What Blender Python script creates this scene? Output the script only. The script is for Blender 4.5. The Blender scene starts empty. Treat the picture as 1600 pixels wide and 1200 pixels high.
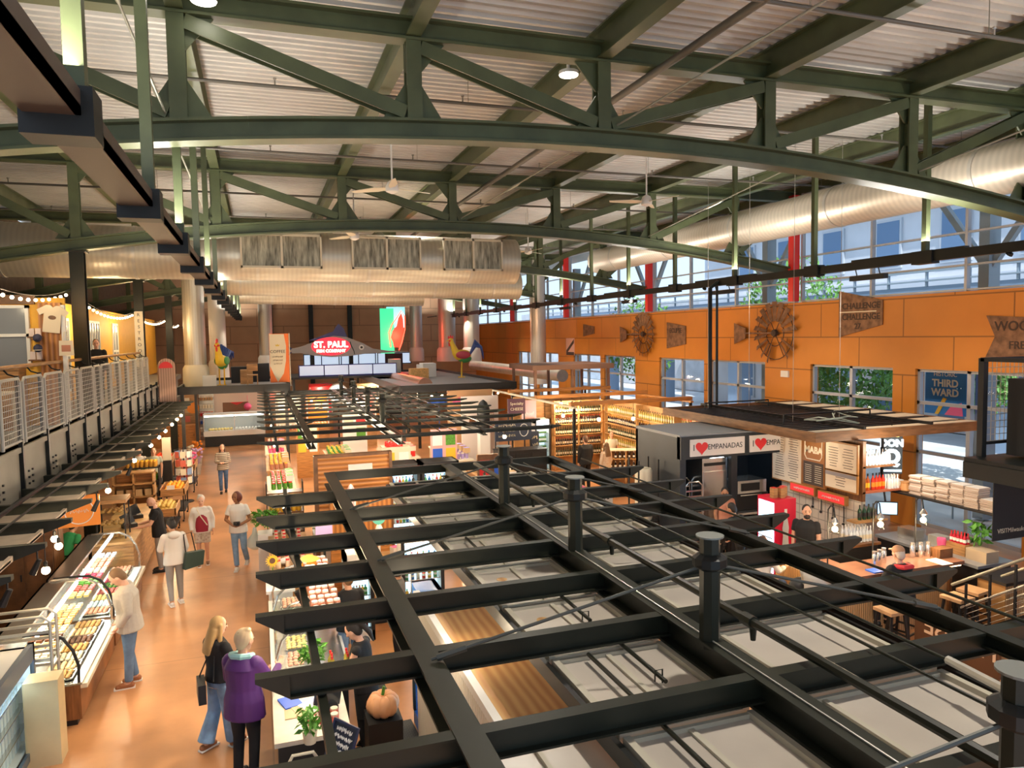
import bpy, math, random
from mathutils import Vector, Matrix, Euler
C = bpy.context.scene
COL = C.collection
R = math.radians
# ---------------------------------------------------------------- camera
cam = bpy.data.cameras.new('camera'); cam.sensor_width = 36; cam.lens = 36*1150/1600; cam.clip_end = 400; cam.clip_start = .05
co = bpy.data.objects.new('camera', cam); COL.objects.link(co)
_y, _p, _r = R(18.98), R(3.78), R(-.93)
fw = Vector((math.sin(_y)*math.cos(_p), math.cos(_y)*math.cos(_p), -math.sin(_p)))
rt = Vector((math.cos(_y), -math.sin(_y), 0)); up = rt.cross(fw)
rt2 = rt*math.cos(_r)+up*math.sin(_r); up2 = up*math.cos(_r)-rt*math.sin(_r)
M = Matrix((rt2, up2, -fw)).transposed().to_4x4(); M.translation = (0, 0, 5.1)
co.matrix_world = M; C.camera = co
# ---------------------------------------------------------------- exposure, sky and big lights
C.view_settings.view_transform = 'Standard'; C.view_settings.look = 'None'; C.view_settings.gamma = 1
C.view_settings.use_curve_mapping = False; C.view_settings.exposure = 0.85
C.cycles.max_bounces = 8; C.cycles.transparent_max_bounces = 24; C.cycles.caustics_reflective = False; C.cycles.caustics_refractive = False
w = bpy.data.worlds.new('sky'); C.world = w; w.use_nodes = True
nt = w.node_tree; bg = nt.nodes['Background']
sky = nt.nodes.new('ShaderNodeTexSky'); sky.sky_type = 'HOSEK_WILKIE'; sky.turbidity = 6; sky.sun_direction = (.55, -.3, .78)
mx = nt.nodes.new('ShaderNodeMixRGB'); mx.inputs[0].default_value = .72; mx.inputs[2].default_value = (.66, .82, 1, 1)
nt.links.new(sky.outputs[0], mx.inputs[1]); nt.links.new(mx.outputs[0], bg.inputs[0]); bg.inputs[1].default_value = 1.1
def lamp(kind, loc, e, col=(1, .78, .52), size=.1, size2=None, rot=(0, 0, 0), spot=70, blend=.6):
    l = bpy.data.lights.new('lamp', kind); l.energy = e; l.color = col
    if kind == 'AREA':
        l.size = size
        if size2: l.shape = 'RECTANGLE'; l.size_y = size2
    else: l.shadow_soft_size = size
    if kind == 'SPOT': l.spot_size = R(spot); l.spot_blend = blend
    o = bpy.data.objects.new('lamp_light', l); COL.objects.link(o); o.location = loc; o.rotation_euler = rot
    return o
sun = lamp('SUN', (0, 0, 40), 3.2, (1, .97, .92), .05); sun.rotation_euler = Vector((.22, .6, -.77)).to_track_quat('-Z', 'Y').to_euler()
for k in range(9):      # added uplights on the two hung rails, brightening the roof from below
    yy = 5.2+k*5.8
    lamp('AREA', (-1.0, yy, 6.62), 74, (1, .93, .82), .25, 2.6, (R(180), 0, 0))
    lamp('AREA', (11.8, yy, 6.72), 72, (1, .95, .87), .25, 2.6, (R(180), 0, 0))
for k in range(10):     # track spots on the underside of the rails, washing the aisle and the stalls
    yy = 4.5+k*4.4
    lamp('SPOT', (-1.0, yy, 6.2), 80, (1, .84, .64), .08, rot=(R(-22), R(4), 0), spot=95)
    lamp('SPOT', (11.8, yy, 6.25), 150, (1, .88, .72), .08, rot=(R(-8), R(-26), 0), spot=100)
for k in range(5):      # added high downlights brightening the stall roofs, then linear washers on the window rail
    lamp('SPOT', (4.55, 5+k*8.6, 8.75), 700, (1, .92, .8), .16, spot=140, blend=.8)
for k, yy in enumerate((12.0, 17.0, 22.3, 27.8, 34, 40)):
    lamp('AREA', (12.0, yy, 6.08), 22, (1, .7, .42) if k % 2 else (1, .55, .32), .9, .1, (R(62), 0, R(-90)))
# ---------------------------------------------------------------- materials
MATS = {}
def mat(name, col, rough=.6, metal=0, emit=0, noise=0, scale=4, bump=0, alpha=1, spec=.5, stretch=None, kind='noise', col2=None, ecol=None):
    if name in MATS: return MATS[name]
    m = bpy.data.materials.new(name); m.use_nodes = True; n = m.node_tree; b = n.nodes['Principled BSDF']
    b.inputs['Base Color'].default_value = (*col, 1); b.inputs['Roughness'].default_value = rough; b.inputs['Metallic'].default_value = metal
    b.inputs['Specular IOR Level'].default_value = spec
    if emit:
        b.inputs['Emission Color'].default_value = (*(ecol or col), 1); b.inputs['Emission Strength'].default_value = emit
    if alpha < 1: b.inputs['Alpha'].default_value = alpha
    if noise or bump or col2:
        tc = n.nodes.new('ShaderNodeTexCoord'); mp = n.nodes.new('ShaderNodeMapping'); n.links.new(tc.outputs['Object'], mp.inputs[0])
        if stretch: mp.inputs['Scale'].default_value = stretch
        if kind == 'noise':
            t = n.nodes.new('ShaderNodeTexNoise'); t.inputs['Scale'].default_value = scale; t.inputs['Detail'].default_value = 6; out = t.outputs[0]
        elif kind == 'wave':
            t = n.nodes.new('ShaderNodeTexWave'); t.inputs['Scale'].default_value = scale; t.inputs['Distortion'].default_value = 3; t.inputs['Detail'].default_value = 3; out = t.outputs[1]
        elif kind == 'band':
            t = n.nodes.new('ShaderNodeTexWave'); t.inputs['Scale'].default_value = scale; out = t.outputs[1]
        elif kind == 'brick':
            t = n.nodes.new('ShaderNodeTexBrick'); t.inputs['Scale'].default_value = scale; t.inputs['Mortar Size'].default_value = .012; out = t.outputs[1]
        elif kind == 'voronoi':
            t = n.nodes.new('ShaderNodeTexVoronoi'); t.inputs['Scale'].default_value = scale; out = t.outputs[0]
        n.links.new(mp.outputs[0], t.inputs[0])
        if noise or col2:
            r = n.nodes.new('ShaderNodeValToRGB')
            c2 = col2 or tuple(max(0, c*(1-noise)) for c in col); c1 = col if col2 else tuple(min(1, c*(1+noise*.6)) for c in col)
            r.color_ramp.elements[0].color = (*c2, 1); r.color_ramp.elements[1].color = (*c1, 1)
            if kind == 'noise': r.color_ramp.elements[0].position = .3; r.color_ramp.elements[1].position = .7
            n.links.new(out, r.inputs[0]); n.links.new(r.outputs[0], b.inputs['Base Color'])
            if emit and not ecol: n.links.new(r.outputs[0], b.inputs['Emission Color'])
        if bump:
            bp = n.nodes.new('ShaderNodeBump'); bp.inputs['Strength'].default_value = bump; bp.inputs['Distance'].default_value = .02
            n.links.new(out, bp.inputs['Height']); n.links.new(bp.outputs[0], b.inputs['Normal'])
    MATS[name] = m
    return m
def glassmat(name, tint=(.93, .97, 1), gl=.1):
    if name in MATS: return MATS[name]
    m = bpy.data.materials.new(name); m.use_nodes = True; n = m.node_tree; n.nodes.clear()
    o = n.nodes.new('ShaderNodeOutputMaterial'); t = n.nodes.new('ShaderNodeBsdfTransparent'); g = n.nodes.new('ShaderNodeBsdfGlossy'); mi = n.nodes.new('ShaderNodeMixShader')
    t.inputs[0].default_value = (*tint, 1); g.inputs['Roughness'].default_value = .03; fr = n.nodes.new('ShaderNodeLayerWeight'); fr.inputs[0].default_value = .5; pw = n.nodes.new('ShaderNodeMath'); pw.operation = 'POWER'; pw.inputs[1].default_value = 3
    ad = n.nodes.new('ShaderNodeMath'); ad.operation = 'MULTIPLY'; ad.inputs[1].default_value = gl*1.6; n.links.new(fr.outputs['Facing'], pw.inputs[0]); n.links.new(pw.outputs[0], ad.inputs[0])
    n.links.new(ad.outputs[0], mi.inputs[0]); n.links.new(t.outputs[0], mi.inputs[1]); n.links.new(g.outputs[0], mi.inputs[2]); n.links.new(mi.outputs[0], o.inputs[0])
    MATS[name] = m
    return m
GLASS = glassmat('clear_glass'); CASEG = glassmat('case_glass', (.95, .98, .97), .08)
STEEL = mat('green_steel', (.082, .1, .045), .42, 0, noise=.25, scale=2)
DARK = mat('black_steel', (.014, .015, .014), .42, 0, noise=.2, scale=3, spec=.35)
CANO = mat('olive_black_steel', (.017, .019, .012), .42, 0, noise=.25, scale=3, spec=.35)
BLACK = mat('black', (.012, .012, .013), .5)
WHITE = mat('white_paint', (.8, .79, .76), .5)
CREAM = mat('cream', (.74, .66, .5), .6)
GALV = mat('galvanised', (.58, .56, .5), .38, .55, noise=.15, scale=3)
CHROME = mat('chrome', (.7, .7, .68), .22, .9)
WOOD = mat('oak', (.46, .24, .09), .5, noise=.45, scale=3, stretch=(1, 1, 9), bump=.1)
WOODD = mat('walnut', (.2, .085, .03), .5, noise=.5, scale=4, stretch=(1, 8, 1), bump=.1)
WOODO = mat('orange_wood', (.55, .23, .06), .45, noise=.4, scale=3, stretch=(1, 1, 12), bump=.1)
PLY = mat('plywood', (.6, .36, .15), .6, kind='wave', scale=1.2, stretch=(3, .7, 1), col2=(.44, .22, .08))
RED = mat('red', (.75, .02, .02), .4); ORANGE = mat('orange_sign', (.85, .27, .02), .5); YELLOW = mat('yellow', (.85, .5, .03), .5)
BLUE = mat('blue', (.03, .12, .6), .4); GREEN = mat('leaf', (.1, .32, .03), .5, noise=.5, scale=30); PINK = mat('pink', (.85, .12, .3), .5); TEAL = mat('teal', (.12, .55, .5), .5)
BULB = mat('bulb_glow', (1, .74, .42), .3, emit=18); BULBW = mat('white_glow', (1, .93, .8), .3, emit=14)
COLD = mat('cold_light', (.55, .85, 1), .3, emit=3.5)
SKINS = {'light': (.72, .4, .27), 'tan': (.55, .28, .16), 'brown': (.3, .13, .06)}
# ---------------------------------------------------------------- mesh helpers
class MB:
    def __init__(s): s.v = []; s.f = []; s.mi = []; s.ms = []; s.cur = 0
    def use(s, m):
        if m not in s.ms: s.ms.append(m)
        s.cur = s.ms.index(m); return s
    def add(s, vs, fs, T=None):
        o = len(s.v)
        s.v += [tuple(T @ Vector(p)) if T else tuple(p) for p in vs]
        s.f += [tuple(i+o for i in f) for f in fs]; s.mi += [s.cur]*len(fs)
        return s
    def bx(s, x0, x1, y0, y1, z0, z1, T=None):
        return s.add([(x0, y0, z0), (x1, y0, z0), (x1, y1, z0), (x0, y1, z0), (x0, y0, z1), (x1, y0, z1), (x1, y1, z1), (x0, y1, z1)],
                     [(0, 3, 2, 1), (4, 5, 6, 7), (0, 1, 5, 4), (1, 2, 6, 5), (2, 3, 7, 6), (3, 0, 4, 7)], T)
    def box(s, c, d, rz=0, T=None):
        t = Matrix.Translation(c) @ Matrix.Rotation(rz, 4, 'Z')
        if T: t = T @ t
        return s.bx(-d[0]/2, d[0]/2, -d[1]/2, d[1]/2, -d[2]/2, d[2]/2, t)
    def prism(s, poly, h, T=None):           # polygon in xy, raised along z
        n = len(poly); vs = [(x, y, 0) for x, y in poly]+[(x, y, h) for x, y in poly]
        return s.add(vs, [tuple(range(n-1, -1, -1)), tuple(range(n, 2*n))]+[(i, (i+1) % n, n+(i+1) % n, n+i) for i in range(n)], T)
    def along(s, p, q, poly, upv=(0, 0, 1)):  # section poly (side, up) swept from p to q
        p, q = Vector(p), Vector(q); d = (q-p); L = d.length; d.normalize(); u = Vector(upv)
        if abs(d.dot(u)) > .98: u = Vector((0, 1, 0))
        sd = d.cross(u).normalized(); u = sd.cross(d)
        T = Matrix((sd, u, d)).transposed().to_4x4(); T.translation = p
        return s.prism(poly, L, T)
    def bar(s, p, q, w, h, upv=(0, 0, 1)):
        return s.along(p, q, [(-w/2, -h/2), (w/2, -h/2), (w/2, h/2), (-w/2, h/2)], upv)
    def ib(s, p, q, w, h, t=.02, upv=(0, 0, 1)):
        a, b = w/2, h/2; k = t/2
        return s.along(p, q, [(-a, -b), (a, -b), (a, -b+t), (k, -b+t), (k, b-t), (a, b-t), (a, b), (-a, b), (-a, b-t), (-k, b-t), (-k, -b+t), (-a, -b+t)], upv)
    def tube(s, pts, r, n=8, closed=False):
        pts = [Vector(p) for p in pts]; m = len(pts); o = len(s.v); pu = None
        for i, p in enumerate(pts):
            a = pts[(i-1) % m] if closed or i else p; b = pts[(i+1) % m] if closed or i < m-1 else p
            d = (b-a).normalized()
            if pu is None: pu = Vector((0, 0, 1)) if abs(d.z) < .9 else Vector((1, 0, 0))
            sd = d.cross(pu).normalized(); pu = sd.cross(d); rr = r[i] if isinstance(r, (list, tuple)) else r
            s.v += [tuple(p+(sd*math.cos(2*math.pi*k/n)+pu*math.sin(2*math.pi*k/n))*rr) for k in range(n)]
        for i in range(m if closed else m-1):
            j = (i+1) % m
            for k in range(n): s.f.append((o+i*n+k, o+i*n+(k+1) % n, o+j*n+(k+1) % n, o+j*n+k)); s.mi.append(s.cur)
        if not closed:
            s.f.append(tuple(o+k for k in range(n-1, -1, -1))); s.f.append(tuple(o+(m-1)*n+k for k in range(n))); s.mi += [s.cur]*2
        return s
    def lathe(s, prof, c=(0, 0, 0), n=14, T=None):
        t = Matrix.Translation(c)
        if T: t = T @ t
        vs = []; fs = []; m = len(prof)
        for r, z in prof: vs += [(r*math.cos(2*math.pi*k/n), r*math.sin(2*math.pi*k/n), z) for k in range(n)]
        for i in range(m-1): fs += [(i*n+k, i*n+(k+1) % n, (i+1)*n+(k+1) % n, (i+1)*n+k) for k in range(n)]
        fs += [tuple(range(n-1, -1, -1)), tuple((m-1)*n+k for k in range(n))]
        return s.add(vs, fs, t)
    def ball(s, c, r, n=12, m=8, T=None):
        if not isinstance(r, (tuple, list)): r = (r, r, r)
        t = Matrix.Translation(c)
        if T: t = T @ t
        vs = [(0, 0, -r[2])]
        for i in range(1, m):
            a = math.pi*i/m-math.pi/2
            vs += [(r[0]*math.cos(a)*math.cos(2*math.pi*k/n), r[1]*math.cos(a)*math.sin(2*math.pi*k/n), r[2]*math.sin(a)) for k in range(n)]
        vs.append((0, 0, r[2])); L = len(vs)-1
        fs = [(0, 1+(k+1) % n, 1+k) for k in range(n)]
        for i in range(m-2): fs += [(1+i*n+k, 1+i*n+(k+1) % n, 1+(i+1)*n+(k+1) % n, 1+(i+1)*n+k) for k in range(n)]
        fs += [(L, 1+(m-2)*n+k, 1+(m-2)*n+(k+1) % n) for k in range(n)]
        return s.add(vs, fs, t)
    def cap(s, p, q, r1, r2, n=10):           # tapered limb with round ends
        p, q = Vector(p), Vector(q)
        s.tube([p, q], [r1, r2], n); s.ball(p, r1, n, 6); s.ball(q, r2, n, 6)
        return s
    def build(s, name, m=None, parent=None, loc=None, smooth=False, rz=None):
        me = bpy.data.meshes.new(name); me.from_pydata(s.v, [], s.f)
        for k in (s.ms or [m]): me.materials.append(k)
        if s.ms: me.polygons.foreach_set('material_index', s.mi)
        if smooth:
            me.polygons.foreach_set('use_smooth', [True]*len(me.polygons)); me.update(); me.set_sharp_from_angle(angle=R(40))
        me.update()
        o = bpy.data.objects.new(name, me); COL.objects.link(o)
        if parent: o.parent = parent
        if loc: o.location = loc
        if rz is not None: o.rotation_euler = (0, 0, rz)
        return o
def tag(o, label, cat, group=None, kind=None):
    o['label'] = label; o['category'] = cat
    if group: o['group'] = group
    if kind: o['kind'] = kind
    return o
def thing(name, label, cat, loc=(0, 0, 0), rz=0, group=None):
    o = bpy.data.objects.new(name, None); COL.objects.link(o); o.location = loc; o.rotation_euler = (0, 0, rz); o.empty_display_size = .1
    return tag(o, label, cat, group)
def struct(o, label=None):
    o['kind'] = 'structure'
    if label: o['label'] = label
    return o
def dup(root, loc, rz=None, label=None, group=None, sc=None):
    r = root.copy(); COL.objects.link(r); r.location = loc
    if rz is not None: r.rotation_euler = (0, 0, rz)
    if sc: r.scale = sc if isinstance(sc, tuple) else (sc, sc, sc)
    if label: r['label'] = label
    if group: r['group'] = group
    for ch in KIDS.get(root.name, root.children):
        c = ch.copy(); COL.objects.link(c); c.parent = r
        for g in ch.children:
            d = g.copy(); COL.objects.link(d); d.parent = c
    return r
KIDS = {}
def facing(o, d, upv=(0, 0, 1)):              # matrix: local x = reading direction, y = up, z = towards the reader d
    d = Vector(d).normalized(); u = Vector(upv); x = u.cross(d).normalized(); u = d.cross(x)
    T = Matrix((x, u, d)).transposed().to_4x4(); T.translation = o
    return T
def text(body, size, T, m, parent=None, name='lettering', ext=.004, align='CENTER', bold=0, sx=1):
    cu = bpy.data.curves.new(name, 'FONT'); cu.body = body; cu.size = size; cu.extrude = ext; cu.align_x = align; cu.align_y = 'CENTER'; cu.offset = bold; cu.resolution_u = 3
    q = bpy.data.objects.new('tmp', cu); me = bpy.data.meshes.new_from_object(q); bpy.data.objects.remove(q)
    me.materials.clear(); me.materials.append(m); o = bpy.data.objects.new(name, me); COL.objects.link(o)
    T = T @ Matrix.Diagonal((sx, 1, 1, 1))
    if parent: o.parent = parent
    o.matrix_local = T
    return o
def scrawl(w, h, T, m, parent, seed=0):       # an unreadable handwritten line
    rn = random.Random(seed); n = max(8, int(w/h*5)); pts = [T @ Vector((-w/2+w*i/n+rn.uniform(-.2, .2)*h, (.5 if i % 2 else -.5)*h*rn.uniform(.35, 1), .003)) for i in range(n+1)]
    return MB().tube(pts, h*.09, 4).build('handwriting', m, parent)
ORD = 'first second third fourth fifth sixth seventh eighth ninth tenth eleventh twelfth thirteenth fourteenth fifteenth sixteenth seventeenth eighteenth nineteenth twentieth'.split()
rnd = random.Random(4)
def line(p, q, n): return [tuple(p[k]+(q[k]-p[k])*i/(n-1) for k in range(3)) for i in range(n)]
def sagline(p, q, n, sag): return [(a[0], a[1], a[2]-sag*4*(i/(n-1))*(1-i/(n-1))) for i, a in enumerate(line(p, q, n))]
# ================================================================= SHELL
XW = 15.7
FLOORM = mat('polished_concrete', (.57, .27, .115), .28, noise=.3, scale=.9, spec=.5)
def add_joints(m, dim, size=.006, dark=.5, axes='XY'):
    n = m.node_tree; b = n.nodes['Principled BSDF']; tc = n.nodes.new('ShaderNodeTexCoord'); sp = n.nodes.new('ShaderNodeSeparateXYZ'); cb = n.nodes.new('ShaderNodeCombineXYZ')
    br = n.nodes.new('ShaderNodeTexBrick'); br.inputs['Scale'].default_value = 1; br.inputs['Brick Width'].default_value = dim[0]; br.inputs['Row Height'].default_value = dim[1]; br.inputs['Mortar Size'].default_value = size; br.offset = dim[2]
    br.inputs['Color1'].default_value = br.inputs['Color2'].default_value = (1, 1, 1, 1); br.inputs['Mortar'].default_value = (dark, dark, dark, 1); br.inputs['Mortar Smooth'].default_value = .1
    n.links.new(tc.outputs['Object'], sp.inputs[0]); n.links.new(sp.outputs[axes[0]], cb.inputs[0]); n.links.new(sp.outputs[axes[1]], cb.inputs[1]); n.links.new(cb.outputs[0], br.inputs[0])
    mu = n.nodes.new('ShaderNodeMixRGB'); mu.blend_type = 'MULTIPLY'; mu.inputs[0].default_value = 1
    src = b.inputs['Base Color'].links[0].from_socket if b.inputs['Base Color'].links else None
    if src: n.links.new(src, mu.inputs[1])
    else: mu.inputs[1].default_value = b.inputs['Base Color'].default_value
    n.links.new(br.outputs[0], mu.inputs[2]); n.links.new(mu.outputs[0], b.inputs['Base Color'])
add_joints(FLOORM, (6, 4.2, 0), .012, .72)
struct(MB().bx(-8, 16.2, -5, 56, -.15, 0).build('floor', FLOORM))
ORW = mat('orange_panel', (.62, .225, .024), .55, noise=.05, scale=1.5)
n = ORW.node_tree
add_joints(ORW, (2.93, .98, .5), .018, .45, 'YZ')
WIN = [(35.63, 32.4), (31.99, 28.9), (26.83, 23.6), (23.19, 20.1), (18.0, 14.96), (14.26, 11.4), (9.1, 6.16), (5.46, 2.6), (44.4, 41.2), (40.8, 37.7)]
WIN = sorted((b, a) for a, b in WIN)
m = MB().bx(XW, XW+.3, -5, 54.3, 4.09, 5.96)
y = -5
for a, b in WIN:
    m.bx(XW, XW+.3, y, a, 0, 4.09); y = b
m.bx(XW, XW+.3, y, 54.3, 0, 4.09)
struct(m.build('wall_right', ORW))
FR = mat('window_aluminium', (.42, .44, .48), .4, .2)
wn = 0
for a, b in WIN:                       # storefront windows under the orange panels
    wn += 1
    f = MB(); z0, z1 = .12, 4.09
    for (p, q, r, s_) in ((a, a+.07, z0, z1), (b-.07, b, z0, z1), (a, b, z1-.07, z1), (a, b, z0, z0+.1), ((a+b)/2-.05, (a+b)/2+.05, z0, z1), (a, b, 3.2, 3.28), (a, b, 1.95, 2.03)):
        f.bx(XW+.08, XW+.2, p, q, r, s_)
    o = struct(f.build(f'window_{wn}', FR))
    MB().bx(XW+.135, XW+.145, a+.05, b-.05, z0+.05, z1-.05).build('pane', GLASS, o)
RAFT = 9.26
REDC = [9.85, 18.65, 27.5, 36.3, 45.1]
ys = [.9]+REDC+[54]
for i in range(len(ys)-1):             # clerestory glazing between the red columns
    a, b = ys[i]+.12, ys[i+1]-.12; wn += 1
    f = MB(); z0, z1 = 5.96, 9.25
    L = b-a
    for yy in (a+.04, a+L*.35, a+L*.68, b-.04): f.bx(XW+.05, XW+.17, yy-.035, yy+.035, z0, z1)
    for zz in (z0+.04, 6.58, 7.34, 8.14, z1-.04): f.bx(XW+.06, XW+.18, a, b, zz-.022, zz+.022)
    o = struct(f.build(f'window_{wn}', FR))
    MB().bx(XW+.12, XW+.13, a, b, z0, z1).build('pane', GLASS, o)
REDP = mat('red_column_paint', (.8, .03, .02), .4)
for i, yy in enumerate(REDC):
    o = MB().bx(XW-.22, XW+.02, yy-.11, yy+.11, 6.0, 9.2).build('steel_column', REDP)
    tag(o, f'bright red steel wall column by the clerestory, {ORD[i]} from the near end', 'column', 'red wall columns')
# back wall and side wall
BRW = mat('brown_panel', (.6, .37, .22), .6, noise=.1, scale=1); add_joints(BRW, (3.5, 1.2, .5), .03, .6, 'XZ')
struct(MB().bx(-8, XW+.3, 54, 54.3, 0, 9.4).build('wall_back', BRW))
struct(MB().bx(-8, -7.8, -5, 54, 0, 9.4).build('wall_left', mat('dark_plaster', (.16, .11, .07), .7, noise=.2)))
f = MB(); zz0, zz1 = 3.15, 4.0
for x0 in (3.0, 5.6, 8.2): f.bx(x0, x0+2.5, 53.9, 53.98, zz0, zz0+.06).bx(x0, x0+2.5, 53.9, 53.98, zz1-.06, zz1).bx(x0, x0+.06, 53.9, 53.98, zz0, zz1).bx(x0+1.22, x0+1.28, 53.9, 53.98, zz0, zz1).bx(x0+2.44, x0+2.5, 53.9, 53.98, zz0, zz1)
o = struct(f.build('window_30', DARK)); MB().bx(3, 10.7, 53.96, 53.985, zz0, zz1).build('pane', mat('far_daylight_glass', (.6, .75, .95), .3, emit=.45), o)  # pane emits a pale glow in place of daylight
for x in (.9, 3.6, 6.3): tag(MB().ib((x, 53.85, 0), (x, 53.85, 9.2), .3, .28, .03, (0, 1, 0)).build('wall_post', DARK), f'dark steel post on the brown end wall, {["near the balcony", "behind the swordfish fin", "behind the swordfish head"][int(x/2.7)]}', 'post', 'end wall posts')
# corrugated roof deck, ribs running across the hall
DECK = mat('roof_deck', (.56, .54, .5), .5, .15, noise=.12, scale=1.2)
m = MB(); P = .21; vs = []; fs = []; y = -4.0
while y < 54.2:
    for dy, z in ((0, 0), (.07, 0), (.1, .075), (.18, .075)): vs.append((y+dy, 9.52+z))
    y += P
n = len(vs)
V = [(-8, a, b) for a, b in vs]+[(XW+3.2, a, b) for a, b in vs]
m.add(V, [(i, i+1, n+i+1, n+i) for i in range(n-1)])
m.add([(-8, -4, 9.7), (XW+3.2, -4, 9.7), (XW+3.2, 54.3, 9.7), (-8, 54.3, 9.7)], [(0, 1, 2, 3)])
struct(m.build('ceiling', DECK))
PX = [-6.6, -3.72, -.8, 2.1, 4.9, 7.8, 10.75, 13.55]
wn_ = len(PX)
for i, x in enumerate(PX):
    o = MB().ib((x, -3.5, 9.3), (x, 54, 9.3), .2, .44, .025).build('roof_purlin', STEEL)
    tag(o, f'long green steel roof beam under the metal deck, {ORD[wn_-1-i]} from the window wall', 'roof beam', 'roof beams along the hall')
o = MB().ib((15.9, -3.5, 9.36), (15.9, 54, 9.36), .2, .3, .025).build('roof_purlin', mat('lime_green_steel', (.13, .14, .06), .45)); tag(o, 'pale green eave beam along the top of the clerestory glass', 'roof beam', 'roof beams along the hall')
def zb(x): return 7.8-.0092*(x-4.85)**2
NEAR = ['closest to the balcony overhead', 'second along the hall', 'third along the hall', 'fourth along the hall, before the neon signs', 'farthest, in front of the brown end wall']
for ti, Y in enumerate((10, 18.8, 27.6, 36.4, 45.2)):
    t = thing('roof_truss', f'arched green steel roof truss spanning the hall, {NEAR[ti]}', 'truss', (0, Y, 0), group='arched roof trusses')
    m = MB(); xs = PX+[15.6]
    MB().ib((-7.8, 0, 9.18), (15.7, 0, 9.18), .26, .3, .035).build('top_chord', STEEL, t)
    pts = [(-7.8+i*.78, 0, zb(-7.8+i*.78)+.14) for i in range(31)]
    for a, b in zip(pts, pts[1:]): m.ib(a, b, .3, .28, .035)
    m.build('bottom_chord', STEEL, t)
    for i, x in enumerate(PX):
        MB().ib((x, 0, zb(x)+.25), (x, 0, 9.05), .2, .22, .03, (0, 1, 0)).build('post', STEEL, t)
        g = MB(); zc = zb(x)+.27
        if x > -5: g.prism([(-.42, 0), (.42, 0), (.1, .5), (-.1, .5)], .03, facing((x, .015, zc), (0, -1, 0))).build('gusset_plate', STEEL, t)
        g = MB().prism([(-.1 if x < 4 else -.45, 0), (.45 if x < 4 else .1, 0), (.1, -.42), (-.1, -.42)], .03, facing((x, .015, 9.05), (0, -1, 0)))
        g.build('gusset_plate', STEEL, t)
    for i in range(len(PX)-1):
        a, b = PX[i], PX[i+1]
        if i < 4: p, q = (a+.1, 0, 8.95), (b-.12, 0, zb(b)+.36)
        else: p, q = (b-.1, 0, 8.95), (a+.12, 0, zb(a)+.36)
        MB().ib(p, q, .18, .2, .03, (0, 1, 0)).build('diagonal', STEEL, t)
    MB().ib((15.5, 0, 8.95), (PX[-1]+.12, 0, zb(PX[-1])+.36), .18, .2, .03, (0, 1, 0)).build('diagonal', STEEL, t)
# tie rods from the truss feet up to the next roof beam
ROD = mat('rod_steel', (.3, .3, .24), .4, .4)
k = 0
for Y, x0, x1 in ((10, -.95, -1.5), (10, 5.1, 7.0), (18.8, 5.1, 7.0), (18.8, 10.6, 12.6), (10, 10.9, 13.4), (18.8, -.95, -1.5)):
    a, b = Vector((x0, Y-.1, zb(x0)+.35)), Vector((x1, Y-5.2, 9.3))
    t = thing('tie_rod', f'thin steel tie rod with turnbuckle rising from the {"first" if Y==10 else "second"} truss, {["near the aisle", "mid span", "mid span", "towards the windows", "towards the windows", "near the aisle"][k]}', 'tie rod', tuple(a), group='roof tie rods'); k += 1
    d = b-a
    MB().tube([(0, 0, 0), d], .016, 6).build('rod', ROD, t)
    MB().tube([d*.35, d*.37, d*.42, d*.44], [.018, .035, .035, .018], 8).build('turnbuckle', ROD, t)
# sprinkler pipes
for i, (Y, z) in enumerate(((7.4, 8.95), (12.2, 9.0), (16.4, 9.0), (21.2, 9.0), (25.2, 9.0), (31, 9.0), (40, 9.0))):
    t = thing('sprinkler_pipe', f'thin sprinkler pipe crossing below the deck, {ORD[i]} from the balcony', 'pipe', (0, Y, z), group='sprinkler pipes')
    MB().tube([(-7.7, 0, 0), (15.6, 0, 0)], .028, 8).build('pipe', mat('sprinkler_iron', (.12, .11, .09), .5, .2), t)
    for x in range(-6, 16, 3): MB().tube([(x+.4, 0, .02), (x+.4, 0, .11), (x+.4, 0, .11), (x+.4, 0, .13)], [.014, .014, .03, .03], 6).build('sprinkler_head', CHROME, t)
    for x in (-2.3, 3.5, 9.3, 14.6): MB().tube([(x, 0, .03), (x, 0, .5)], .006, 5).build('hanger_rod', ROD, t)
o = MB().tube([(5.75, 0, 8.98), (5.75, 50, 8.98)], .06, 10).build('sprinkler_main', mat('sprinkler_iron', (.12, .11, .09)), smooth=True); tag(o, 'thick sprinkler main running lengthwise beside a roof beam', 'pipe')
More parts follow.
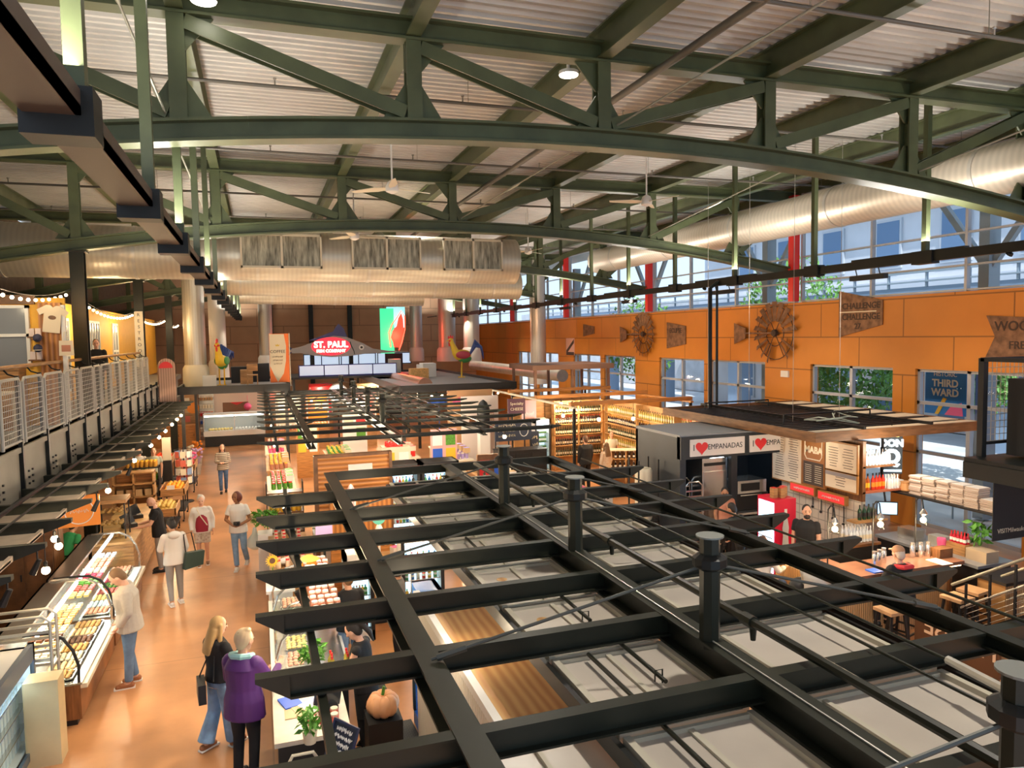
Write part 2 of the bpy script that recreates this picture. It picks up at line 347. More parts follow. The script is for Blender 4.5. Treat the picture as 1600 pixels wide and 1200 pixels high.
# hung lighting rails
for nm, x, z, lab, d1 in (('aisle', -1.0, 6.35, 'dark hung lighting rail above the aisle on square green hangers', 6.2), ('win', 11.8, 6.42, 'dark hung lighting rail before the orange wall on square hangers', 6.2)):
    t = thing('lighting_rail', lab, 'lighting rail', (x, 0, 0), group='hung lighting rails')
    if nm == 'aisle': MB().bx(-.14, .14, 1, 46, z-.02, z+.03).bx(.11, .14, 1, 46, z-.02, z+.12).build('rail', mat('bronze_rail', (.1, .075, .06), .45), t)
    else: MB().bx(-.06, .06, 1, 45.5, z-.08, z+.08).build('rail', DARK, t)
    yy = 1.85
    while yy < 46:
        MB().bx(-.05+.1*(nm == 'aisle'), .05+.1*(nm == 'aisle'), yy-.05, yy+.05, z, 6.7 if (nm == 'aisle' and 21 < yy < 22.4) else 9.5).build('hanger', STEEL, t)
        if nm == 'aisle': MB().bx(-.16, .2, yy-.13, yy+.13, z-.13, z+.14).build('bracket', DARK, t)
        else: MB().bx(-.1, .1, yy-.22, yy+.22, z-.12, z+.12).build('bracket', DARK, t)
        yy += 2.9
    kk = 0
    for k in range(9):
        yy = 5.2+k*5.8
        zt = z+.03 if nm == 'aisle' else z+.08; MB().bx(-.06, .06, yy-1.3, yy+1.3, zt, zt+.04).build('added_uplight_trough', DARK, t)  # trough added to carry the added uplights
    for k in range(10 if nm == 'win' else 0):
        yy = 4.5+k*4.4
        MB().tube([(0, yy, z-.05), (0, yy, z-.09), (0, yy-.0, z-.09), (0, yy+.03, z-.12)], [.02, .02, .05, .06], 10).build('spot_head', DARK, t)
for k, yy in enumerate((12.0, 17.0, 22.3, 27.8)):
    t = thing('linear_lamp', f'slim black linear lamp hung under the rail before the orange wall, {ORD[k]} from the stairs', 'lamp', (11.9, yy, 6.17), group='linear lamps on the window rail')
    MB().bx(-.06, .06, -.45, .45, -.05, .05).build('housing', BLACK, t)
    for d in (-.3, .3): MB().tube([(0, d, .05), (-.05, d, .2)], .012, 6).build('bracket', BLACK, t)
# ducts
SPIR = mat('spiral_duct', (.62, .58, .5), .4, .45, kind='band', scale=3.2, col2=(.54, .5, .43), bump=.1)
SPIRX = mat('spiral_duct_cross', (.58, .54, .44), .4, .45, kind='band', scale=2.6, col2=(.53, .49, .4), bump=.1)
SPIRY = mat('spiral_duct_length', (.64, .58, .48), .4, .4, kind='band', scale=2.2, stretch=(1, 1, 1), col2=(.56, .51, .42), bump=.08)
SPIRY.node_tree.nodes['Wave Texture'].bands_direction = 'Y'
def duct(name, lab, p, q, r, m, caps=True, seams=5):
    t = thing(name, lab, 'duct', (0, 0, 0))
    MB().tube([p, q], r, 28).build('duct_body', m, t, smooth=True)
    for i in range(seams):
        a = Vector(p).lerp(Vector(q), (i+.5)/seams); d = (Vector(q)-Vector(p)).normalized()*.04
        MB().tube([a-d, a+d], r+.015, 28).build('duct_band', GALV, t, smooth=True)
    return t
t = duct('supply_duct', 'fat round silver duct crossing the hall with three grilles', (-7.4, 21.6, 7.45), (7.55, 21.6, 7.35), .68, SPIRX)
GRD = mat('grille_metal', (.6, .52, .36), .4, .5, kind='noise', scale=1.6, stretch=(9, 1, 1.4), col2=(.13, .11, .07))
for k, (x0, x1) in enumerate(((-.35, 1.75), (2.55, 4.5), (5.15, 6.95))):
    g = MB().bx(x0, x1, 20.84, 20.9, 7.0, 7.06).bx(x0, x1, 20.84, 20.9, 7.86, 7.92).bx(x0, x0+.05, 20.84, 20.9, 7, 7.92).bx(x1-.05, x1, 20.84, 20.9, 7, 7.92).bx((x0+x1)/2-.03, (x0+x1)/2+.03, 20.84, 20.9, 7, 7.92).build('grille', CREAM, t)
    s_ = MB().bx(x0+.03, x1-.03, 20.89, 21.3, 7.04, 7.88)
    s_.build('louvre', GRD, g)
duct('return_duct', 'second round silver duct crossing behind the grille duct', (-1.6, 27.0, 7.15), (9.6, 27.0, 7.0), .52, SPIRX)
duct('return_duct', 'narrow lower silver duct crossing the hall behind two larger ones', (-.6, 30.5, 6.85), (6.6, 30.5, 6.75), .36, SPIRX, seams=3)
duct('window_duct', 'long spiral duct running along the clerestory windows', (13.7, 5, 8.15), (13.7, 28.4, 8.15), .5, SPIRY, seams=6)
WDU = mat('pale_duct', (.74, .71, .66), .45, .1)
for i, (x, Y, r, z0, lab) in enumerate(((-2.45, 33, .42, 3.2, 'wide pale vertical duct beside the balcony rail'), (14.1, 36.6, .42, 2.5, 'tall silver vertical duct against the orange wall'), (11.6, 46.5, .55, 3.5, 'pale vertical duct behind the rooster, nearest the red neon sign'), (12.7, 44.6, .5, 3.5, 'pale vertical duct behind the rooster, nearer the windows'), (10.0, 48.5, .4, 3.5, 'slim pale vertical duct beside the neon lobster sign'), (-1.9, 40, .4, 3.2, 'pale vertical duct behind the rooster near the balcony'), (.45, 44, .38, 3.3, 'slim pale duct above the coffee banner'))):
    t = thing('vertical_duct', lab, 'duct', (x, Y, z0))
    MB().tube([(0, 0, .9), (0, 0, 9.5-z0)], r, 24).build('duct_body', SPIR if i != 5 else WDU, t, smooth=True)
    MB().tube([(0, 0, 0), (0, 0, .75), (0, 0, .9)], [r*1.25, r*1.2, r], 24).build('duct_boot', CREAM if i == 0 else WDU, t, smooth=True)
t = thing('wall_duct', 'horizontal round duct lying on the far stall roofs under the end windows', 'duct', (0, 0, 0))
MB().tube([(12.9, 30.5, 3.25), (12.6, 44, 3.3)], .28, 20).build('duct_body', GALV, t, smooth=True)
# ceiling fans
def fan(x, Y, zt, lab, rz):
    t = thing('ceiling_fan', lab, 'ceiling fan', (x, Y, zt), rz, 'white ceiling fans')
    MB().tube([(0, 0, .1), (0, 0, 9.4-zt)], .018, 8).build('downrod', WHITE, t)
    MB().lathe([(.02, .16), (.09, .12), (.13, .02), (.12, -.06), (.03, -.1)]).build('motor', WHITE, t, smooth=True)
    for k in range(3):
        T = Matrix.Rotation(k*2.094, 4, 'Z') @ Matrix.Rotation(R(14), 4, 'X')
        MB().prism([(.1, -.05), (.35, -.09), (.85, -.05), (.88, .02), (.35, .09), (.1, .05)], .012, T).build('blade', CREAM, t)
fan(2.55, 14.3, 7.95, 'white three blade ceiling fan in front of the second truss', .4)
fan(8.4, 14.9, 8.05, 'white three blade ceiling fan in front of the clerestory', .9)
fan(2.5, 19.75, 7.75, 'white three blade ceiling fan before the duct grilles', .2)
fan(8.7, 23.4, 7.9, 'white three blade ceiling fan beyond the end of the grille duct', .7)
for k, (x, Y) in enumerate(((4.62, 10.55), (-.45, 9.5))):
    t = thing('ceiling_lamp', ['round white disc light fixed beside the roof beam at mid span', 'round white disc light high up by the aisle roof beam'][k], 'ceiling lamp', (x, Y, 9.04), group='round ceiling lights')
    MB().lathe([(.15, .0), (.15, .05), (.03, .06), (.03, .5)]).build('housing', WHITE, t, smooth=True); MB().lathe([(.14, 0), (.14, -.012)]).build('diffuser', BULBW, t)
# ================================================================= MEZZANINE
CONC = mat('mezzanine_fascia', (.26, .24, .2), .6, noise=.12, scale=2)
struct(MB().bx(-7.8, -3.66, 2, 40, 3.25, 3.45).build('floor_mezzanine', CONC))
t = thing('edge_beam', 'deep grey steel edge beam of the balcony with bolted plates', 'beam', (-3.6, 0, 0))
MB().bx(-.06, .06, 3, 37, 2.62, 3.5).bx(-.1, .16, 3, 37, 2.6, 2.66).bx(-.1, .1, 3, 37, 3.42, 3.5).build('web_plate', CONC, t)
MB().bx(.02, .2, 3, 37, 2.42, 2.6).build('bottom_channel', DARK, t)
yy = 10.2
while yy < 31:
    MB().bx(.06, .12, yy-.03, yy+.03, 2.7, 3.62).build('stiffener', DARK, t); b = MB()
    for q in (-.1, .1):
        for zz in (2.85, 2.95, 3.05): b.bx(.06, .085, yy+.5+q-.02, yy+.5+q+.02, zz, zz+.03)
    b.build('bolt_group', BLACK, t)
    yy += 1.47
for i, Y in enumerate((10.0, 18.8, 27.6, 36.4)):
    o = thing('steel_column', f'dark steel column on the balcony edge holding a truss, {ORD[i]} along the hall', 'column', (-3.73, Y, 0), group='balcony columns')
    MB().ib((0, 0, 0), (0, 0, zb(-3.7)+.02), .28, .26, .03, (0, 1, 0)).build('shaft', CANO, o); MB().bx(-.2, .2, -.2, .2, zb(-3.7)-.03, zb(-3.7)).build('cap_plate', CANO, o)
    MB().bx(-.18, .18, -.18, .18, 0, .03).build('base_plate', CANO, o)
RAILM = mat('pale_rail_paint', (.5, .49, .45), .5)
yr = [12.2, 13.3, 14.55, 15.9, 17.3, 18.6, 19.4, 20.6, 21.9, 23.2, 24.6, 26.0, 27.3]
for i in range(len(yr)-1):
    a, b = yr[i]+.06, yr[i+1]-.06
    t = thing('railing_panel', f'pale wire mesh balcony railing panel, {ORD[i]} along from the near end', 'railing', (-3.5, a, 3.5), group='balcony railing panels')
    L = b-a
    MB().tube([(0, 0, .05), (0, 0, 1.0), (0, .08, 1.06), (0, L-.12, 1.06), (0, L-.04, 1.0), (0, L-.04, .05)], .024, 8).tube([(0, 0, .1), (0, L-.04, .1)], .02, 8).build('panel_frame', RAILM, t, smooth=True)
    g = MB(); q = .08
    while q < L-.06: g.bx(-.003, .003, q-.005, q+.005, .1, 1.04); q += .085
    for z in [.1+.085*j for j in range(1, 11)]: g.bx(-.003, .003, 0, L-.04, z-.005, z+.005)
    g.build('wire_mesh', RAILM, t)
    MB().bx(-.08, -.03, L+.02, L+.1, -.05, 1.1).build('newel', DARK, t)
o = thing('handrail', 'brown wooden handrail on top of the balcony railing', 'railing', (-3.75, 0, 4.72)); MB().tube([(0, 12, 0), (0, 27.4, 0)], .035, 10).build('rail', WOOD, o, smooth=True)
for yy in yr: MB().tube([(.2, yy+.05, -.15), (.06, yy+.05, -.1), (0, yy+.05, -.02)], .014, 6).build('rail_bracket', DARK, o)
# steps of slatted canopy arms under the balcony
t = thing('slat_canopy', 'row of dark cantilever arms with pale boards over the aisle stalls', 'canopy', (0, 0, 0))
AB = mat('canopy_board', (.5, .4, .3), .6, noise=.2, scale=3)
yy = 8.2; k = 0
while yy < 30:
    MB().prism([(-3.5, -.1), (-2.75, -.1), (-2.33, .05), (-2.33, .1), (-3.5, .1)], .09, facing((0, yy+.045, 2.76), (0, -1, 0))).build('arm', CANO, t)
    MB().bx(-3.45, -2.62, yy+.16, yy+1.0, 2.73, 2.755).bx(-2.66, -2.62, yy+.1, yy+1.08, 2.72, 2.78).build('board', AB, t)
    yy += 1.21 if yy < 16 else 1.3; k += 1
MB().tube([(-3.2, 8, 2.9), (-3.2, 29, 2.9)], .03, 8).tube([(-2.95, 8, 2.89), (-2.95, 29, 2.89)], .015, 6).build('conduit', DARK, t)
MB().bx(-3.5, -3.38, 8, 30, 2.5, 2.75).build('bearer', DARK, t)
# ================================================================= OUTSIDE
struct(MB().bx(XW+.3, 90, -30, 110, -.2, -.05).build('ground', mat('pavement', (.7, .7, .7), .8, noise=.2, scale=.5)))
FAC = mat('pale_facade', (.62, .62, .64), .8, noise=.08, scale=.6); FWIN = mat('facade_glass', (.16, .24, .36), .7, spec=.1)
t = thing('office_building', 'pale stone building across the street seen through the clerestory', 'building', (32, 0, 0))
MB().bx(0, 12, -20, 48, 0, 15).build('wall', FAC, t)
MB().bx(-.5, 0, -20, 48, 7.2, 7.6).bx(-.7, 0, -20, 48, 11.6, 12.1).bx(-.3, 0, -20, 48, 3.6, 3.8).build('cornice', FAC, t)
for y in range(-18, 46, 4):
    for z in (.6, 4.2, 8.3, 12.3):
        f = MB().bx(-.12, .02, y, y+1.7, z, z+2.6).build('window', mat('facade_frame', (.5, .52, .55), .5), t); MB().bx(-.14, -.12, y+.12, y+1.58, z+.12, z+1.25).bx(-.14, -.12, y+.12, y+1.58, z+1.36, z+2.48).build('pane', FWIN, f)
t = thing('brick_building', 'low dark office building far beyond the clerestory glass', 'building', (36, 50, 0))
MB().bx(0, 10, 0, 50, 0, 8).build('wall', mat('grey_brick', (.5, .5, .52), .8, noise=.2, scale=1), t)
for y in range(1, 48, 5): MB().bx(-.1, .02, y, y+3.4, 4.5, 7).build('window', FWIN, t)
LEAF = mat('tree_leaf', (.16, .36, .08), .6, noise=.5, scale=2); BARK = mat('bark', (.12, .09, .06), .8)
def tree(x, y, h, r, lab, n=1500):
    t = thing('street_tree', lab, 'tree', (x, y, 0)); rn = random.Random(int(x*7+y))
    MB().tube([(0, 0, -.05), (.1, 0, h*.4), (0, .1, h*.75)], [.16, .12, .05], 8).build('trunk', BARK, t)
    m = MB()
    for k in range(n):
        a, b, q = rn.uniform(0, 6.28), rn.uniform(-1, 1), rn.uniform(.3, 1)**.5
        c = Vector((math.cos(a)*math.sqrt(1-b*b), math.sin(a)*math.sqrt(1-b*b), b*1.15))*r*q; c.z += h*.68
        T = Matrix.Translation(c) @ Euler((rn.uniform(0, 6), rn.uniform(0, 6), 0)).to_matrix().to_4x4(); s = rn.uniform(.07, .15)
        m.add([(-s, -s*.5, 0), (0, -s*.6, .03), (s, 0, 0), (0, s*.6, .03)], [(0, 1, 2, 3)], T)
    m.build('foliage', LEAF, t)
tree(19.6, 20.3, 5.2, 1.5, 'leafy green street tree outside the window beside the bigger windmill'); tree(22.5, 27, 8.8, 2.3, 'tall street tree showing green through the clerestory'); tree(21.8, 17.4, 5.4, 1.2, 'slim green tree beside the blue street banner')
tree(19.2, 8.0, 2.6, 1.1, 'low green bush outside the window behind the pizza boxes'); tree(23.8, 13, 9, 2.2, 'street tree high behind the slim lamp'); tree(21, 38, 7, 2.2, 'green tree far along outside the orange wall')
BLUEST = mat('outdoor_steel', (.3, .36, .42), .5)
for i, Y in enumerate((14.3, 23.1, 31.9, 40.7)):
    t = thing('outdoor_strut', f'grey steel post with two V braces outside the clerestory, {ORD[i]} along', 'strut', (18.2, Y, 0), group='outdoor canopy struts')
    MB().bar((0, 0, 0), (0, 0, 9), .4, .3).build('post', BLUEST, t)
    for s in (-1, 1): MB().bar((0, 0, 6.6), (0, s*1.9, 9.2), .16, .16).build('brace', BLUEST, t)
t = thing('street_banner', 'blue street banner reading Third Ward outside the window', 'banner', (17.3, 14.75, 3.55))
MB().bx(-.01, .01, -.62, .62, -.75, .55).build('cloth', mat('banner_blue', (.02, .2, .62), .6), t); MB().tube([(0, -.7, -3.6), (0, -.7, .6)], .03, 8).tube([(0, -.75, .57), (0, .65, .57)], .02, 6).build('pole', DARK, t)
T = lambda z: facing((-.02, 0, z), (-1, 0, 0))
text('HISTORIC', .16, T(.32), WHITE, t); text('THIRD', .27, T(.08), WHITE, t, bold=.008); text('WARD', .27, T(-.17), WHITE, t, bold=.008)
MB().prism([(-.3, -.75), (-.18, -.75), (.06, -.32), (-.05, -.3)], .01, facing((-.012, 0, 0), (-1, 0, 0))).build('painted_ray', YELLOW, t)
MB().prism([(.0, -.75), (.55, -.75), (.5, -.4), (.2, -.5)], .01, facing((-.012, 0, 0), (-1, 0, 0))).build('painted_ray', PINK, t)
t = thing('storefront', 'turquoise shopfront across the street with posters in its panes', 'shop front', (20.5, 14.6, 0))
MB().bx(0, .3, -2.6, -.9, 0, 4.4).build('wall', mat('turquoise_wall', (.05, .55, .6), .6), t)
for k in range(2): MB().bx(-.04, 0, -1.5+k*.45, -1.2+k*.45, 2.4-k*.5, 3-k*.5).build('poster', WHITE if k else BLUE, t)
MB().bx(-.05, 0, -2.5, -1.7, .4, 3.4).build('door', BLUE, t)
def patio_umbrella(x, y, lab):
    t = thing('patio_umbrella', lab, 'parasol', (x, y, -.05)); MB().tube([(0, 0, 0), (0, 0, 2.4)], .03, 8).build('pole', WHITE, t); MB().lathe([(1.5, 1.85), (1.5, 1.8), (.9, 2.1), (.03, 2.45)], n=8).build('canopy', mat('umbrella_red', (.8, .12, .08), .6), t)
patio_umbrella(19.2, 12.4, 'red patio umbrella outside the window above the pizza boxes'); patio_umbrella(20.4, 10.4, 'red patio umbrella out on the far side of the terrace')
for k, (x, y) in enumerate(((18.2, 11.6), (18.8, 10.6), (19.3, 12.2))):
    t = thing('patio_table', ['yellow patio table outside behind the pizza boxes', 'yellow patio table under the outdoor umbrella edge', 'yellow patio table farther out on the terrace'][k], 'table', (x, y, -.05), group='yellow patio tables')
    MB().lathe([(.5, .74), (.5, .78)]).build('top', mat('patio_yellow', (.9, .72, .02), .4), t); MB().tube([(0, 0, 0), (0, 0, .74)], .04, 8).build('leg', DARK, t); MB().lathe([(.3, 0), (.3, .03)]).build('foot', DARK, t)
for k in range(4):
    o = MB().tube([(0, 0, 0), (0, 0, 1)], .025, 6).tube([(0, 0, .98), (0, 2.4, .98)], .025, 6).tube([(0, 0, .5), (0, 2.4, .5)], .015, 6).build('terrace_rail', BLUEST, loc=(17.6, 7.2+k*2.5, -.05)); tag(o, f'grey terrace railing outside the bar window, section {ORD[k]} from the stairs', 'railing', 'terrace railings')
t = thing('footbridge', 'blue grey elevated road girder running past the clerestory', 'bridge', (27, 0, 0)); MB().bx(0, 4, -20, 70, 6.0, 6.9).build('girder', mat('bridge_blue', (.22, .3, .42), .6), t); MB().bx(-.1, .1, -20, 70, 7.5, 7.6).bx(-.1, .1, -20, 70, 7.1, 7.16).build('parapet_rail', BLUEST, t)
for y in range(-15, 70, 9): MB().bx(1.4, 2.4, y, y+1, -.1, 6).build('pier', mat('bridge_blue', (.22, .3, .42), .6), t)
for y in range(-20, 70, 2): MB().bx(-.05, .05, y, y+.08, 6.9, 7.5).build('parapet_post', BLUEST, t)
# ================================================================= CENTRE CANOPIES
def canopy(name, label, Y0, Y1, x1, beams, posts, step, dp):
    t = thing('pergola', label, 'canopy', (0, 0, 0))
    for x, bw, bh in ((1.05, .17, .2), (3.05, .17, .22), (5.05, .11, .13)): MB().ib((x, Y0, 2.86-bh/2), (x, Y1, 2.86-bh/2), bw, bh, .02).build('main_beam', CANO, t)
    MB().bx(1.05, 5.05, Y1-.05, Y1+.03, 2.72, 2.86).build('end_beam', CANO, t)
    for y in beams:
        MB().bx(.12, x1-.25, y-.05, y+.05, 2.84, 2.855).bx(.12, x1-.25, y-.06, y+.06, 2.855-dp, 2.87-dp).bx(.12, x1-.25, y-.012, y+.012, 2.87-dp, 2.84).build('cross_beam', CANO, t)
        for (xa, xb) in ((.12, -.1), (x1-.25, x1)): MB().prism([(xa, -dp), (xb, -.03), (xb, 0), (xa, 0)] if xb > xa else [(xb, -.03), (xa, -dp), (xa, 0), (xb, 0)], .1, facing((0, y+.05, 2.855), (0, -1, 0))).build('beam_tip', CANO, t)
    for i, y in enumerate(posts):
        p = MB().prism([(.075*math.cos(k*math.pi/4+.39), .075*math.sin(k*math.pi/4+.39)) for k in range(8)], .82, Matrix.Translation((3.05, y, 2.8))).build('post', CANO, t)
        MB().lathe([(.1, 0), (.1, .012)], (3.05, y, 3.62), 18).build('cap_plate', mat('grey_cap', (.2, .21, .19), .4), p)
        MB().lathe([(.08, 0), (.125, .03), (.125, .09), (.08, .12)], (3.05, y, 3.38), 12).build('collar', DARK, p)
        for sx in (-2, 2):
            a, b = Vector((3.05, y, 3.42)), Vector((3.05+sx, y+(.35 if sx < 0 else -.2), 2.88))
            MB().tube([a, b], .012, 6).tube([a.lerp(b, .88), a.lerp(b, .98)], .026, 6).build('stay_rod', mat('stay_iron', (.07, .07, .06), .5, .2), p)
    for x, z, r in ((3.42, 2.93, .035), (4.3, 2.88, .012), (3.95, 2.9, .012), (5.4, 2.88, .014)):
        m = MB().tube([(x, Y0, z), (x, Y1-.6, z)], r, 8)
        y = Y0+1.2
        while r > .03 and y < Y1-1: m.tube([(x, y, z), (x+.04, y, z-.06), (x+.04, y, z-.16)], [.03, .03, .02], 8).tube([(x, y-.06, z), (x, y+.06, z)], .05, 8); y += 2.35
        m.build('conduit', CANO, t)
    MB().tube([(3.05, Y0, 2.87), (3.02, (Y0+Y1)/2, 2.87), (3.07, Y1-1, 2.87)], .006, 5).build('cable', GALV, t)
    MB().bx(.3, .36, Y0+.5, Y1-.1, 2.58, 2.66).build('track', CANO, t)
    for y in beams: MB().bx(.31, .35, y-.02, y+.02, 2.64, 2.87-dp).build('track_hanger', CANO, t)
    return t
BY = [2.75, 3.92, 5.08, 6.23, 7.38, 8.53, 9.72, 11.0]
CT1 = canopy('c1', 'big open black steel canopy frame over the central stalls, in front', 1.0, 12.55, 6.1, BY, [2.2, 4.51, 6.92, 9.26], 1, .17)
MB().tube([(3.25, 2.3, 2.9), (3.5, 2.5, 2.93), (3.9, 2.6, 2.95), (4.2, 2.9, 2.9), (4.3, 3.6, 2.88)], .03, 8).tube([(3.2, 2.2, 2.9), (3.6, 2.4, 2.95), (4.1, 2.55, 2.93), (4.4, 2.9, 2.88)], .02, 8).build('bent_conduit', GALV, CT1, smooth=True)
for x, y0, y1 in ((2.62, 4.4, 5.5), (2.3, 3.2, 5.0), (2.6, 5.6, 6.4), (2.3, 7.6, 8.5)):
    MB().tube([(x, y0, 2.66), (x, y1, 2.66)], .016, 8).tube([(x-.03, y0+.1, 2.62), (x-.03, y0+.1, 2.7), (x+.03, y0+.1, 2.7), (x+.03, y0+.1, 2.6)], .006, 6).build('short_conduit', CANO, CT1)
BY2 = [16.95+k*1.46 for k in range(12)]
canopy('c2', 'far open black steel canopy frame beyond the first one', 16.7, 33.2, 7.1, BY2, [19.4, 22.2, 25.6, 29.6], 1, .085)
# pale lids of the stalls right under the front canopy
LID = mat('stall_lid', (.53, .47, .4), .3, noise=.16, scale=1.1, spec=.6); RIM = mat('stall_rim', (.5, .46, .36), .5)
ci = 0
LABX = {0: 'beside the plywood tops', 1: 'on the bar side of the posts'}
for j in range(len(BY)):
    y0 = BY[j]+.02; y1 = (BY[j+1] if j+1 < len(BY) else 12.4)-.02
    for s, (x0, x1, xm) in enumerate(((2.02, 2.97, 2.48), (3.12, 4.6, 3.52))):
        t = thing('roof_tray', f'pale flat stall roof tray {LABX[s]}, {ORD[j]} from the front', 'roof panel', (0, 0, 2.6), group='pale stall roof trays')
        MB().bx(x0, x1, y0, y1, -.03, 0).build('pan', LID, t)
        MB().bx(x0, x0+.05, y0, y1, 0, .04).bx(x1-.05, x1, y0, y1, 0, .04).bx(x0+.05, x1-.05, y0, y0+.03, 0, .03).bx(x0+.05, x1-.05, y1-.03, y1, 0, .03).build('rim', RIM, t)
        MB().bx(xm-.02, xm+.02, y0+.03, y1-.03, 0, .02).build('fold', RIM, t)
        if s == 0 and j in (2, 3): MB().lathe([(.055, 0), (.055, .004)], (xm-.2, y0+.8, 0), 14).lathe([(.05, .004), (.05, .006)], (xm+.1, y0+.3, 0), 14).build('hole_cover', PLY, t)
o = MB().bx(1.96, 2.0, 2.8, 12.3, 2.5, 2.62).bx(4.64, 4.67, 2.8, 12.3, 2.54, 2.64).bx(4.74, 4.77, 2.8, 12.3, 2.54, 2.64).bx(1.96, 4.77, 12.3, 12.34, 2.54, 2.62).build('lid_bearer', DARK); tag(o, 'black steel bearers running along the pale stall roof trays', 'bearer')
t = thing('roof_tray', 'pale panelled top at the bottom edge beside the main beam', 'roof panel', (0, 0, 2.4)); MB().bx(1.2, 2.05, 2.6, 4.55, -.04, 0).build('pan', LID, t); MB().bx(1.6, 1.63, 2.6, 4.55, 0, .03).bx(1.2, 2.05, 4.5, 4.55, 0, .05).build('rim', RIM, t)
BEAD = mat('beadboard', (.78, .75, .68), .5, kind='band', scale=5.5, col2=(.6, .57, .5), bump=.4)
BEAD.node_tree.nodes['Wave Texture'].bands_direction = 'Y'
t = thing('beadboard_stall', 'white beadboard stall block with two plywood tops beside the main beam', 'stall', (0, 0, 0))
MB().bx(1.62, 2.8, 4.75, 8.3, 0, 2.1).build('side_wall', BEAD, t)
for a, b in ((4.95, 6.45), (6.65, 8.2)): MB().bx(1.68, 2.25, a, b, 2.1, 2.13).build('plywood_top', PLY, t)
MB().bx(2.3, 2.8, 4.95, 8.3, 2.1, 2.12).build('dark_deck', WOODD, t); MB().bx(1.6, 2.8, 4.7, 4.95, 2.08, 2.2).bx(1.6, 1.67, 4.95, 8.3, 2.08, 2.16).bx(1.67, 2.3, 6.47, 6.63, 2.08, 2.15).build('top_rim', WHITE, t)
t = thing('prep_cabinet', 'low oak cabinet with brass lock under the white beadboard', 'cabinet', (0, 0, 0))
MB().bx(1.3, 1.6, 5.6, 7.2, .1, .9).build('body', WOOD, t); MB().bx(1.28, 1.6, 5.55, 7.25, .9, .94).build('top', CREAM, t); MB().ball((1.29, 6.2, .7), .025).build('lock', mat('brass', (.7, .5, .15), .3, .8), t)
MATM = mat('rubber_mat', (.09, .1, .1), .7, kind='brick', scale=9, col2=(.03, .03, .03), bump=.3)
for k, (x, y, d) in enumerate(((1.42, 10.3, (.34, 1.2)), (1.52, 8.95, (.5, .95)))):
    o = MB().box((0, 0, .012), (d[0], d[1], .024)).build('floor_mat', MATM, loc=(x, y, 0), rz=.05); tag(o, ['black rubber floor mat behind the ponytailed server', 'black rubber floor mat nearer the chalkboard'][k], 'mat', 'rubber kitchen mats')
# ================================================================= CENTRE STALLS, aisle side
STONE = mat('stone_top', (.66, .6, .5), .35, noise=.1, scale=6)
def counter(lab, x0, x1, y0, y1, h, body, top, name='counter', ov=.04, cat='counter'):
    t = thing(name, lab, cat, ((x0+x1)/2, (y0+y1)/2, 0)); w, d = (x1-x0)/2, (y1-y0)/2
    MB().bx(-w, w, -d, d, .08, h-.05).build('body', body, t); MB().bx(-w+.04, w-.04, -d+.04, d-.04, 0, .08).build('plinth', BLACK, t); MB().bx(-w-ov, w+ov, -d-ov, d+ov, h-.05, h).build('worktop', top, t)
    return t
counter('black front counter with pale worktop where the purple jacket woman stands', .05, .75, 7.75, 9.3, .95, BLACK, STONE)
counter('black aisle counter carrying the curved glass deli case', .05, .95, 9.5, 12.5, .8, BLACK, mat('white_stone', (.75, .73, .68), .35))
counter('white aisle counter with the sunflower vase', .02, .4, 12.6, 13.4, .95, WHITE, WHITE)
counter('wooden aisle counter of the soap and candle stall', .1, .8, 13.9, 16.6, .85, WOOD, WOOD)
counter('oak counter of jars behind the main beam', 1.5, 2.7, 12.9, 14.1, .95, WOODO, WOOD)
def curved_case(name, lab, loc, rz, L, base_m, dep=.9, z0=.55, zt=1.28, shelf=True, light=COLD, cat='display case'):
    """deli case: local y along the length, customers at +x"""
    t = thing(name, lab, cat, loc, rz)
    MB().bx(-dep, 0, 0, L, .08, z0).build('base', base_m, t); MB().bx(-dep+.05, -.06, .02, L-.02, 0, .08).build('kickplate', BLACK, t)
    MB().bx(-dep, .02, 0, L, z0, z0+.03).build('deck', CHROME, t)
    arc = [(-.02, z0+.03), (-.01, z0+.25), (-.07, zt-.28), (-.18, zt-.1), (-.34, zt-.01), (-.5, zt)]
    n = len(arc); m = MB(); m.add([(x, .03, z) for x, z in arc]+[(x, L-.03, z) for x, z in arc], [(i, i+1, n+i+1, n+i) for i in range(n-1)]); m.build('curved_glass', CASEG, t)
    m = MB(); m.add([(-dep+.2, .02, z0+.03)]+[(x, .02, z) for x, z in arc]+[(-dep+.2, .02, zt)], [tuple(range(n+2))]); m.build('end_glass', CASEG, t)
    for y in (.02, L-.02): MB().tube([(x, y, z) for x, z in arc]+[(-dep+.1, y, zt)], .02, 6).build('end_frame', BLACK if y < .1 else CHROME, t)
    MB().bx(-dep, -dep+.32, 0, L, zt-.04, zt).build('top_shelf', CHROME, t); MB().bx(-dep, -dep+.03, 0, L, z0, zt).build('back_panel', CHROME, t)
    MB().bx(-.5, -.46, .05, L-.05, zt-.05, zt-.015).build('light_strip', BULBW if light != COLD else COLD, t)
    if shelf: MB().bx(-dep+.05, -.3, .05, L-.05, zt-.42, zt-.405).build('glass_shelf', CASEG, t)
    return t
curved_case('deli_case', 'curved glass deli case with silver trim beside the purple jacket woman', (.1, 9.6, .8), R(180), -2.85, BLACK, z0=.1, zt=.62) if 0 else None
def on(n0, meshmaker, spots, label, cat, group=None, rz=True, m=None):
    """one mesh object per spot; copies share the mesh"""
    o0 = None
    for i, s in enumerate(spots):
        if o0 is None: o0 = meshmaker(); o = o0
        else: o = o0.copy(); COL.objects.link(o)
        o.location = s[:3]; o.rotation_euler = (0, 0, s[3] if len(s) > 3 else rnd.uniform(0, 6.28) if rz else 0)
        if len(s) > 4: o.scale = (s[4],)*3
        tag(o, label if isinstance(label, str) else label[i], cat, group if len(spots) > 1 else None)
    return o0
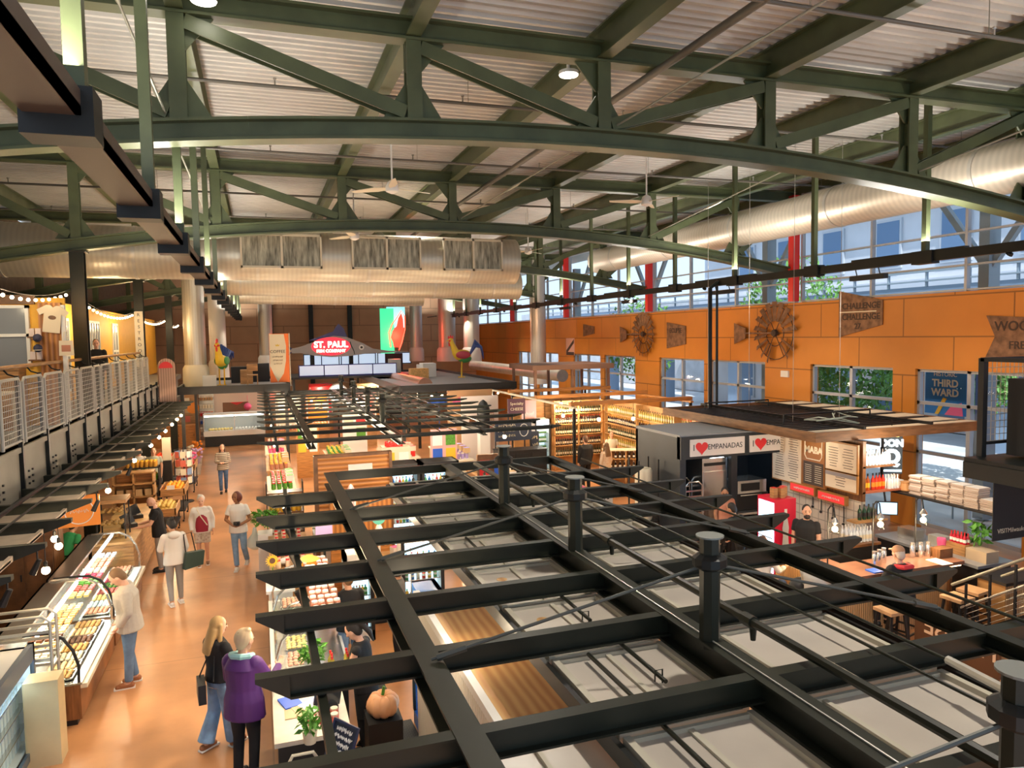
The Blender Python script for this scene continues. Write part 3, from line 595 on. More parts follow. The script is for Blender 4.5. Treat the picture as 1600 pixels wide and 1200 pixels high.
def grid(x0, x1, nx, y0, y1, ny, z, j=.01, rz=None):
    return [(x0+(x1-x0)*(i+.5)/nx+rnd.uniform(-j, j), y0+(y1-y0)*(k+.5)/ny+rnd.uniform(-j, j), z)+((rz,) if rz is not None else ()) for i in range(nx) for k in range(ny)]
def bottle_mesh(h=.3, r=.038, glass=None, label=None, cap=None, name='bottle'):
    def f():
        m = MB(); g = glass or mat('dark_bottle', (.03, .04, .015), .15)
        m.use(g).lathe([(r*.95, 0), (r, .01), (r, h*.58), (r*.8, h*.67), (r*.36, h*.76), (r*.34, h*.97), (r*.36, h)], n=8)
        m.use(label or CREAM).lathe([(r*1.02, h*.18), (r*1.02, h*.46)], n=8)
        m.use(cap or RED).lathe([(r*.4, h*.86), (r*.4, h*1.005)], n=6)
        return m.build(name, smooth=True)
    return f
def jar_mesh(h=.12, r=.045, body=None, lid=None, name='jar'):
    def f(): return MB().use(body or mat('honey', (.6, .3, .05), .2)).lathe([(r*.9, 0), (r, .01), (r, h*.78), (r*.8, h*.84)], n=8).use(lid or WHITE).lathe([(r*.85, h*.84), (r*.85, h)], n=8).build(name, smooth=True)
    return f
def box_mesh(d, m, name='box', top=None):
    def f():
        b = MB().use(m).box((0, 0, d[2]/2), d)
        if top: b.use(top).box((0, 0, d[2]+.004), (d[0]*.9, d[1]*.9, .008))
        return b.build(name)
    return f
def ball_mesh(r, m, name, sq=1): 
    def f():
        return MB().use(m).ball((0, 0, r*sq), (r, r, r*sq), 8, 6).build(name, smooth=True)
    return f
def tray_mesh(w, d, m, name='tray'):
    def f(): return MB().use(m).bx(-w/2, w/2, -d/2, d/2, 0, .012).bx(-w/2, -w/2+.01, -d/2, d/2, 0, .035).bx(w/2-.01, w/2, -d/2, d/2, 0, .035).bx(-w/2, w/2, -d/2, -d/2+.01, 0, .035).bx(-w/2, w/2, d/2-.01, d/2, 0, .035).build(name)
    return f
PAST = mat('pastry', (.66, .36, .12), .6, noise=.4, scale=25); CHOC = mat('chocolate', (.12, .045, .02), .4); CHEESE = mat('cheese', (.85, .66, .25), .5); MEAT = mat('meat', (.6, .12, .09), .4, noise=.4, scale=20); FISHM = mat('fish_fillet', (.85, .42, .28), .4); ICE = mat('ice', (.75, .85, .92), .3)
# deli case on the counter (customers at -x)
t = thing('deli_case', 'curved glass deli case with silver trim beside the purple jacket woman', 'display case', (.95, 12.4, .8), R(180))
arc = [(.86, .02), (.87, .2), (.8, .42), (.66, .56), (.48, .6), (.3, .6)]; n = len(arc); L = 2.7
MB().bx(0, .88, 0, L, 0, .02).build('deck', CHROME, t)
m = MB(); m.add([(x, .03, z) for x, z in arc]+[(x, L-.03, z) for x, z in arc], [(i, i+1, n+i+1, n+i) for i in range(n-1)]); m.build('curved_glass', CASEG, t)
for y in (.02, L*.33, L*.66, L-.02): MB().tube([(x, y, z) for x, z in arc], .018, 6).build('glass_rib', CHROME, t)
MB().bx(0, .32, 0, L, .58, .61).build('top_shelf', CHROME, t); MB().bx(.3, .34, .05, L-.05, .55, .58).build('light_strip', COLD, t)
on(0, tray_mesh(.34, .5, CHROME), [(.36, 9.98+.55*i, .825, 0) for i in range(5)], [f'steel tray in the curved deli case, {ORD[i]} from the register end' for i in range(5)], 'tray', 'deli case trays')
for i in range(5):
    on(0, ball_mesh(.035, [FISHM, CHEESE, MEAT, GREEN, FISHM][i], 'deli_morsel', .6), grid(.22, .5, 4, 9.76+.55*i, 10.2+.55*i, 5, .838), f'{["pink", "yellow", "dark red", "green", "pale orange"][i]} deli morsel on the {ORD[i]} steel tray from the register end', 'food', f'deli morsels, tray {i+1}')
on(0, jar_mesh(.14, .05, mat('spice', (.5, .2, .12), .5)), grid(.55, .93, 4, 9.8, 12.3, 12, 1.412, .015), 'small jar on top of the curved deli case', 'jar', 'jars on the deli case')
on(0, bottle_mesh(.26, .035, mat('oil_bottle', (.35, .3, .05), .2)), grid(.62, 1.0, 2, 9.0, 9.28, 3, .95), 'oil bottle at the end of the front counter', 'bottle', 'oil bottles on the front counter')
# things on the front counter
def plant(lab, loc, r=.14, h=.3, pot=None, leafn=60, lm=None, name='potted_herb', leaf=.05):
    t = thing(name, lab, 'plant', loc); rn = random.Random(int(loc[0]*91+loc[1]*13))
    if pot: MB().lathe([(r*.5, 0), (r*.65, h*.38), (r*.6, h*.38)], n=12).build('pot', pot, t, smooth=True)
    m = MB()
    for k in range(leafn):
        a, q, z = rn.uniform(0, 6.28), rn.uniform(0, 1)**.5*r, h*(.35+.65*rn.random())
        T = Matrix.Translation((math.cos(a)*q, math.sin(a)*q, z)) @ Euler((rn.uniform(-1, 1), rn.uniform(-1, 1), a)).to_matrix().to_4x4()
        m.add([(-leaf, 0, 0), (0, -leaf*.55, .01), (leaf*1.2, 0, 0), (0, leaf*.55, .01)], [(0, 1, 2, 3)], T)
    for k in range(5):
        a = k*1.256; m.tube([(0, 0, h*.2), (math.cos(a)*r*.6, math.sin(a)*r*.6, h*.8)], .006, 4)
    m.build('leaves', lm or GREEN, t)
    return t
plant('bright green bunch of herbs on the counter by the curved case', (.5, 9.35, .95), .16, .34, WHITE, 110)
plant('leafy green plant at the aisle corner of the soap stall', (-.0, 16.75, .9), .26, .45, None, 140, leaf=.07)
o = MB().bx(-.15, .15, -.2, .2, 0, .9).build('plant_plinth', WHITE, loc=(-.0, 16.75, 0)); tag(o, 'white plinth under the leafy plant on the aisle', 'plinth')
t = thing('sunflower_vase', 'sunflower standing in a vase on the white aisle counter', 'flower', (.1, 12.9, .95))
MB().lathe([(.05, 0), (.07, .1), (.05, .18)], n=10).build('vase', mat('vase_glass', (.5, .6, .35), .1), t, smooth=True)
MB().tube([(0, 0, .1), (0, -.02, .38)], .01, 6).build('stem', GREEN, t); T = facing((0, -.03, .42), (-.1, -1, .45))
m = MB()
for k in range(16): m.prism([(.04, -.02), (.12, 0), (.04, .02)], .006, T @ Matrix.Rotation(k*.393, 4, 'Z'))
m.build('petals', mat('sunflower_petal', (.95, .55, .02), .5), t); MB().lathe([(.05, 0), (.045, .02)], T=T).build('flower_centre', CHOC, t)
o = MB().box((0, 0, .01), (.2, .28, .02), .3).build('tablet', BLUE, loc=(.2, 8.55, .952)); tag(o, 'blue screened tablet lying on the front counter', 'tablet')
for k in range(4): tag(MB().box((0, 0, .004), (.18, .26, .006), k*.3).build('paper_sheet', mat('kraft', (.62, .42, .24), .7) if k < 2 else WHITE, loc=(.22+.1*k, 8.3+.03*k, .952+.007*k)), ['brown paper sheet beneath the tablet', 'brown paper wrap on the front counter', 'white receipt sheet on the front counter', 'white paper by the register'][k], 'paper')
t = thing('cash_register', 'black slanted register screen on the front counter', 'register', (.58, 8.3, .95), .2); MB().box((0, 0, .02), (.22, .2, .04)).build('base', BLACK, t); MB().bar((0, 0, .04), (.05, 0, .28), .3, .03, (0, 1, 0)).build('screen', mat('dark_screen', (.03, .035, .04), .1), t)
on(0, jar_mesh(.09, .05, MEAT, CREAM, 'tub'), grid(.35, .7, 3, 7.9, 8.15, 2, .95), 'small deli tub on the front counter', 'tub', 'tubs on the front counter')
t = thing('chalkboard_sign', 'framed chalkboard with white handwriting at the bottom by the canopy', 'sign', (.62, 7.2, 0)); 
T = facing((0, 0, 1.05), (-.7, -.45, .35)) @ Matrix.Scale(.68, 4); MB().bx(-.24, .24, -.34, .34, -.02, 0, T).build('board', mat('slate', (.02, .03, .06), .6), t); MB().bx(-.27, .27, .34, .37, -.02, .02, T).bx(-.27, .27, -.37, -.34, -.02, .02, T).bx(-.27, -.24, -.34, .34, -.02, .02, T).bx(.24, .27, -.34, .34, -.02, .02, T).build('frame', mat('navy', (.02, .03, .08), .4), t)
for i in range(6): scrawl((.34, .38, .3, .38, .26, .34)[i], .065, T @ Matrix.Translation((0, .26-.1*i, .004)), WHITE, t, i)
MB().bar((0, .1, 0), (0, .1, 1.0), .05, .05).build('easel_leg', WOOD, t); MB().bx(-.2, .2, -.06, .26, 0, .03).build('easel_foot', WOOD, t)
for k, (x, y, m_) in enumerate(((.78, 7.0, RED), (.9, 7.1, PINK), (.7, 6.85, YELLOW))): tag(MB().ball((0, 0, .11), .11).build('gourd', m_, loc=(x, y, .78), smooth=True), [f'{c} round gourd below the chalkboard sign' for c in ('red', 'pink', 'yellow')][k], 'gourd')
o = MB().bx(-.5, .35, -.3, .3, 0, .78).build('display_plinth', mat('slate_grey', (.1, .11, .12), .6), loc=(.8, 6.95, 0)); tag(o, 'dark display block below the chalkboard sign', 'plinth')
t = thing('bentwood_chair', 'pale bentwood chair beside the black front counter', 'chair', (.28, 7.3, 0))
MB().lathe([(.2, .44), (.21, .47)], n=16).build('seat', CREAM, t)
for sx, sy in ((-.14, -.14), (.14, -.14), (-.14, .14), (.14, .14)): MB().tube([(sx*1.2, sy*1.2, 0), (sx, sy, .45)], .016, 6).build('leg', CREAM, t)
MB().tube([(-.18, .15, .45), (-.19, .2, .75), (-.1, .22, .9), (.1, .22, .9), (.19, .2, .75), (.18, .15, .45)], .018, 8).build('backrest', CREAM, t)
plant('trailing green plant hanging beside the bentwood chair', (.36, 7.62, .95), .12, .36, CREAM, 60)
for k, (x, y, z, m_, nm, lb) in enumerate(((1.25, 8.55, .62, mat('pumpkin', (.85, .42, .2), .5), 'pumpkin', 'big pale orange pumpkin behind the front counter'),)):
    t = thing(nm, lb, 'pumpkin', (x, y, z)); m = MB()
    for j in range(8): m.ball((.1*math.cos(j*.785), .1*math.sin(j*.785), .13), (.1, .1, .13), 8, 6)
    m.build('flesh', m_, t, smooth=True); MB().tube([(0, 0, .24), (.02, 0, .34)], .02, 6).build('stem', GREEN, t)
o = MB().bx(-.2, .2, -.2, .2, 0, .62).build('side_table', BLACK, loc=(1.25, 8.55, 0)); tag(o, 'black block under the big pumpkin', 'table')
t = thing('cloth_bag', 'pale pink cloth bag hanging from the canopy behind the server', 'bag', (1.75, 9.2, 1.1)); MB().prism([(-.16, -.3), (.16, -.3), (.1, .1), (-.1, .1)], .08, facing((0, 0, 0), (-.3, -1, 0))).build('body', mat('pale_cloth', (.8, .62, .55), .8), t); MB().tube([(0, 0, .08), (0, 0, 1.6)], .008, 5).build('cord', CREAM, t)
# fish fridge and drinks coolers behind
def cooler(name, lab, x0, x1, y0, y1, h, body, rows=4, face='-y', cat='fridge', glow=COLD, goods=True, cols=5):
    t = thing(name, lab, cat, ((x0+x1)/2, (y0+y1)/2, 0)); w, d = (x1-x0)/2, (y1-y0)/2
    if face == '-x': t.rotation_euler = (0, 0, R(-90)); w, d = d, w
    elif face == '+x': t.rotation_euler = (0, 0, R(90)); w, d = d, w
    MB().bx(-w, -w+.05, -d, d, 0, h).bx(w-.05, w, -d, d, 0, h).bx(-w, w, -d, d, h-.15, h).bx(-w, w, -d, d, 0, .18).bx(-w, w, d-.05, d, 0, h).build('cabinet', body, t)
    MB().bx(-w+.05, w-.05, d-.07, d-.052, .2, h-.16).build('lit_back', mat('cooler_lit_back', (.6, .82, .95), .4, emit=1.2), t)
    MB().bx(-w+.05, w-.05, -d+.02, -d+.05, h-.19, h-.155).build('light_strip', glow, t)
    for k in range(rows): MB().bx(-w+.05, w-.05, -d+.08, d-.07, .2+(h-.4)*k/rows, .215+(h-.4)*k/rows).build('shelf', CHROME, t)
    MB().bx(-w+.03, w-.03, -d+.005, -d+.015, .2, h-.16).build('glass_door', CASEG, t); MB().bx(-w, -w+.06, -d-.01, -d+.02, .18, h-.14).bx(w-.06, w, -d-.01, -d+.02, .18, h-.14).build('door_frame', BLACK, t)
    if goods:
        hh = (h-.4)/rows
        T = Matrix.Translation(t.location) @ Matrix.Rotation(t.rotation_euler.z, 4, 'Z'); sp = []
        for k in range(rows):
            for c in range(cols): 
                p = T @ Vector((-w+.12+(2*w-.24)*c/max(1, cols-1), -d+.2, .216+hh*k)); sp.append((p.x, p.y, p.z, 0))
        return t, sp, hh
    return t, [], 0
drinks = [mat(f'drink_{i}', c, .25) for i, c in enumerate(((.7, .06, .04), (.85, .5, .05), (.1, .4, .12), (.05, .18, .55), (.8, .8, .75)))]
def fill(sp, hh, where, grp, tall=.26):
    for q in range(5):
        s = [p for i, p in enumerate(sp) if i % 5 == q]
        if s: on(0, bottle_mesh(min(tall, hh*.85), .034, drinks[q], WHITE, drinks[(q+1) % 5], 'drink_bottle'), s, f'{("red", "amber", "green", "blue", "white")[q]} drink bottle {where}', 'bottle', f'{grp}, {("red", "amber", "green", "blue", "white")[q]}')
for (x0, x1, y0, y1, h, b, lab, wh) in ((1.22, 1.7, 12.25, 12.7, 1.5, WHITE, 'white framed glass seafood fridge behind the black hooded server', 'in the seafood fridge'), (2.2, 2.95, 12.4, 12.85, 1.7, WHITE, 'bright lit glass fridge under the pale stall roof', 'in the bright fridge under the pale roof')):
    t, sp, hh = cooler('glass_fridge', lab, x0, x1, y0, y1, h, b, 4, cols=6); fill(sp, hh, wh, wh[3:], .14)
t, sp, hh = cooler('drinks_cooler', 'black drinks cooler with lit shelves behind the orange slat wall', 2.62, 3.3, 16.0, 16.6, 2.3, BLACK, 5, cols=7); fill(sp, hh, 'in the cooler next to the orange slats', 'cooler by the slats')
t, sp, hh = cooler('drinks_cooler', 'wide black drinks cooler behind the yellow shirt shopper', 3.35, 4.2, 16.0, 16.6, 2.3, BLACK, 5, cols=8); fill(sp, hh, 'in the wide cooler by the yellow shirt shopper', 'wide cooler')
t, sp, hh = cooler('blue_fridge', 'tall blue lit fridge with a violet side panel', 1.78, 2.1, 8.5, 9.4, 1.9, mat('fridge_blue', (.02, .16, .55), .35), 5, '-x', glow=mat('blue_glow', (.1, .5, 1), .3, emit=5), goods=False)
MB().bx(-.47, .47, .1, .16, .1, 1.9).build('side_panel', mat('violet', (.2, .22, .62), .5), t);
tag(MB().bx(0, .2, 0, .05, 0, 1.9).build('fridge_panel', mat('violet', (.2, .22, .62), .5), loc=(2.1, 8.42, 0)), 'violet panel with white letters beside the blue fridge', 'panel')
text('FIN', .12, facing((.1, -.003, 1.6), (0, -1, 0)), WHITE, bpy.data.objects['fridge_panel'])
# orange slatted back walls
SLAT = mat('orange_slats', (.62, .27, .07), .45, kind='band', scale=3.2, col2=(.36, .13, .03), bump=.5); SLAT.node_tree.nodes['Wave Texture'].bands_direction = 'Z'
SLATV = mat('orange_slats_upright', (.6, .25, .06), .45, kind='band', scale=3.4, col2=(.33, .12, .03), bump=.5)
t = thing('slat_wall', 'orange horizontal slat wall behind the centre stalls', 'partition', (0, 0, 0)); MB().bx(1.05, 2.6, 15.6, 15.7, 1.25, 2.62).build('slats', SLAT, t); MB().bx(1.05, 2.6, 15.58, 15.72, 2.62, 2.68).bx(1.0, 1.08, 15.56, 15.74, 0, 2.68).bx(2.56, 2.62, 15.56, 15.74, 0, 2.68).build('frame', WOODD, t)
MB().bx(1.7, 2.2, 15.57, 15.6, 2.15, 2.45).build('notice', WHITE, t)
t = thing('slat_screen', 'orange upright slat screen behind the surfboard sign', 'partition', (0, 0, 0)); MB().bx(1.2, 2.4, 14.5, 14.58, .95, 2.0).build('slats', SLATV, t); MB().bx(1.2, 2.4, 14.48, 14.6, 2.0, 2.06).build('rail', WOODD, t); MB().bx(1.2, 2.4, 14.5, 14.58, 0, .95).build('panel', WOODO, t)
tag(MB().ball((0, 0, .3), (.09, .02, .32), 12, 8).build('surfboard_sign', mat('surf_pink', (.8, .35, .38), .5, kind='band', scale=4, col2=(.9, .8, .75)), loc=(1.55, 13.9, 1.75), smooth=True), 'small pink and white surfboard sign before the orange slats', 'sign')
t = thing('round_sign', 'teal round sign on a white stand above the jar counter', 'sign', (1.95, 13.2, .95)); MB().lathe([(.12, 0), (.12, .02)], n=24, T=facing((0, 0, .9), (-.2, -1, .1))).build('disc', TEAL, t); MB().lathe([(.12, .55), (.05, .75), (.02, .8)], n=12).tube([(0, 0, 0), (0, 0, .6)], .02, 8).build('stand', WHITE, t)
t = thing('lavender_sign', 'lavender rounded board standing on the soap stall', 'sign', (.95, 12.75, .0)); MB().bx(-.14, .14, -.02, .02, 1.55, 2.0).build('board', mat('lavender', (.45, .35, .68), .6), t); MB().bx(-.02, .02, -.02, .02, 0, 1.56).bx(-.15, .15, -.15, .15, 0, .03).build('stand', BLACK, t)
on(0, jar_mesh(.13, .055, mat('white_jar', (.8, .75, .7), .4), CREAM), grid(1.55, 2.65, 7, 12.95, 13.4, 3, .95), 'white jar lined up on the oak jar counter', 'jar', 'white jars on the oak counter')
on(0, box_mesh((.2, .16, .18), mat('white_parcel', (.75, .7, .66), .6), 'gift_box', PINK), [(2.35, 13.75, .95, .3), (2.58, 13.8, .95, .1), (1.7, 13.8, .95, .5)], ['white gift box with pink top beside the jars', 'white gift box at the roof end of the jar counter', 'white gift box near the slat screen'], 'box', 'gift boxes')
on(0, jar_mesh(.16, .04, mat('candle_wax', (.8, .6, .45), .5), RED, 'candle'), grid(.15, .75, 4, 14.0, 16.5, 9, .85), 'candle jar on the wooden soap stall counter', 'candle', 'candles on the soap stall')
t = thing('shelf_unit', 'dark open shelf of small goods beside the aisle in the soap stall', 'shelf', (.45, 17.2, 0))
for z in (.3, .75, 1.2, 1.65): MB().bx(-.4, .4, -.18, .18, z, z+.03).build('shelf', WOODD, t)
for sx in (-.4, .38): MB().bx(sx, sx+.02, -.18, .18, 0, 1.9).build('upright', BLACK, t)
for z in (.33, .78, 1.23): on(0, jar_mesh(.2, .05, rnd.choice(drinks), CREAM), grid(.1, .8, 6, 17.08, 17.3, 2, z), f'small goods jar on the {dict([(.33, "bottom"), (.78, "middle"), (1.23, "upper")])[z]} shelf of the dark soap stall unit', 'jar', f'goods on the dark shelf {z}')
for k, (x, y, r, m_, lb) in enumerate(((.65, 12.1, .18, ORANGE, 'orange round basket bowl on the deli case end'), (.3, 15.2, .13, WHITE, 'white paper lantern on the soap stall'), (.32, 14.3, .11, WHITE, 'white shell ornament on the soap stall'))):
    tag(MB().lathe([(r*.3, 0), (r, r*.5), (r*.95, r*.8), (r*.4, r*1.1)], n=14).build('bowl' if k == 0 else 'lantern', m_, loc=(x, y, 1.41 if k == 0 else .86), smooth=True), lb, 'bowl' if k == 0 else 'ornament')
# hanging bulbs over the stalls
def bulb(loc, lab, top, grp='bare hanging bulbs', e=14, r=.05, m=None, col=(1, .72, .42)):
    t = thing('pendant_bulb', lab, 'lamp', loc, 0, grp)
    MB().tube([(0, 0, r*2), (0, 0, top-loc[2])], .006, 5).build('cord', BLACK, t); MB().lathe([(.022, r*.8), (.025, r*2.2), (.01, r*2.4)], n=8).build('socket', BLACK, t); MB().ball((0, 0, 0), r, 12, 8).build('bulb', m or BULB, t, smooth=True)
    if e: lamp('POINT', (loc[0], loc[1], loc[2]-r-.06), e, col, .05)
for k, (x, y, z, lb) in enumerate(((.33, 12.2, 2.4, 'above the far end of the curved deli case'), (.33, 9.8, 2.36, 'above the middle of the curved deli case'), (.33, 8.9, 2.36, 'above the register end of the front counter'), (1.1, 12.5, 2.54, 'before the orange slat wall'), (2.46, 12.5, 2.54, 'at the middle of the front canopy end beam'), (3.75, 12.5, 2.54, 'at the far corner of the front canopy end beam'), (6.1, 18.41, 2.42, 'at the corner of the far canopy'), (.33, 20, 2.35, 'at the aisle edge of the far canopy'), (.33, 24.5, 2.35, 'farther along the aisle edge of the far canopy'), (.33, 29, 2.35, 'at the aisle end of the far canopy'))):
    bulb((x, y, z), f'bare glowing bulb hanging {lb}', 2.78 if x > .4 else 2.62, e=16)
for k, y in enumerate((7.9, 9.3, 10.6, 11.9)):
    t = thing('track_spot', f'small black track spotlight over the front counters, {ORD[k]} from the front', 'lamp', (.33, y, 2.58), group='track spots on the front canopy'); MB().tube([(0, 0, 0), (0, 0, -.1), (-.03, 0, -.12), (.05, 0, -.26)], [.01, .01, .04, .055], 10).build('head', BLACK, t)
    lamp('SPOT', (.4, y, 2.28), 34, (1, .86, .68), .05, rot=(0, R(12), 0), spot=105)
for k, (x, y) in enumerate(((1.5, 6.5), (1.4, 9.2), (1.7, 11.2), (2.6, 11.0), (3.9, 8), (3.9, 11), (2.2, 13.2), (3.2, 15))): lamp('POINT', (x, y, 2.36), 16, (1, .8, .55), .1)  # added points without bulbs, brightening the centre stalls
# ================================================================= AISLE, BALCONY SIDE
KR = mat('stall_red_wood', (.3, .12, .04), .45, noise=.4, scale=3, stretch=(9, 1, 1), bump=.1)
c1 = curved_case('pastry_case', 'wood fronted curved glass pastry case at the near end of the aisle', (-2.4, 10.9, 0), 0, 2.35, KR, dep=.95, z0=.55, zt=1.3, light=BULBW)
c2 = curved_case('pastry_case', 'curved glass case with a bright icy front where the grey sweater man looks', (-2.4, 13.4, 0), 0, 2.9, KR, dep=.95, z0=.55, zt=1.3)
MB().bx(.0, .08, 0, 2.35, .5, .56).build('front_ledge', CREAM, c1); MB().bx(.0, .08, 0, 2.9, .5, .56).build('front_ledge', CREAM, c2)
lamp('AREA', (-2.9, 12.1, 1.24), 11, (1, .82, .58), .12, 2.2); lamp('AREA', (-2.9, 14.85, 1.24), 14, (1, .93, .85), .12, 2.7)
goods = [PAST, CREAM, CHOC, mat('glaze', (.8, .55, .3), .3), mat('berry', (.55, .05, .1), .3), CHEESE]
def case_goods(y0, y1, nm, mats, words, n):
    for r in range(n):
        a = y0+(y1-y0)*r/n; b = y0+(y1-y0)*(r+1)/n
        tag(tray_mesh(.42, b-a-.03, CHROME)(), f'steel tray of {words[r]} in the {nm}, {ORD[r]} along', 'tray', f'trays in the {nm}').location = (-2.72, (a+b)/2, .585)
        on(0, ball_mesh(.034, mats[r], 'pastry', .7), grid(-2.9, -2.54, 5, a+.03, b-.03, 5, .598, .006), f'{words[r][:-1] if words[r].endswith("s") else words[r]} on the {ORD[r]} tray of the {nm}', 'pastry', f'{words[r]} in the {nm}')
        on(0, box_mesh((.07, .055, .04), mats[(r+2) % len(mats)], 'pastry_slice'), grid(-3.2, -2.78, 4, a+.02, b-.02, 3, .905, .004, 0), f'small slice on the glass shelf of the {nm}, {ORD[r]} group', 'pastry', f'slices on the {nm} shelf, section {r+1}')
case_goods(10.98, 13.2, 'wood fronted near case', [PAST, goods[3], CREAM, PAST, CHOC, goods[3], PAST], ['brown rolls', 'glazed buns', 'cream puffs', 'golden pastries', 'chocolate bites', 'honey buns', 'nut tarts'], 7)
case_goods(13.5, 16.2, 'icy front case', [FISHM, ICE, CHEESE, MEAT, GREEN, goods[4], CREAM, FISHM], ['pink fillets', 'white fillets', 'yellow cheeses', 'red sausages', 'green olives', 'berry tarts', 'cream cakes', 'orange fillets'], 8)
tag(MB().box((0, 0, .006), (.3, 2.6, .012)).build('ice_bed', ICE, loc=(-2.52, 14.85, .584)), 'pale crushed ice strip along the front of the icy case', 'ice')
counter('wood panelled service counter where the bald man stands', -3.3, -2.55, 16.5, 20.2, 1.05, WOOD, mat('honey_wood', (.6, .34, .13), .4, noise=.3, scale=3))
t = thing('glass_cabinet', 'square glass display cabinet on the service counter with wooden top', 'display case', (-2.98, 17.0, 1.05))
for sx in (-.27, .25):
    for sy in (-.27, .25): MB().bx(sx, sx+.025, sy, sy+.025, 0, .75).build('corner_post', BLACK, t)
MB().bx(-.3, .3, -.3, .3, .75, .82).build('top', WOOD, t); MB().bx(-.27, .27, -.27, .27, .25, .26).bx(-.27, .27, -.27, .27, .5, .51).build('shelf', GLASS, t); MB().bx(-.265, .265, -.268, -.262, 0, .75).bx(.262, .268, -.265, .265, 0, .75).build('glass', CASEG, t)
for z in (1.06, 1.32, 1.57): on(0, ball_mesh(.05, PAST, 'bread_roll', .7), grid(-3.2, -2.76, 4, 16.8, 17.2, 3, z), f'bread roll on the {dict([(1.06, "bottom"), (1.32, "middle"), (1.57, "top")])[z]} level of the glass cabinet', 'bread', f'rolls in the glass cabinet {z}')
for k, y in enumerate((17.75, 18.6)):
    t = thing('payment_terminal', ['black payment terminal in front of the bald man', 'black card screen farther along the service counter'][k], 'terminal', (-2.8, y, 1.05), .4)
    MB().box((0, 0, .04), (.28, .22, .08)).build('base', BLACK, t); MB().bar((0, -.02, .08), (-.08, .02, .3), .24, .02, (0, 1, 0)).build('screen', mat('dark_screen', (.03, .035, .04), .1), t); MB().box((.06, -.06, .09), (.08, .05, .02)).build('keypad', GALV, t)
t = thing('hanging_sign', 'orange square sign with a white ring hung above the aisle case', 'sign', (-3.1, 14.6, 2.13), R(8)); MB().bx(-.34, .34, -.02, .02, -.27, .28).build('board', ORANGE, t)
MB().tube([(.22*math.cos(a*.209)+.02, -.025, .22*math.sin(a*.209)) for a in range(30)], .009, 6, closed=True).build('ring', WHITE, t); scrawl(.26, .07, facing((.02, -.022, 0), (0, -1, 0)), WHITE, t, 3)
for sx in (-.28, .28): MB().tube([(sx, 0, .28), (sx, 0, .6)], .005, 5).build('wire', BLACK, t)
def cabinet(lab, x0, x1, y0, y1, h, m, doors=2, name='cabinet', top=None, face='-y'):
    t = thing(name, lab, 'cabinet', ((x0+x1)/2, (y0+y1)/2, 0)); w, d = (x1-x0)/2, (y1-y0)/2
    MB().bx(-w, w, -d, d, 0, h).build('body', m, t); MB().bx(-w-.02, w+.02, -d-.02, d+.02, h, h+.03).build('top', top or m, t)
    for k in range(doors):
        a = -w+2*w*k/doors+.02; b = -w+2*w*(k+1)/doors-.02
        o = MB().bx(a, b, -d-.02, -d, .1, h-.08).build('door', m, t); MB().bx(b-.06, b-.04, -d-.045, -d-.02, h*.5, h*.5+.12).build('handle', BLACK, o)
    return t
cabinet('tall brown cabinet below the orange ring sign', -4.5, -3.6, 15.0, 15.7, 1.75, WOODD)
cabinet('dark brown glossy cabinet behind the near pastry case', -5.3, -4.4, 13.6, 14.4, 1.6, mat('dark_lacquer', (.06, .03, .02), .2))
t = thing('wooden_hutch', 'light wooden shelf hutch behind the service counter', 'shelf', (-3.25, 21.7, 0))
for x in (-.5, -.02, .46): MB().bx(x, x+.04, -.2, .2, 0, 1.62).build('upright', WOOD, t)
for z in (.5, .95, 1.3, 1.6): MB().bx(-.5, .5, -.2, .2, z, z+.04).build('shelf', WOOD, t)
MB().bx(-.5, .5, .17, .2, 0, 1.6).build('back_board', WOODO, t)
on(0, box_mesh((.16, .2, .18), mat('kraft_box', (.5, .32, .16), .7), 'carton'), grid(-3.7, -2.8, 4, 21.6, 21.75, 1, .99, 0, 0), 'brown carton on the middle shelf of the wooden hutch', 'box', 'cartons on the hutch')
# produce stands by the aisle
def stand(lab, x0, x1, y0, y1, h):
    t = thing('produce_stand', lab, 'stand', ((x0+x1)/2, (y0+y1)/2, 0)); w, d = (x1-x0)/2, (y1-y0)/2
    MB().bx(-w, w, -d, d, h-.2, h-.17).bx(-w, w, -d, -d+.03, h-.17, h).bx(-w, w, d-.03, d, h-.17, h).bx(-w, -w+.03, -d, d, h-.17, h).bx(w-.03, w, -d, d, h-.17, h).build('crate', WOOD, t)
    for sx in (-w+.03, w-.06):
        for sy in (-d+.03, d-.06): MB().bx(sx, sx+.03, sy, sy+.03, .06, h-.2).build('leg', BLACK, t); MB().ball((sx, sy, .03), .03, 8, 6).build('caster', BLACK, t)
    MB().bx(-w, w, -d, d, .3, .33).build('lower_shelf', BLACK, t)
    return t
OR1 = mat('orange_fruit', (.95, .4, .02), .4); LEM = mat('lemon', (.9, .68, .08), .4); APP = mat('apple_red', (.6, .03, .03), .3); TOM = mat('tomato_red', (.85, .08, .02), .25); POT = mat('squash', (.75, .5, .12), .5)
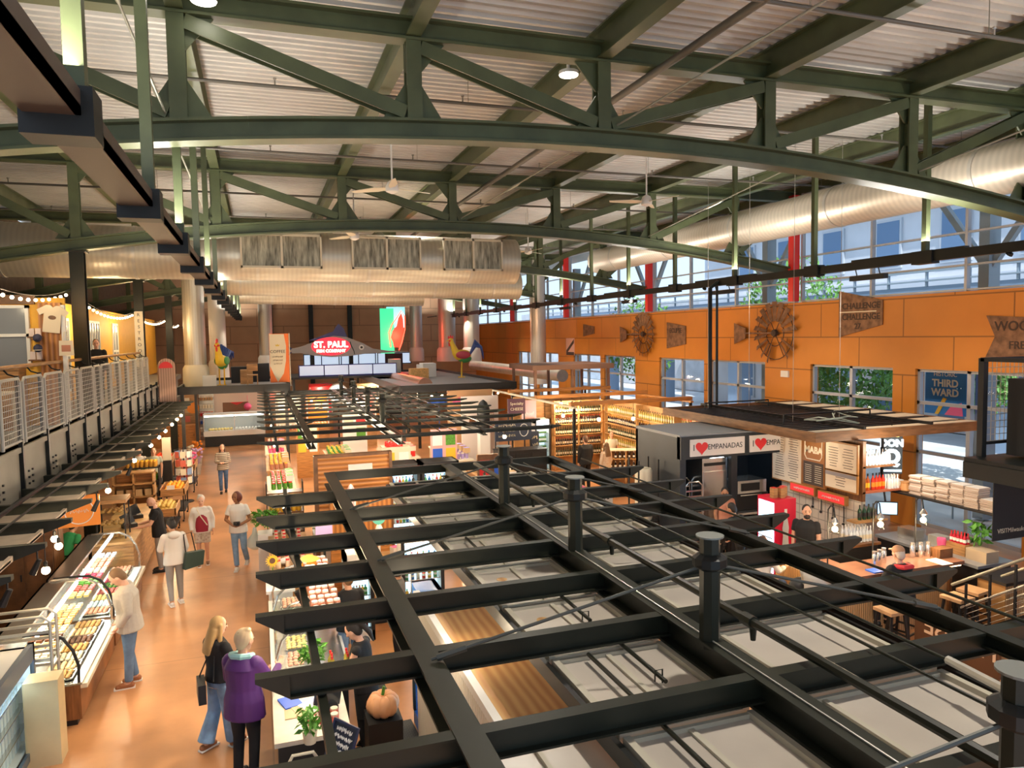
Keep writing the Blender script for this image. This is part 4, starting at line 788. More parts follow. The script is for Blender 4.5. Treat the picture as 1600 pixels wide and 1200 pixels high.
for (x0, x1, y0, y1, h, m_, nm, lab, fl, r) in ((-2.75, -2.1, 22.4, 23.7, .95, OR1, 'orange', 'crate stand heaped with oranges by the aisle', 'orange heaped in the aisle crate stand', .045), (-2.8, -2.15, 20.5, 21.7, .8, POT, 'squash', 'crate stand of yellow squash beside the bald man', 'yellow squash in the crate stand beside the bald man', .05),
        (-2.75, -2.15, 26.6, 27.9, .95, APP, 'apple', 'crate stand of red apples past the card spinner', 'red apple in the crate stand past the card spinner', .05), (-3.6, -2.9, 27.0, 28.4, 1.15, TOM, 'tomato', 'raised crate stand of tomatoes near the balcony', 'tomato in the raised crate stand', .05)):
    stand(lab, x0, x1, y0, y1, h)
    sp = grid(x0+.06, x1-.06, 6, y0+.06, y1-.06, 10, h-.16, .01)+grid(x0+.1, x1-.1, 5, y0+.12, y1-.12, 8, h-.09, .012)+grid(x0+.16, x1-.16, 3, y0+.2, y1-.2, 6, h-.02, .012)
    on(0, ball_mesh(r, m_, nm), sp, fl, 'fruit', fl+'s')
t = thing('price_card', 'small white price card on the orange crate stand', 'card', (-2.45, 22.36, .95)); MB().bx(-.1, .1, -.005, .005, 0, .12).build('card', WHITE, t); MB().bx(-.005, .005, -.004, .004, -.1, 0).build('pick', WOOD, t)
t = thing('card_spinner', 'white wire spinner rack of greeting cards at the aisle', 'rack', (-2.35, 25.2, 0)); MB().tube([(0, 0, 0), (0, 0, 1.75)], .02, 8).build('pole', BLACK, t); MB().lathe([(.26, 0), (.26, .03)]).build('base', BLACK, t)
for i in range(4):
    for k in range(8):
        a = k*.785; q = MB().box((0, 0, 0), (.16, .01, .2), 0); o = q.build('card', rnd.choice([WHITE, CREAM, CREAM, mat('card_red', (.7, .15, .1), .6), mat('card_blue', (.2, .3, .5), .6)]), t); o.location = (.24*math.sin(a), -.24*math.cos(a), .72+i*.27); o.rotation_euler = (0, 0, a)
for z in (.58, .86, 1.13, 1.4, 1.67): MB().tube([(.27*math.cos(a*.393), .27*math.sin(a*.393), z) for a in range(16)], .006, 5, closed=True).build('wire_ring', BLACK, t)
t = thing('goods_shelf', 'black tiered shelf of jars and plants behind the card spinner', 'shelf', (-3.3, 24.4, 0))
for z in (.5, .9, 1.3): MB().bx(-.6, .35, -.22, .22, z, z+.03).build('shelf', BLACK, t)
for sx in (-.6, .33): MB().bx(sx, sx+.02, -.22, .22, 0, 1.33).build('upright', BLACK, t)
for z in (.53, .93, 1.33): on(0, jar_mesh(.2, .055, rnd.choice([GREEN, mat('honey', (.6, .3, .05), .2), CREAM]), YELLOW), grid(-3.85, -3.0, 7, 24.25, 24.55, 2, z), f'jar on the {dict([(.53, "bottom"), (.93, "middle"), (1.33, "top")])[z]} tier of the black goods shelf', 'jar', f'jars on black tier {z}')
o = MB().bx(-.13, .13, -.015, .015, 0, .75).build('price_board', CREAM, loc=(-2.95, 26.3, 1.2)); tag(o, 'tall cream board standing over the produce vendors', 'board'); o = MB().bx(-.14, .14, -.12, .12, 0, 1.2).build('plinth', BLACK, loc=(-2.95, 26.3, 0)); tag(o, 'black plinth under the tall cream board', 'plinth')
plant('bunch of greens beside the produce vendors', (-3.55, 24.9, 0.95), .22, .4, None, 80)
tag(MB().bx(-.25, .25, -.2, .2, 0, .95).build('plinth', WOOD, loc=(-3.55, 24.9, 0)), 'wooden block under the bunch of greens', 'plinth')
for k, (x, y, z) in enumerate(((-2.5, 29.2, 0), (-2.4, 30.2, 0), (-2.7, 31.2, 0), (-2.5, 32.3, 0))):
    t = thing('flower_bucket', f'bucket of cut flowers along the aisle edge, {ORD[k]} beyond the apples', 'bucket', (x, y, z), group='flower buckets'); MB().lathe([(.16, 0), (.2, .4), (.18, .4)], n=12).build('bucket', GALV, t, smooth=True); m = MB()
    for q in range(22): a = rnd.uniform(0, 6.3); r = rnd.uniform(0, .26); m.ball((math.cos(a)*r, math.sin(a)*r, rnd.uniform(.65, 1.0)), .05, 6, 5); m.tube([(0, 0, .2), (math.cos(a)*r, math.sin(a)*r, .7)], .006, 4)
    m.build('flowers', [PINK, mat('lilac', (.6, .4, .65), .5), CREAM, ORANGE][k], t)
# near end: cooler, cream board, wire cart, rolling rack
t = thing('open_cooler', 'open front cooler with blue lit shelves at the near end of the aisle', 'fridge', (-3.1, 9.35, 0))
MB().bx(-.5, .3, -1.1, 1.0, 0, .2).bx(-.5, -.42, -1.1, 1.0, 0, 1.36).bx(-.5, .3, -1.1, 1.0, 1.28, 1.36).bx(-.5, .3, .94, 1.0, 0, 1.36).build('cabinet', mat('cooler_white', (.7, .72, .72), .35), t)
MB().bx(-.41, -.38, -1.1, .93, .2, 1.27).build('lit_back', mat('cooler_lit_back', (.6, .82, .95), .4), t); MB().bx(.28, .34, -1.1, 1.02, 1.2, 1.4).bx(.28, .34, -1.1, 1.02, .1, .2).bx(.28, .34, .96, 1.02, .1, 1.4).build('door_frame', mat('slate_frame', (.1, .13, .17), .4), t)
MB().bx(.2, .26, -1.05, .9, 1.2, 1.27).build('light_strip', COLD, t)
MB().bx(.31, .32, -1.1, .96, .2, 1.2).build('glass_door', CASEG, t)
for z in (.42, .68, .94): MB().bx(-.38, .24, -1.1, .92, z, z+.015).build('shelf', CHROME, t)
for z in (.2, .435, .695, .955): on(0, box_mesh((.1, .075, .15), mat('milk_carton', (.72, .85, .95), .4), 'carton', BLUE), grid(-3.15, -2.9, 2, 8.4, 10.2, 16, z, 0, 0), f'white and blue carton on the {dict([(.2, "lowest"), (.435, "second"), (.695, "third"), (.955, "top")])[z]} cooler shelf', 'carton', f'cartons on cooler shelf {z}')
lamp('AREA', (-2.98, 9.3, 1.18), 6, (.7, .88, 1), .1, 1.9)
tag(MB().bx(-.2, .17, .55, .85, 0, 1.05).build('counter_end', mat('cream_board', (.62, .5, .28), .5, noise=.15, scale=2), loc=(-2.6, 9.4, 0)), 'cream counter end board beside the lit cooler', 'counter')
for k, (x, y) in enumerate(((-2.95, 8.45), (-3.1, 8.62), (-2.92, 8.66), (-3.05, 8.36), (-3.2, 8.45))): tag(MB().ball((0, 0, .05), (.06, .06, .05), 10, 8).build('tomato', [TOM, ORANGE, GREEN, TOM, ORANGE][k], loc=(x, y, 1.36), smooth=True), ['red tomato on the cooler nearest the light', 'orange tomato on the cooler top', 'green pepper on the cooler top', 'red tomato at the frame edge on the cooler', 'orange pepper at the back of the cooler top'][k], 'vegetable')
plant('small green potted plant on the counter by the cooler', (-3.35, 10.15, 1.36), .14, .3, mat('terracotta', (.6, .3, .12), .6), 70)
def wire_cart(lab, loc, w, d, h, m, casters=True, bars=8):
    t = thing('wire_rack', lab, 'rack', loc)
    for sy in (-d/2, d/2): MB().tube([(-w/2, sy, .1), (-w/2, sy, h-.08), (-w/2+.08, sy, h), (w/2-.08, sy, h), (w/2, sy, h-.08), (w/2, sy, .1)], .02, 8).build('end_frame', m, t, smooth=True)
    for k in range(bars):
        z = .25+(h-.45)*k/(bars-1)
        for sy in (-d/2, d/2): MB().bx(-w/2, w/2, sy-.01, sy+.01, z-.018, z+.018).build('bar', m, t)
    for sx in (-w/2, w/2): MB().bx(sx-.008, sx+.008, -d/2, d/2, .2, .22).bx(sx-.008, sx+.008, -d/2, d/2, h*.6, h*.6+.02).build('side_rail', m, t)
    for sx in (-w/2, w/2):
        for sy in (-d/2, d/2): MB().ball((sx, sy, .05), .05, 10, 6).build('caster', BLACK, t)
    return t
wire_cart('grey wire cart with bent tube ends beside the near pastry case', (-2.95, 10.6, 0), .7, .3, 1.68, GALV)
wire_cart('white rolling wire rack on casters near the balcony wall', (-4.9, 16.9, 0), .5, .9, 1.5, WHITE, bars=6)
# wall below the balcony
struct(MB().bx(-7, -6.9, 3, 40, 0, 3.25).build('wall_stalls', mat('stall_wall', (.4, .24, .11), .6, noise=.3, scale=1)))
for k, (x, y, z) in enumerate(((-2.62, 10.5, 2.25), (-2.7, 11.5, 2.3), (-2.85, 11.95, 2.3), (-2.72, 15.2, 2.35), (-2.75, 18.5, 2.4), (-2.72, 21, 2.4), (-2.72, 22.7, 2.4), (-2.72, 24.2, 2.4), (-2.72, 26.0, 2.4), (-2.72, 27.6, 2.4), (-2.72, 29.0, 2.4))):
    bulb((x, y, z), f'glowing bulb under the slatted arms, {ORD[k]} along the aisle', 2.72, 'bulbs under the balcony arms', e=15)
for k, (y) in enumerate((8.8, 9.9, 13.3, 16.6)):
    t = thing('track_spot', f'black spotlight clipped below the slatted arms, {ORD[k]} along', 'lamp', (-2.55, y, 2.68), group='spots on the slatted arms'); MB().tube([(0, 0, 0), (0, 0, -.12), (.02, 0, -.13), (-.06, 0, -.3)], [.01, .01, .03, .04], 10).build('head', BLACK, t)
# balcony shops
YW = mat('yellow_wall', (.86, .46, .04), .6, noise=.06)
t = thing('shop_wall', 'bright yellow balcony shop wall with white window grids', 'partition', (-5.1, 0, 3.45)); MB().bx(-.1, 0, 20, 43, 0, 2.75).build('wall', YW, t)
for y0, y1, n in ((25.6, 28.3, 7), (30.7, 31.8, 2), (21, 24, 5)):
    f = MB(); 
    for k in range(n+1): yy = y0+(y1-y0)*k/n; f.bx(0, .04, yy-.03, yy+.03, .3, 2.3)
    for z in (.3, 1.3, 2.3): f.bx(0, .04, y0, y1, z-.04, z+.04)
    o = f.build('window_grid', WHITE, t); MB().bx(0, .015, y0, y1, .3, 2.3).build('pane', mat('dim_glass', (.25, .27, .3), .15), o)
lamp('POINT', (-4.2, 24, 5.7), 45, (1, .72, .35), .2); lamp('POINT', (-4.2, 31, 5.7), 45, (1, .72, .35), .2); lamp('POINT', (-4.6, 15.3, 5.9), 30, (1, .8, .5), .2)
t = thing('shop_front', 'souvenir shop display with a wood slat back on the balcony', 'shop', (-4.6, 16.9, 3.45))
MB().bx(-1.6, .95, .1, .2, 0, 2.55).build('back_wall', YW, t); MB().bx(.5, .9, .02, .1, 0, 2.45).build('slat_back', SLATV, t)
f = MB().bx(-.9, -.84, 0, .1, 1.2, 2.4).bx(.28, .34, 0, .1, 1.2, 2.4).bx(-.9, .34, 0, .1, 2.34, 2.4).bx(-.9, .34, 0, .1, 1.78, 1.84).build('window_frame', WHITE, t); MB().bx(-.85, .3, .06, .09, 1.2, 2.35).build('pane', mat('dim_glass', (.25, .27, .3), .15), f)
MB().bx(-1.4, .45, -.02, .1, 2.42, 2.6).build('header', WOODD, t); text('RESTROOMS', .12, facing((-.45, -.03, 2.5), (0, -1, 0)), CREAM, t)
for z in (.35, .85, 1.3, 1.75): MB().bx(.36, .58, -.25, .08, z, z+.03).build('shelf', WOODD, t)
MB().bx(.9, .97, -.02, .1, 0, 2.4).build('side_post', WHITE, t)
on(0, box_mesh((.09, .06, .16), mat('mug_pack', (.75, .6, .55), .6), 'souvenir_box'), [(-4.18, 16.75, 5.23, 0), (-4.07, 16.75, 5.23, 0), (-4.18, 16.75, 4.78, 0), (-4.07, 16.75, 4.78, 0)], ['pink souvenir box on the upper shop shelf by the window', 'pink souvenir box on the upper shop shelf by the shirt', 'pink souvenir box on the lower shop shelf by the window', 'pink souvenir box on the lower shop shelf by the cap'], 'box', 'souvenir boxes')
cabinet('light wood cabinet under the souvenir shop window', -5.3, -4.3, 16.2, 16.7, 4.6-3.45, WOOD).location.z = 3.45
t = thing('tshirt', 'cream T-shirt hanging on the balcony shop slats', 'shirt', (-3.84, 16.86, 5.57)); T = facing((0, 0, 0), (0, -1, 0)) @ Matrix.Rotation(-.12, 4, 'Z')
MB().prism([(-.15, -.27), (.15, -.27), (.15, .1), (.22, .06), (.28, .16), (.12, .27), (.05, .27), (0, .23), (-.05, .27), (-.12, .27), (-.28, .16), (-.22, .06), (-.15, .1)], .03, T).build('cloth', mat('tee_cream', (.8, .68, .5), .8), t); MB().lathe([(.07, .03), (.065, .034)], T=T @ Matrix.Translation((0, .03, 0)) @ Matrix.Diagonal((1, .6, 1, 1))).build('print', WOODD, t)
t = thing('tote_bag', 'cream tote bag hanging below the T-shirt', 'bag', (-3.62, 16.86, 5.0)); MB().prism([(-.13, -.16), (.13, -.16), (.12, .14), (-.12, .14)], .04, facing((0, 0, 0), (0, -1, 0))).build('body', mat('tee_cream', (.8, .68, .5), .8), t); MB().tube([(-.06, -.02, .13), (-.02, -.02, .32), (.02, -.02, .32), (.06, -.02, .13)], .008, 6).build('handle', CREAM, t); MB().prism([(-.08, -.08), (.08, -.08), (.08, .05), (-.08, .05)], .004, facing((0, -.042, 0), (0, -1, 0))).build('print', mat('print_rust', (.5, .2, .12), .7), t)
for k, (z) in enumerate((5.2, 5.0)):
    t = thing('baseball_cap', ['dark cap on the shop peg, the upper one', 'dark cap on the shop peg, the lower one'][k], 'cap', (-4.05, 16.58, z)); MB().ball((0, 0, 0), (.08, .1, .08), 12, 8).build('crown', mat('cap_navy', (.04, .04, .08), .7), t, smooth=True); MB().lathe([(.09, -.04), (.085, -.03)], (0, -.09, 0), 14).build('brim', mat('cap_navy', (.04, .04, .08), .7) if not k else CREAM, t)
# bulb strings swagged between the balcony columns
for k, (y0, y1, z0, z1, sag) in enumerate(((10.2, 18.6, 6.4, 6.28, .38), (19, 27.4, 6.2, 6.1, .28), (27.9, 36.2, 6.0, 6.1, .2), (36.6, 42, 6.0, 6.0, .15))):
    t = thing('bulb_string', f'swagged string of warm bulbs between the balcony columns, {ORD[k]} swag', 'light string', (-3.85, 0, 0), group='balcony bulb strings'); pts = sagline((0, y0, z0), (0, y1, z1), 19, sag); MB().tube(pts, .01, 5).build('cable', BLACK, t)
    for p in pts[1:-1]: MB().ball((p[0], p[1], p[2]-.09), .031, 8, 6).build('bulb', BULB, t, smooth=True); 
    for p in pts[3:-1:6]: lamp('POINT', (-3.8, p[1], p[2]-.22), 14, (1, .72, .42), .06)
t = thing('column_sign', 'cream vertical sign lettered Restrooms on a balcony column', 'sign', (-3.73, 27.38, 5.0)); MB().bx(-.13, .13, -.02, .02, -.75, 1.1).build('board', CREAM, t)
for i, ch in enumerate('RESTROOMS'): text(ch, .15, facing((0, -.024, .98-.2*i), (0, -1, 0)), BLACK, t)
t = thing('arched_sign', 'arched wooden sign with a red crest leaning on the balcony rail', 'sign', (-3.25, 30, 2.75)); MB().prism([(-.3, 0), (.3, 0), (.3, 1.4)]+[(.3*math.cos(a*.314), 1.4+.3*math.sin(a*.314)) for a in range(1, 10)]+[(-.3, 1.4)], .1, facing((0, 0, 0), (.4, -1, 0))).build('board', mat('weathered_wood', (.6, .4, .3), .7, kind='band', scale=4, col2=(.35, .2, .15)), t)
MB().prism([(.24*math.cos(a*.349), .24*math.sin(a*.349)) for a in range(10)], .02, facing((0, -.12, 1.35), (.4, -1, 0))).build('crest', RED, t)
MB().bx(-.3, .3, -.05, .3, -.05, 0).build('bracket', DARK, t)
for (x, y, z, w_, d_, h_, m_, lb) in ((-4.3, 14.6, 3.45, .5, .9, .8, CREAM, 'cream merchandise table on the balcony behind the rail'), (-4.2, 20.4, 3.45, .5, 1.2, .85, WOOD, 'wooden merchandise table farther along the balcony')):
    t = thing('display_table', lb, 'table', (x, y, z)); MB().box((0, 0, h_), (w_, d_, .04)).build('top', m_, t)
    for sx in (-w_/2+.03, w_/2-.03):
        for sy in (-d_/2+.03, d_/2-.03): MB().box((sx, sy, h_/2), (.04, .04, h_)).build('leg', m_, t)
# ================================================================= BAR SIDE
KIOSK = mat('kiosk_slate', (.016, .024, .034), .5, noise=.2, scale=2)
t = thing('food_kiosk', 'dark slate kiosk with the heart signs and an open front', 'kiosk', (8.7, 14, 0))
MB().bx(0, .15, 0, 2, 0, 2.78).build('side_wall', KIOSK, t); MB().bx(3.2, 3.35, 0, 2, 0, 2.78).build('side_wall', KIOSK, t); MB().bx(0, 3.35, 1.9, 2.0, 0, 2.78).build('back_wall', KIOSK, t); MB().bx(0, 3.35, 0, 2, 2.78, 2.84).build('roof', mat('kiosk_roof', (.3, .31, .32), .6), t); MB().bx(0, 3.35, -.04, .12, 2.3, 2.8).build('fascia', KIOSK, t); MB().bx(1.32, 1.48, -.02, .1, 0, 2.3).build('mullion', KIOSK, t)
for k, x in enumerate((.22, 1.78)):
    p = MB().bx(x, x+1.42, -.07, -.045, 2.36, 2.74).build('sign_board', mat('sign_white', (.82, .78, .76), .5), t); T = facing((x, -.074, 2.55), (0, -1, 0))
    text('I', .2, T @ Matrix.Translation((.09, 0, 0)), KIOSK, p, ext=.002); text('EMPANADAS', .17, T @ Matrix.Translation((.9, 0, 0)), KIOSK, p, ext=.002, sx=.93)
    h = [(.016*16*math.sin(a)**3*.62, .016*(13*math.cos(a)-5*math.cos(2*a)-2*math.cos(3*a)-math.cos(4*a))*.62) for a in [i*6.283/28 for i in range(28)]]
    MB().prism(h[::-1], .006, T @ Matrix.Translation((.29, 0, 0))).build('heart', mat('heart_red', (.8, .03, .04), .5), p)
t = thing('steel_fridge', 'tall stainless steel fridge inside the heart sign kiosk', 'fridge', (9.7, 14.5, 0)); MB().bx(-.33, .33, -.35, .35, .1, 2.25).build('body', CHROME, t); MB().bx(-.3, .3, -.37, -.35, .2, 1.95).build('door', CHROME, t); MB().bx(-.28, .28, -.365, -.35, 2.08, 2.15).build('control_strip', BLACK, t); MB().bx(.24, .27, -.42, -.37, .9, 1.4).build('handle', GALV, t)
for sx in (-.3, .27): MB().bx(sx, sx+.04, -.3, .3, 0, .1).build('foot', BLACK, t)
wire_cart('tray rack with curved top inside the kiosk doorway', (9.13, 14.38, 0), .42, .5, 1.75, CHROME, bars=11)
t = thing('oven', 'stainless double oven stacked on a steel table in the kiosk', 'oven', (10.9, 14.7, .9)); MB().box((0, 0, .55), (.8, .6, .3)).build('body', CHROME, t); MB().box((-.05, -.31, .55), (.5, .02, .18)).build('door', BLACK, t); MB().box((0, 0, .2), (.9, .6, .4)).build('body', BLACK, t); MB().tube([(-.35, -.33, .36), (.25, -.33, .36)], .02, 6).build('handle', CHROME, t)
t = thing('steel_table', 'steel worktable below the kiosk oven', 'table', (10.9, 14.6, 0)); MB().box((0, 0, .87), (1.1, .8, .05)).build('top', CHROME, t)
for sx in (-.5, .5):
    for sy in (-.35, .35): MB().box((sx, sy, .43), (.04, .04, .85)).build('leg', CHROME, t)
lamp('POINT', (10, 14.5, 2.2), 25, (.75, .87, 1), .2)
# pergola over the bar
PW = mat('pergola_wood', (.25, .12, .05), .5, noise=.4, scale=3, stretch=(1, 1, 6))
t = thing('bar_pergola', 'brown timber framed black slat pergola hanging over the bar', 'canopy', (0, 0, 2.97))
X0, X1, Y0, Y1 = 10.4, 14.85, 11.75, 17.6
for a in ((X0, X1, Y0, Y0+.06), (X0, X1, Y1-.06, Y1), (X0, X0+.06, Y0+.06, Y1-.06), (X1-.06, X1, Y0+.06, Y1-.06)): MB().bx(*a, -.1, .1).build('fascia', PW, t)
for k in range(22): yy = Y0+.4+k*.235; MB().bx(X0+.06, X1-.06, yy-.045, yy+.045, -.06, .08).build('slat', BLACK, t)
for k in range(6): yy = Y0+.5+k*.9; MB().bx(X1-1.0, X1-.08, yy, yy+.55, .085, .1).build('board', CREAM, t)
MB().bx(X0+.06, X1-.06, Y0+.06, Y0+.32, .085, .1).build('board', CREAM, t)
MB().bx(X0+1.2, X0+1.26, Y0, Y1, .1, .16).bx(X0+3, X0+3.06, Y0, Y1, .1, .16).build('strut', BLACK, t)
pts = [(11.2+.5*math.sin(k*.9)+k*.12, 12.3+.35*math.cos(k*1.3)+k*.1, .2+.05*math.sin(k*2)) for k in range(18)]; MB().tube(pts, .014, 6).build('coiled_cable', mat('grey_green_cable', (.4, .45, .38), .5), t, smooth=True)
MB().tube([(10.8, 13.2, .1), (10.8, 13.2, .3), (13.2, 13.2, .3), (13.2, 13.2, .1)], .02, 6).build('conduit', BLACK, t); MB().tube([(11, 16.5, .1), (11, 16.5, .28), (13, 16.5, .28), (13, 16.5, .1)], .02, 6).build('conduit', BLACK, t)
for x, y in ((11.3, 13.5), (12.6, 13.5), (11.3, 16.8), (12.6, 16.8)): MB().tube([(x, y, .1), (x, y, 6.5)], .006, 5).build('hanger_wire', GALV, t)
o = MB().tube([(0, 0, 0), (0, 0, 3.2), (.25, 0, 3.38)], .055, 10).build('conduit_riser', DARK, loc=(11.5, 17.0, 3.07), smooth=True); tag(o, 'black pipe rising from the bar pergola past the windmill', 'pipe')
o = MB().tube([(0, 0, 0), (0, 0, 3.35)], .035, 8).build('conduit_riser', DARK, loc=(11.85, 17.2, 3.07)); tag(o, 'thin black pipe rising beside the bent one at the pergola', 'pipe')
# back bar
TILE = mat('cream_tile', (.68, .62, .52), .3, noise=.06); add_joints(TILE, (.2, .2, 0), .012, .6, 'YZ')
t = thing('back_bar_wall', 'cream tiled back bar wall with utensils under the menus', 'partition', (11.42, 0, 0)); MB().bx(0, .1, 11.6, 14.0, 0, 1.62).build('tiles', TILE, t); MB().bx(.02, .1, 11.6, 14.0, 1.62, 2.85).build('backing', WOODD, t)
for k, y in enumerate((12.05, 12.35, 12.7, 12.95)): MB().tube([(-.02, y, 1.45), (-.02, y, 1.1+.06*k)], .01, 6).ball((-.03, y, 1.06+.06*k), .03, 8, 6).build('utensil', BLACK, t)
MF = mat('menu_frame', (.42, .19, .05), .5); MP = mat('menu_paper', (.8, .68, .52), .6)
for k, (y0, y1, z0, z1, lb) in enumerate(((13.25, 14.2, 1.68, 2.75, 'large cream menu board on the kiosk side of the back bar'), (11.65, 12.5, 2.18, 2.75, 'upper cream menu board at the shelf side of the back bar'), (11.65, 12.5, 1.8, 2.14, 'lower cream menu board under the upper one'))):
    t = thing('menu_board', lb, 'menu board', (11.33, (y0+y1)/2, (z0+z1)/2), group='bar menu boards'); a, b = (y1-y0)/2, (z1-z0)/2
    MB().bx(0, .04, -a-.03, a+.03, -b-.03, b+.03).build('frame', MF, t); MB().bx(-.008, 0, -a, a, -b, b).build('paper', MP, t)
    T = facing((-.01, 0, 0), (-1, 0, 0)); m = MB(); z = b-.1
    while z > -b+.05:
        for s in ((-1, 1) if k != 2 else (0,)):
            q = (a*.36)*rnd.uniform(.6, 1); c_ = s*a*.48; m.bx(c_-q, c_+q, z-.007, z+.007, 0, .002, T)
        z -= .055
    m.build('printed_lines', mat('ink', (.16, .12, .1), .7), t)
    if k == 2: MB().bx(-.012, -.008, -a, a, b-.08, b).build('heading', mat('grey_band', (.3, .28, .3), .6), t)
t = thing('menu_board', 'brown menu board with the hand lettered logo between cream boards', 'menu board', (11.33, 12.87, 2.2)); MB().bx(0, .04, -.36, .36, -.5, .55).build('frame', mat('brown_board', (.3, .12, .03), .5), t); T = facing((-.006, 0, 0), (-1, 0, 0))
text('MABA', .2, T @ Matrix.Translation((0, .3, 0)), CREAM, t, bold=.008); MB().tube([(-.008, y, z) for y, z in ((-.26, .52), (-.26, .18), (-.2, .1), (.2, .1), (.26, .18), (.26, .52))], .012, 6).build('logo_border', CREAM, t)
MB().bx(-.008, 0, -.3, .3, -.46, .04).build('slate_panel', mat('slate_brown', (.07, .05, .04), .6), t); m = MB()
for i in range(9):
    for s in (-.15, .15): m.bx(s-.1, s+.1, -.04-.045*i, -.028-.045*i, .003, .005, T)
m.build('printed_lines', CREAM, t)
for k, (y0, y1, z) in enumerate(((12.78, 13.55, 1.6), (11.9, 12.68, 1.58))):
    t = thing('red_sign', ['red strip sign below the large menu board', 'red strip sign below the logo board'][k], 'sign', (11.28, (y0+y1)/2, z)); a = (y1-y0)/2; MB().bx(0, .1, -a, a, -.1, .1).build('box', MF, t); MB().bx(-.006, 0, -a+.02, a-.02, -.075, .075).build('face', mat('sign_red_lit', (.75, .05, .05), .4, emit=.3), t); scrawl(.5, .05, facing((-.008, 0, 0), (-1, 0, 0)), WHITE, t, k)
t = thing('drinks_fridge', 'red soda fridge with a white bottle shape and lit door', 'fridge', (9.6, 11.95, 0)); MB().bx(0, .5, 0, .55, 0, 1.75).build('cabinet', mat('soda_red', (.78, .01, .05), .35), t); MB().bx(-.012, 0, .04, .5, .25, 1.68).build('lit_door', mat('soda_glow', (.45, .75, 1), .3, emit=2.2), t)
MB().lathe([(.075, 0), (.085, .2), (.065, .45), (.08, .62), (.035, .85), (.035, 1.0)], n=16, T=Matrix.Translation((.25, -.004, .55)) @ Matrix.Diagonal((1, .08, 1, 1))).build('bottle_picture', WHITE, t)
for z in (.6, .95, 1.3): MB().bx(-.03, -.012, .06, .48, z, z+.02).build('shelf', CHROME, t)
on(0, box_mesh((.1, .12, .2), WOOD, 'snack_box', RED), [(9.72, 12.15, 1.75, 0), (9.86, 12.1, 1.75, 0), (9.99, 12.2, 1.75, 0)], ['wooden snack box on the soda fridge nearest the kiosk', 'wooden snack box in the middle of the soda fridge top', 'wooden snack box on the soda fridge nearest the menus'], 'box', 'boxes on the soda fridge')
def plank(lab, x0, x1, y0, y1, z, m=WOODD, h=.035): 
    o = MB().bx(x0, x1, y0, y1, z, z+h).build('wall_shelf', m); return tag(o, lab, 'shelf')
plank('upper glass bottle shelf beside the menu boards', 11.45, 12.3, 11.6, 11.85, 2.3); plank('amber bottle shelf beside the menu boards', 11.45, 12.5, 11.6, 11.85, 1.78, mat('red_shelf', (.4, .12, .06), .5))
plank('dark bottle shelf low on the back bar', 10.95, 11.75, 11.25, 11.5, 1.3, WOOD); plank('long dark shelf across the bar window stacked with pizza boxes', 12.35, 12.8, 9.3, 12.0, 1.72, BLACK)
for x, y, z in ((11.5, 11.9, 1.78), (12.25, 11.9, 1.78)): tag(MB().bx(-.02, .02, -.02, .02, 0, 1.05).build('shelf_post', BLACK, loc=(x, y, z)), f'black post holding the bottle shelves, {"nearest the menus" if x < 12 else "nearest the neon sign"}', 'post')
on(0, bottle_mesh(.3, .035, mat('clear_bottle', (.75, .8, .85), .1), mat('clear_label', (.7, .75, .8), .4), CHROME), grid(11.5, 12.25, 9, 11.65, 11.82, 2, 2.335, .004), 'clear glass bottle on the upper shelf beside the menus', 'bottle', 'clear bottles on the upper shelf')
on(0, bottle_mesh(.34, .042, mat('amber_rum', (.45, .1, .02), .1), YELLOW, BLACK), grid(11.5, 11.75, 3, 11.68, 11.8, 1, 1.815, .004), 'amber bottle with yellow label beside the menus', 'bottle', 'yellow label bottles')
on(0, bottle_mesh(.34, .042, mat('red_rum', (.6, .04, .02), .1), ORANGE, BLACK), grid(11.8, 12.15, 4, 11.68, 11.8, 1, 1.815, .004), 'red bottle on the amber shelf beside the menus', 'bottle', 'red bottles on the amber shelf')
on(0, bottle_mesh(.28, .04, mat('clear_bottle', (.75, .8, .85), .1), WHITE, WHITE), grid(12.18, 12.48, 4, 11.64, 11.82, 2, 1.815, .004), 'pale glass tumbler stack on the amber shelf end', 'glass', 'glasses on the amber shelf')
on(0, bottle_mesh(.3, .038, mat('green_bottle', (.02, .06, .03), .15), BLACK, BLACK), grid(11.1, 11.55, 4, 11.3, 11.45, 1, 1.335, .004), 'dark green bottle on the low back bar shelf', 'bottle', 'dark green bottles on the low shelf')
counter('steel back counter below the bar window', 11.75, 12.55, 9.3, 11.5, .95, BLACK, mat('steel_top', (.4, .42, .45), .3, .5))
counter('dark back bar counter with bottles in front of the tiles', 10.2, 11.35, 11.1, 11.55, .95, BLACK, WOODD)
on(0, bottle_mesh(.3, .034, mat('clear_bottle', (.75, .8, .85), .1), CREAM, WHITE), grid(10.75, 11.3, 7, 11.15, 11.5, 3, .95, .01), 'spirit bottle crowded on the dark back bar counter', 'bottle', 'spirit bottles on the back bar')
PB = mat('pizza_box', (.5, .4, .34), .6)
sp = []
lb = []
for c in range(6):
    for k in range(9 if c < 5 else 5): sp.append((12.58+rnd.uniform(-.025, .025), 11.25-c*.31, 1.756+k*.043, rnd.uniform(-.03, .03))); lb.append(f'white pizza box in the {ORD[c]} stack on the window shelf, {ORD[k]} from the bottom')
on(0, box_mesh((.3, .285, .034), PB, 'pizza_box', WHITE), sp, lb, 'box', 'pizza boxes on the window shelf')
for c, y in enumerate((9.38+.02,)):
    pass
for c, y in enumerate((11.6, 11.78)): tag(MB().lathe([(.1, 0), (.12, .03), (.09, .16), (.1, .2)], n=14).build('plate_stack', [mat('terracotta', (.6, .3, .12), .6), WHITE][c], loc=(12.57, y, 1.756)), ['terracotta bowl stack beside the pizza boxes', 'white plate stack by the amber shelf end'][c], 'dishes')
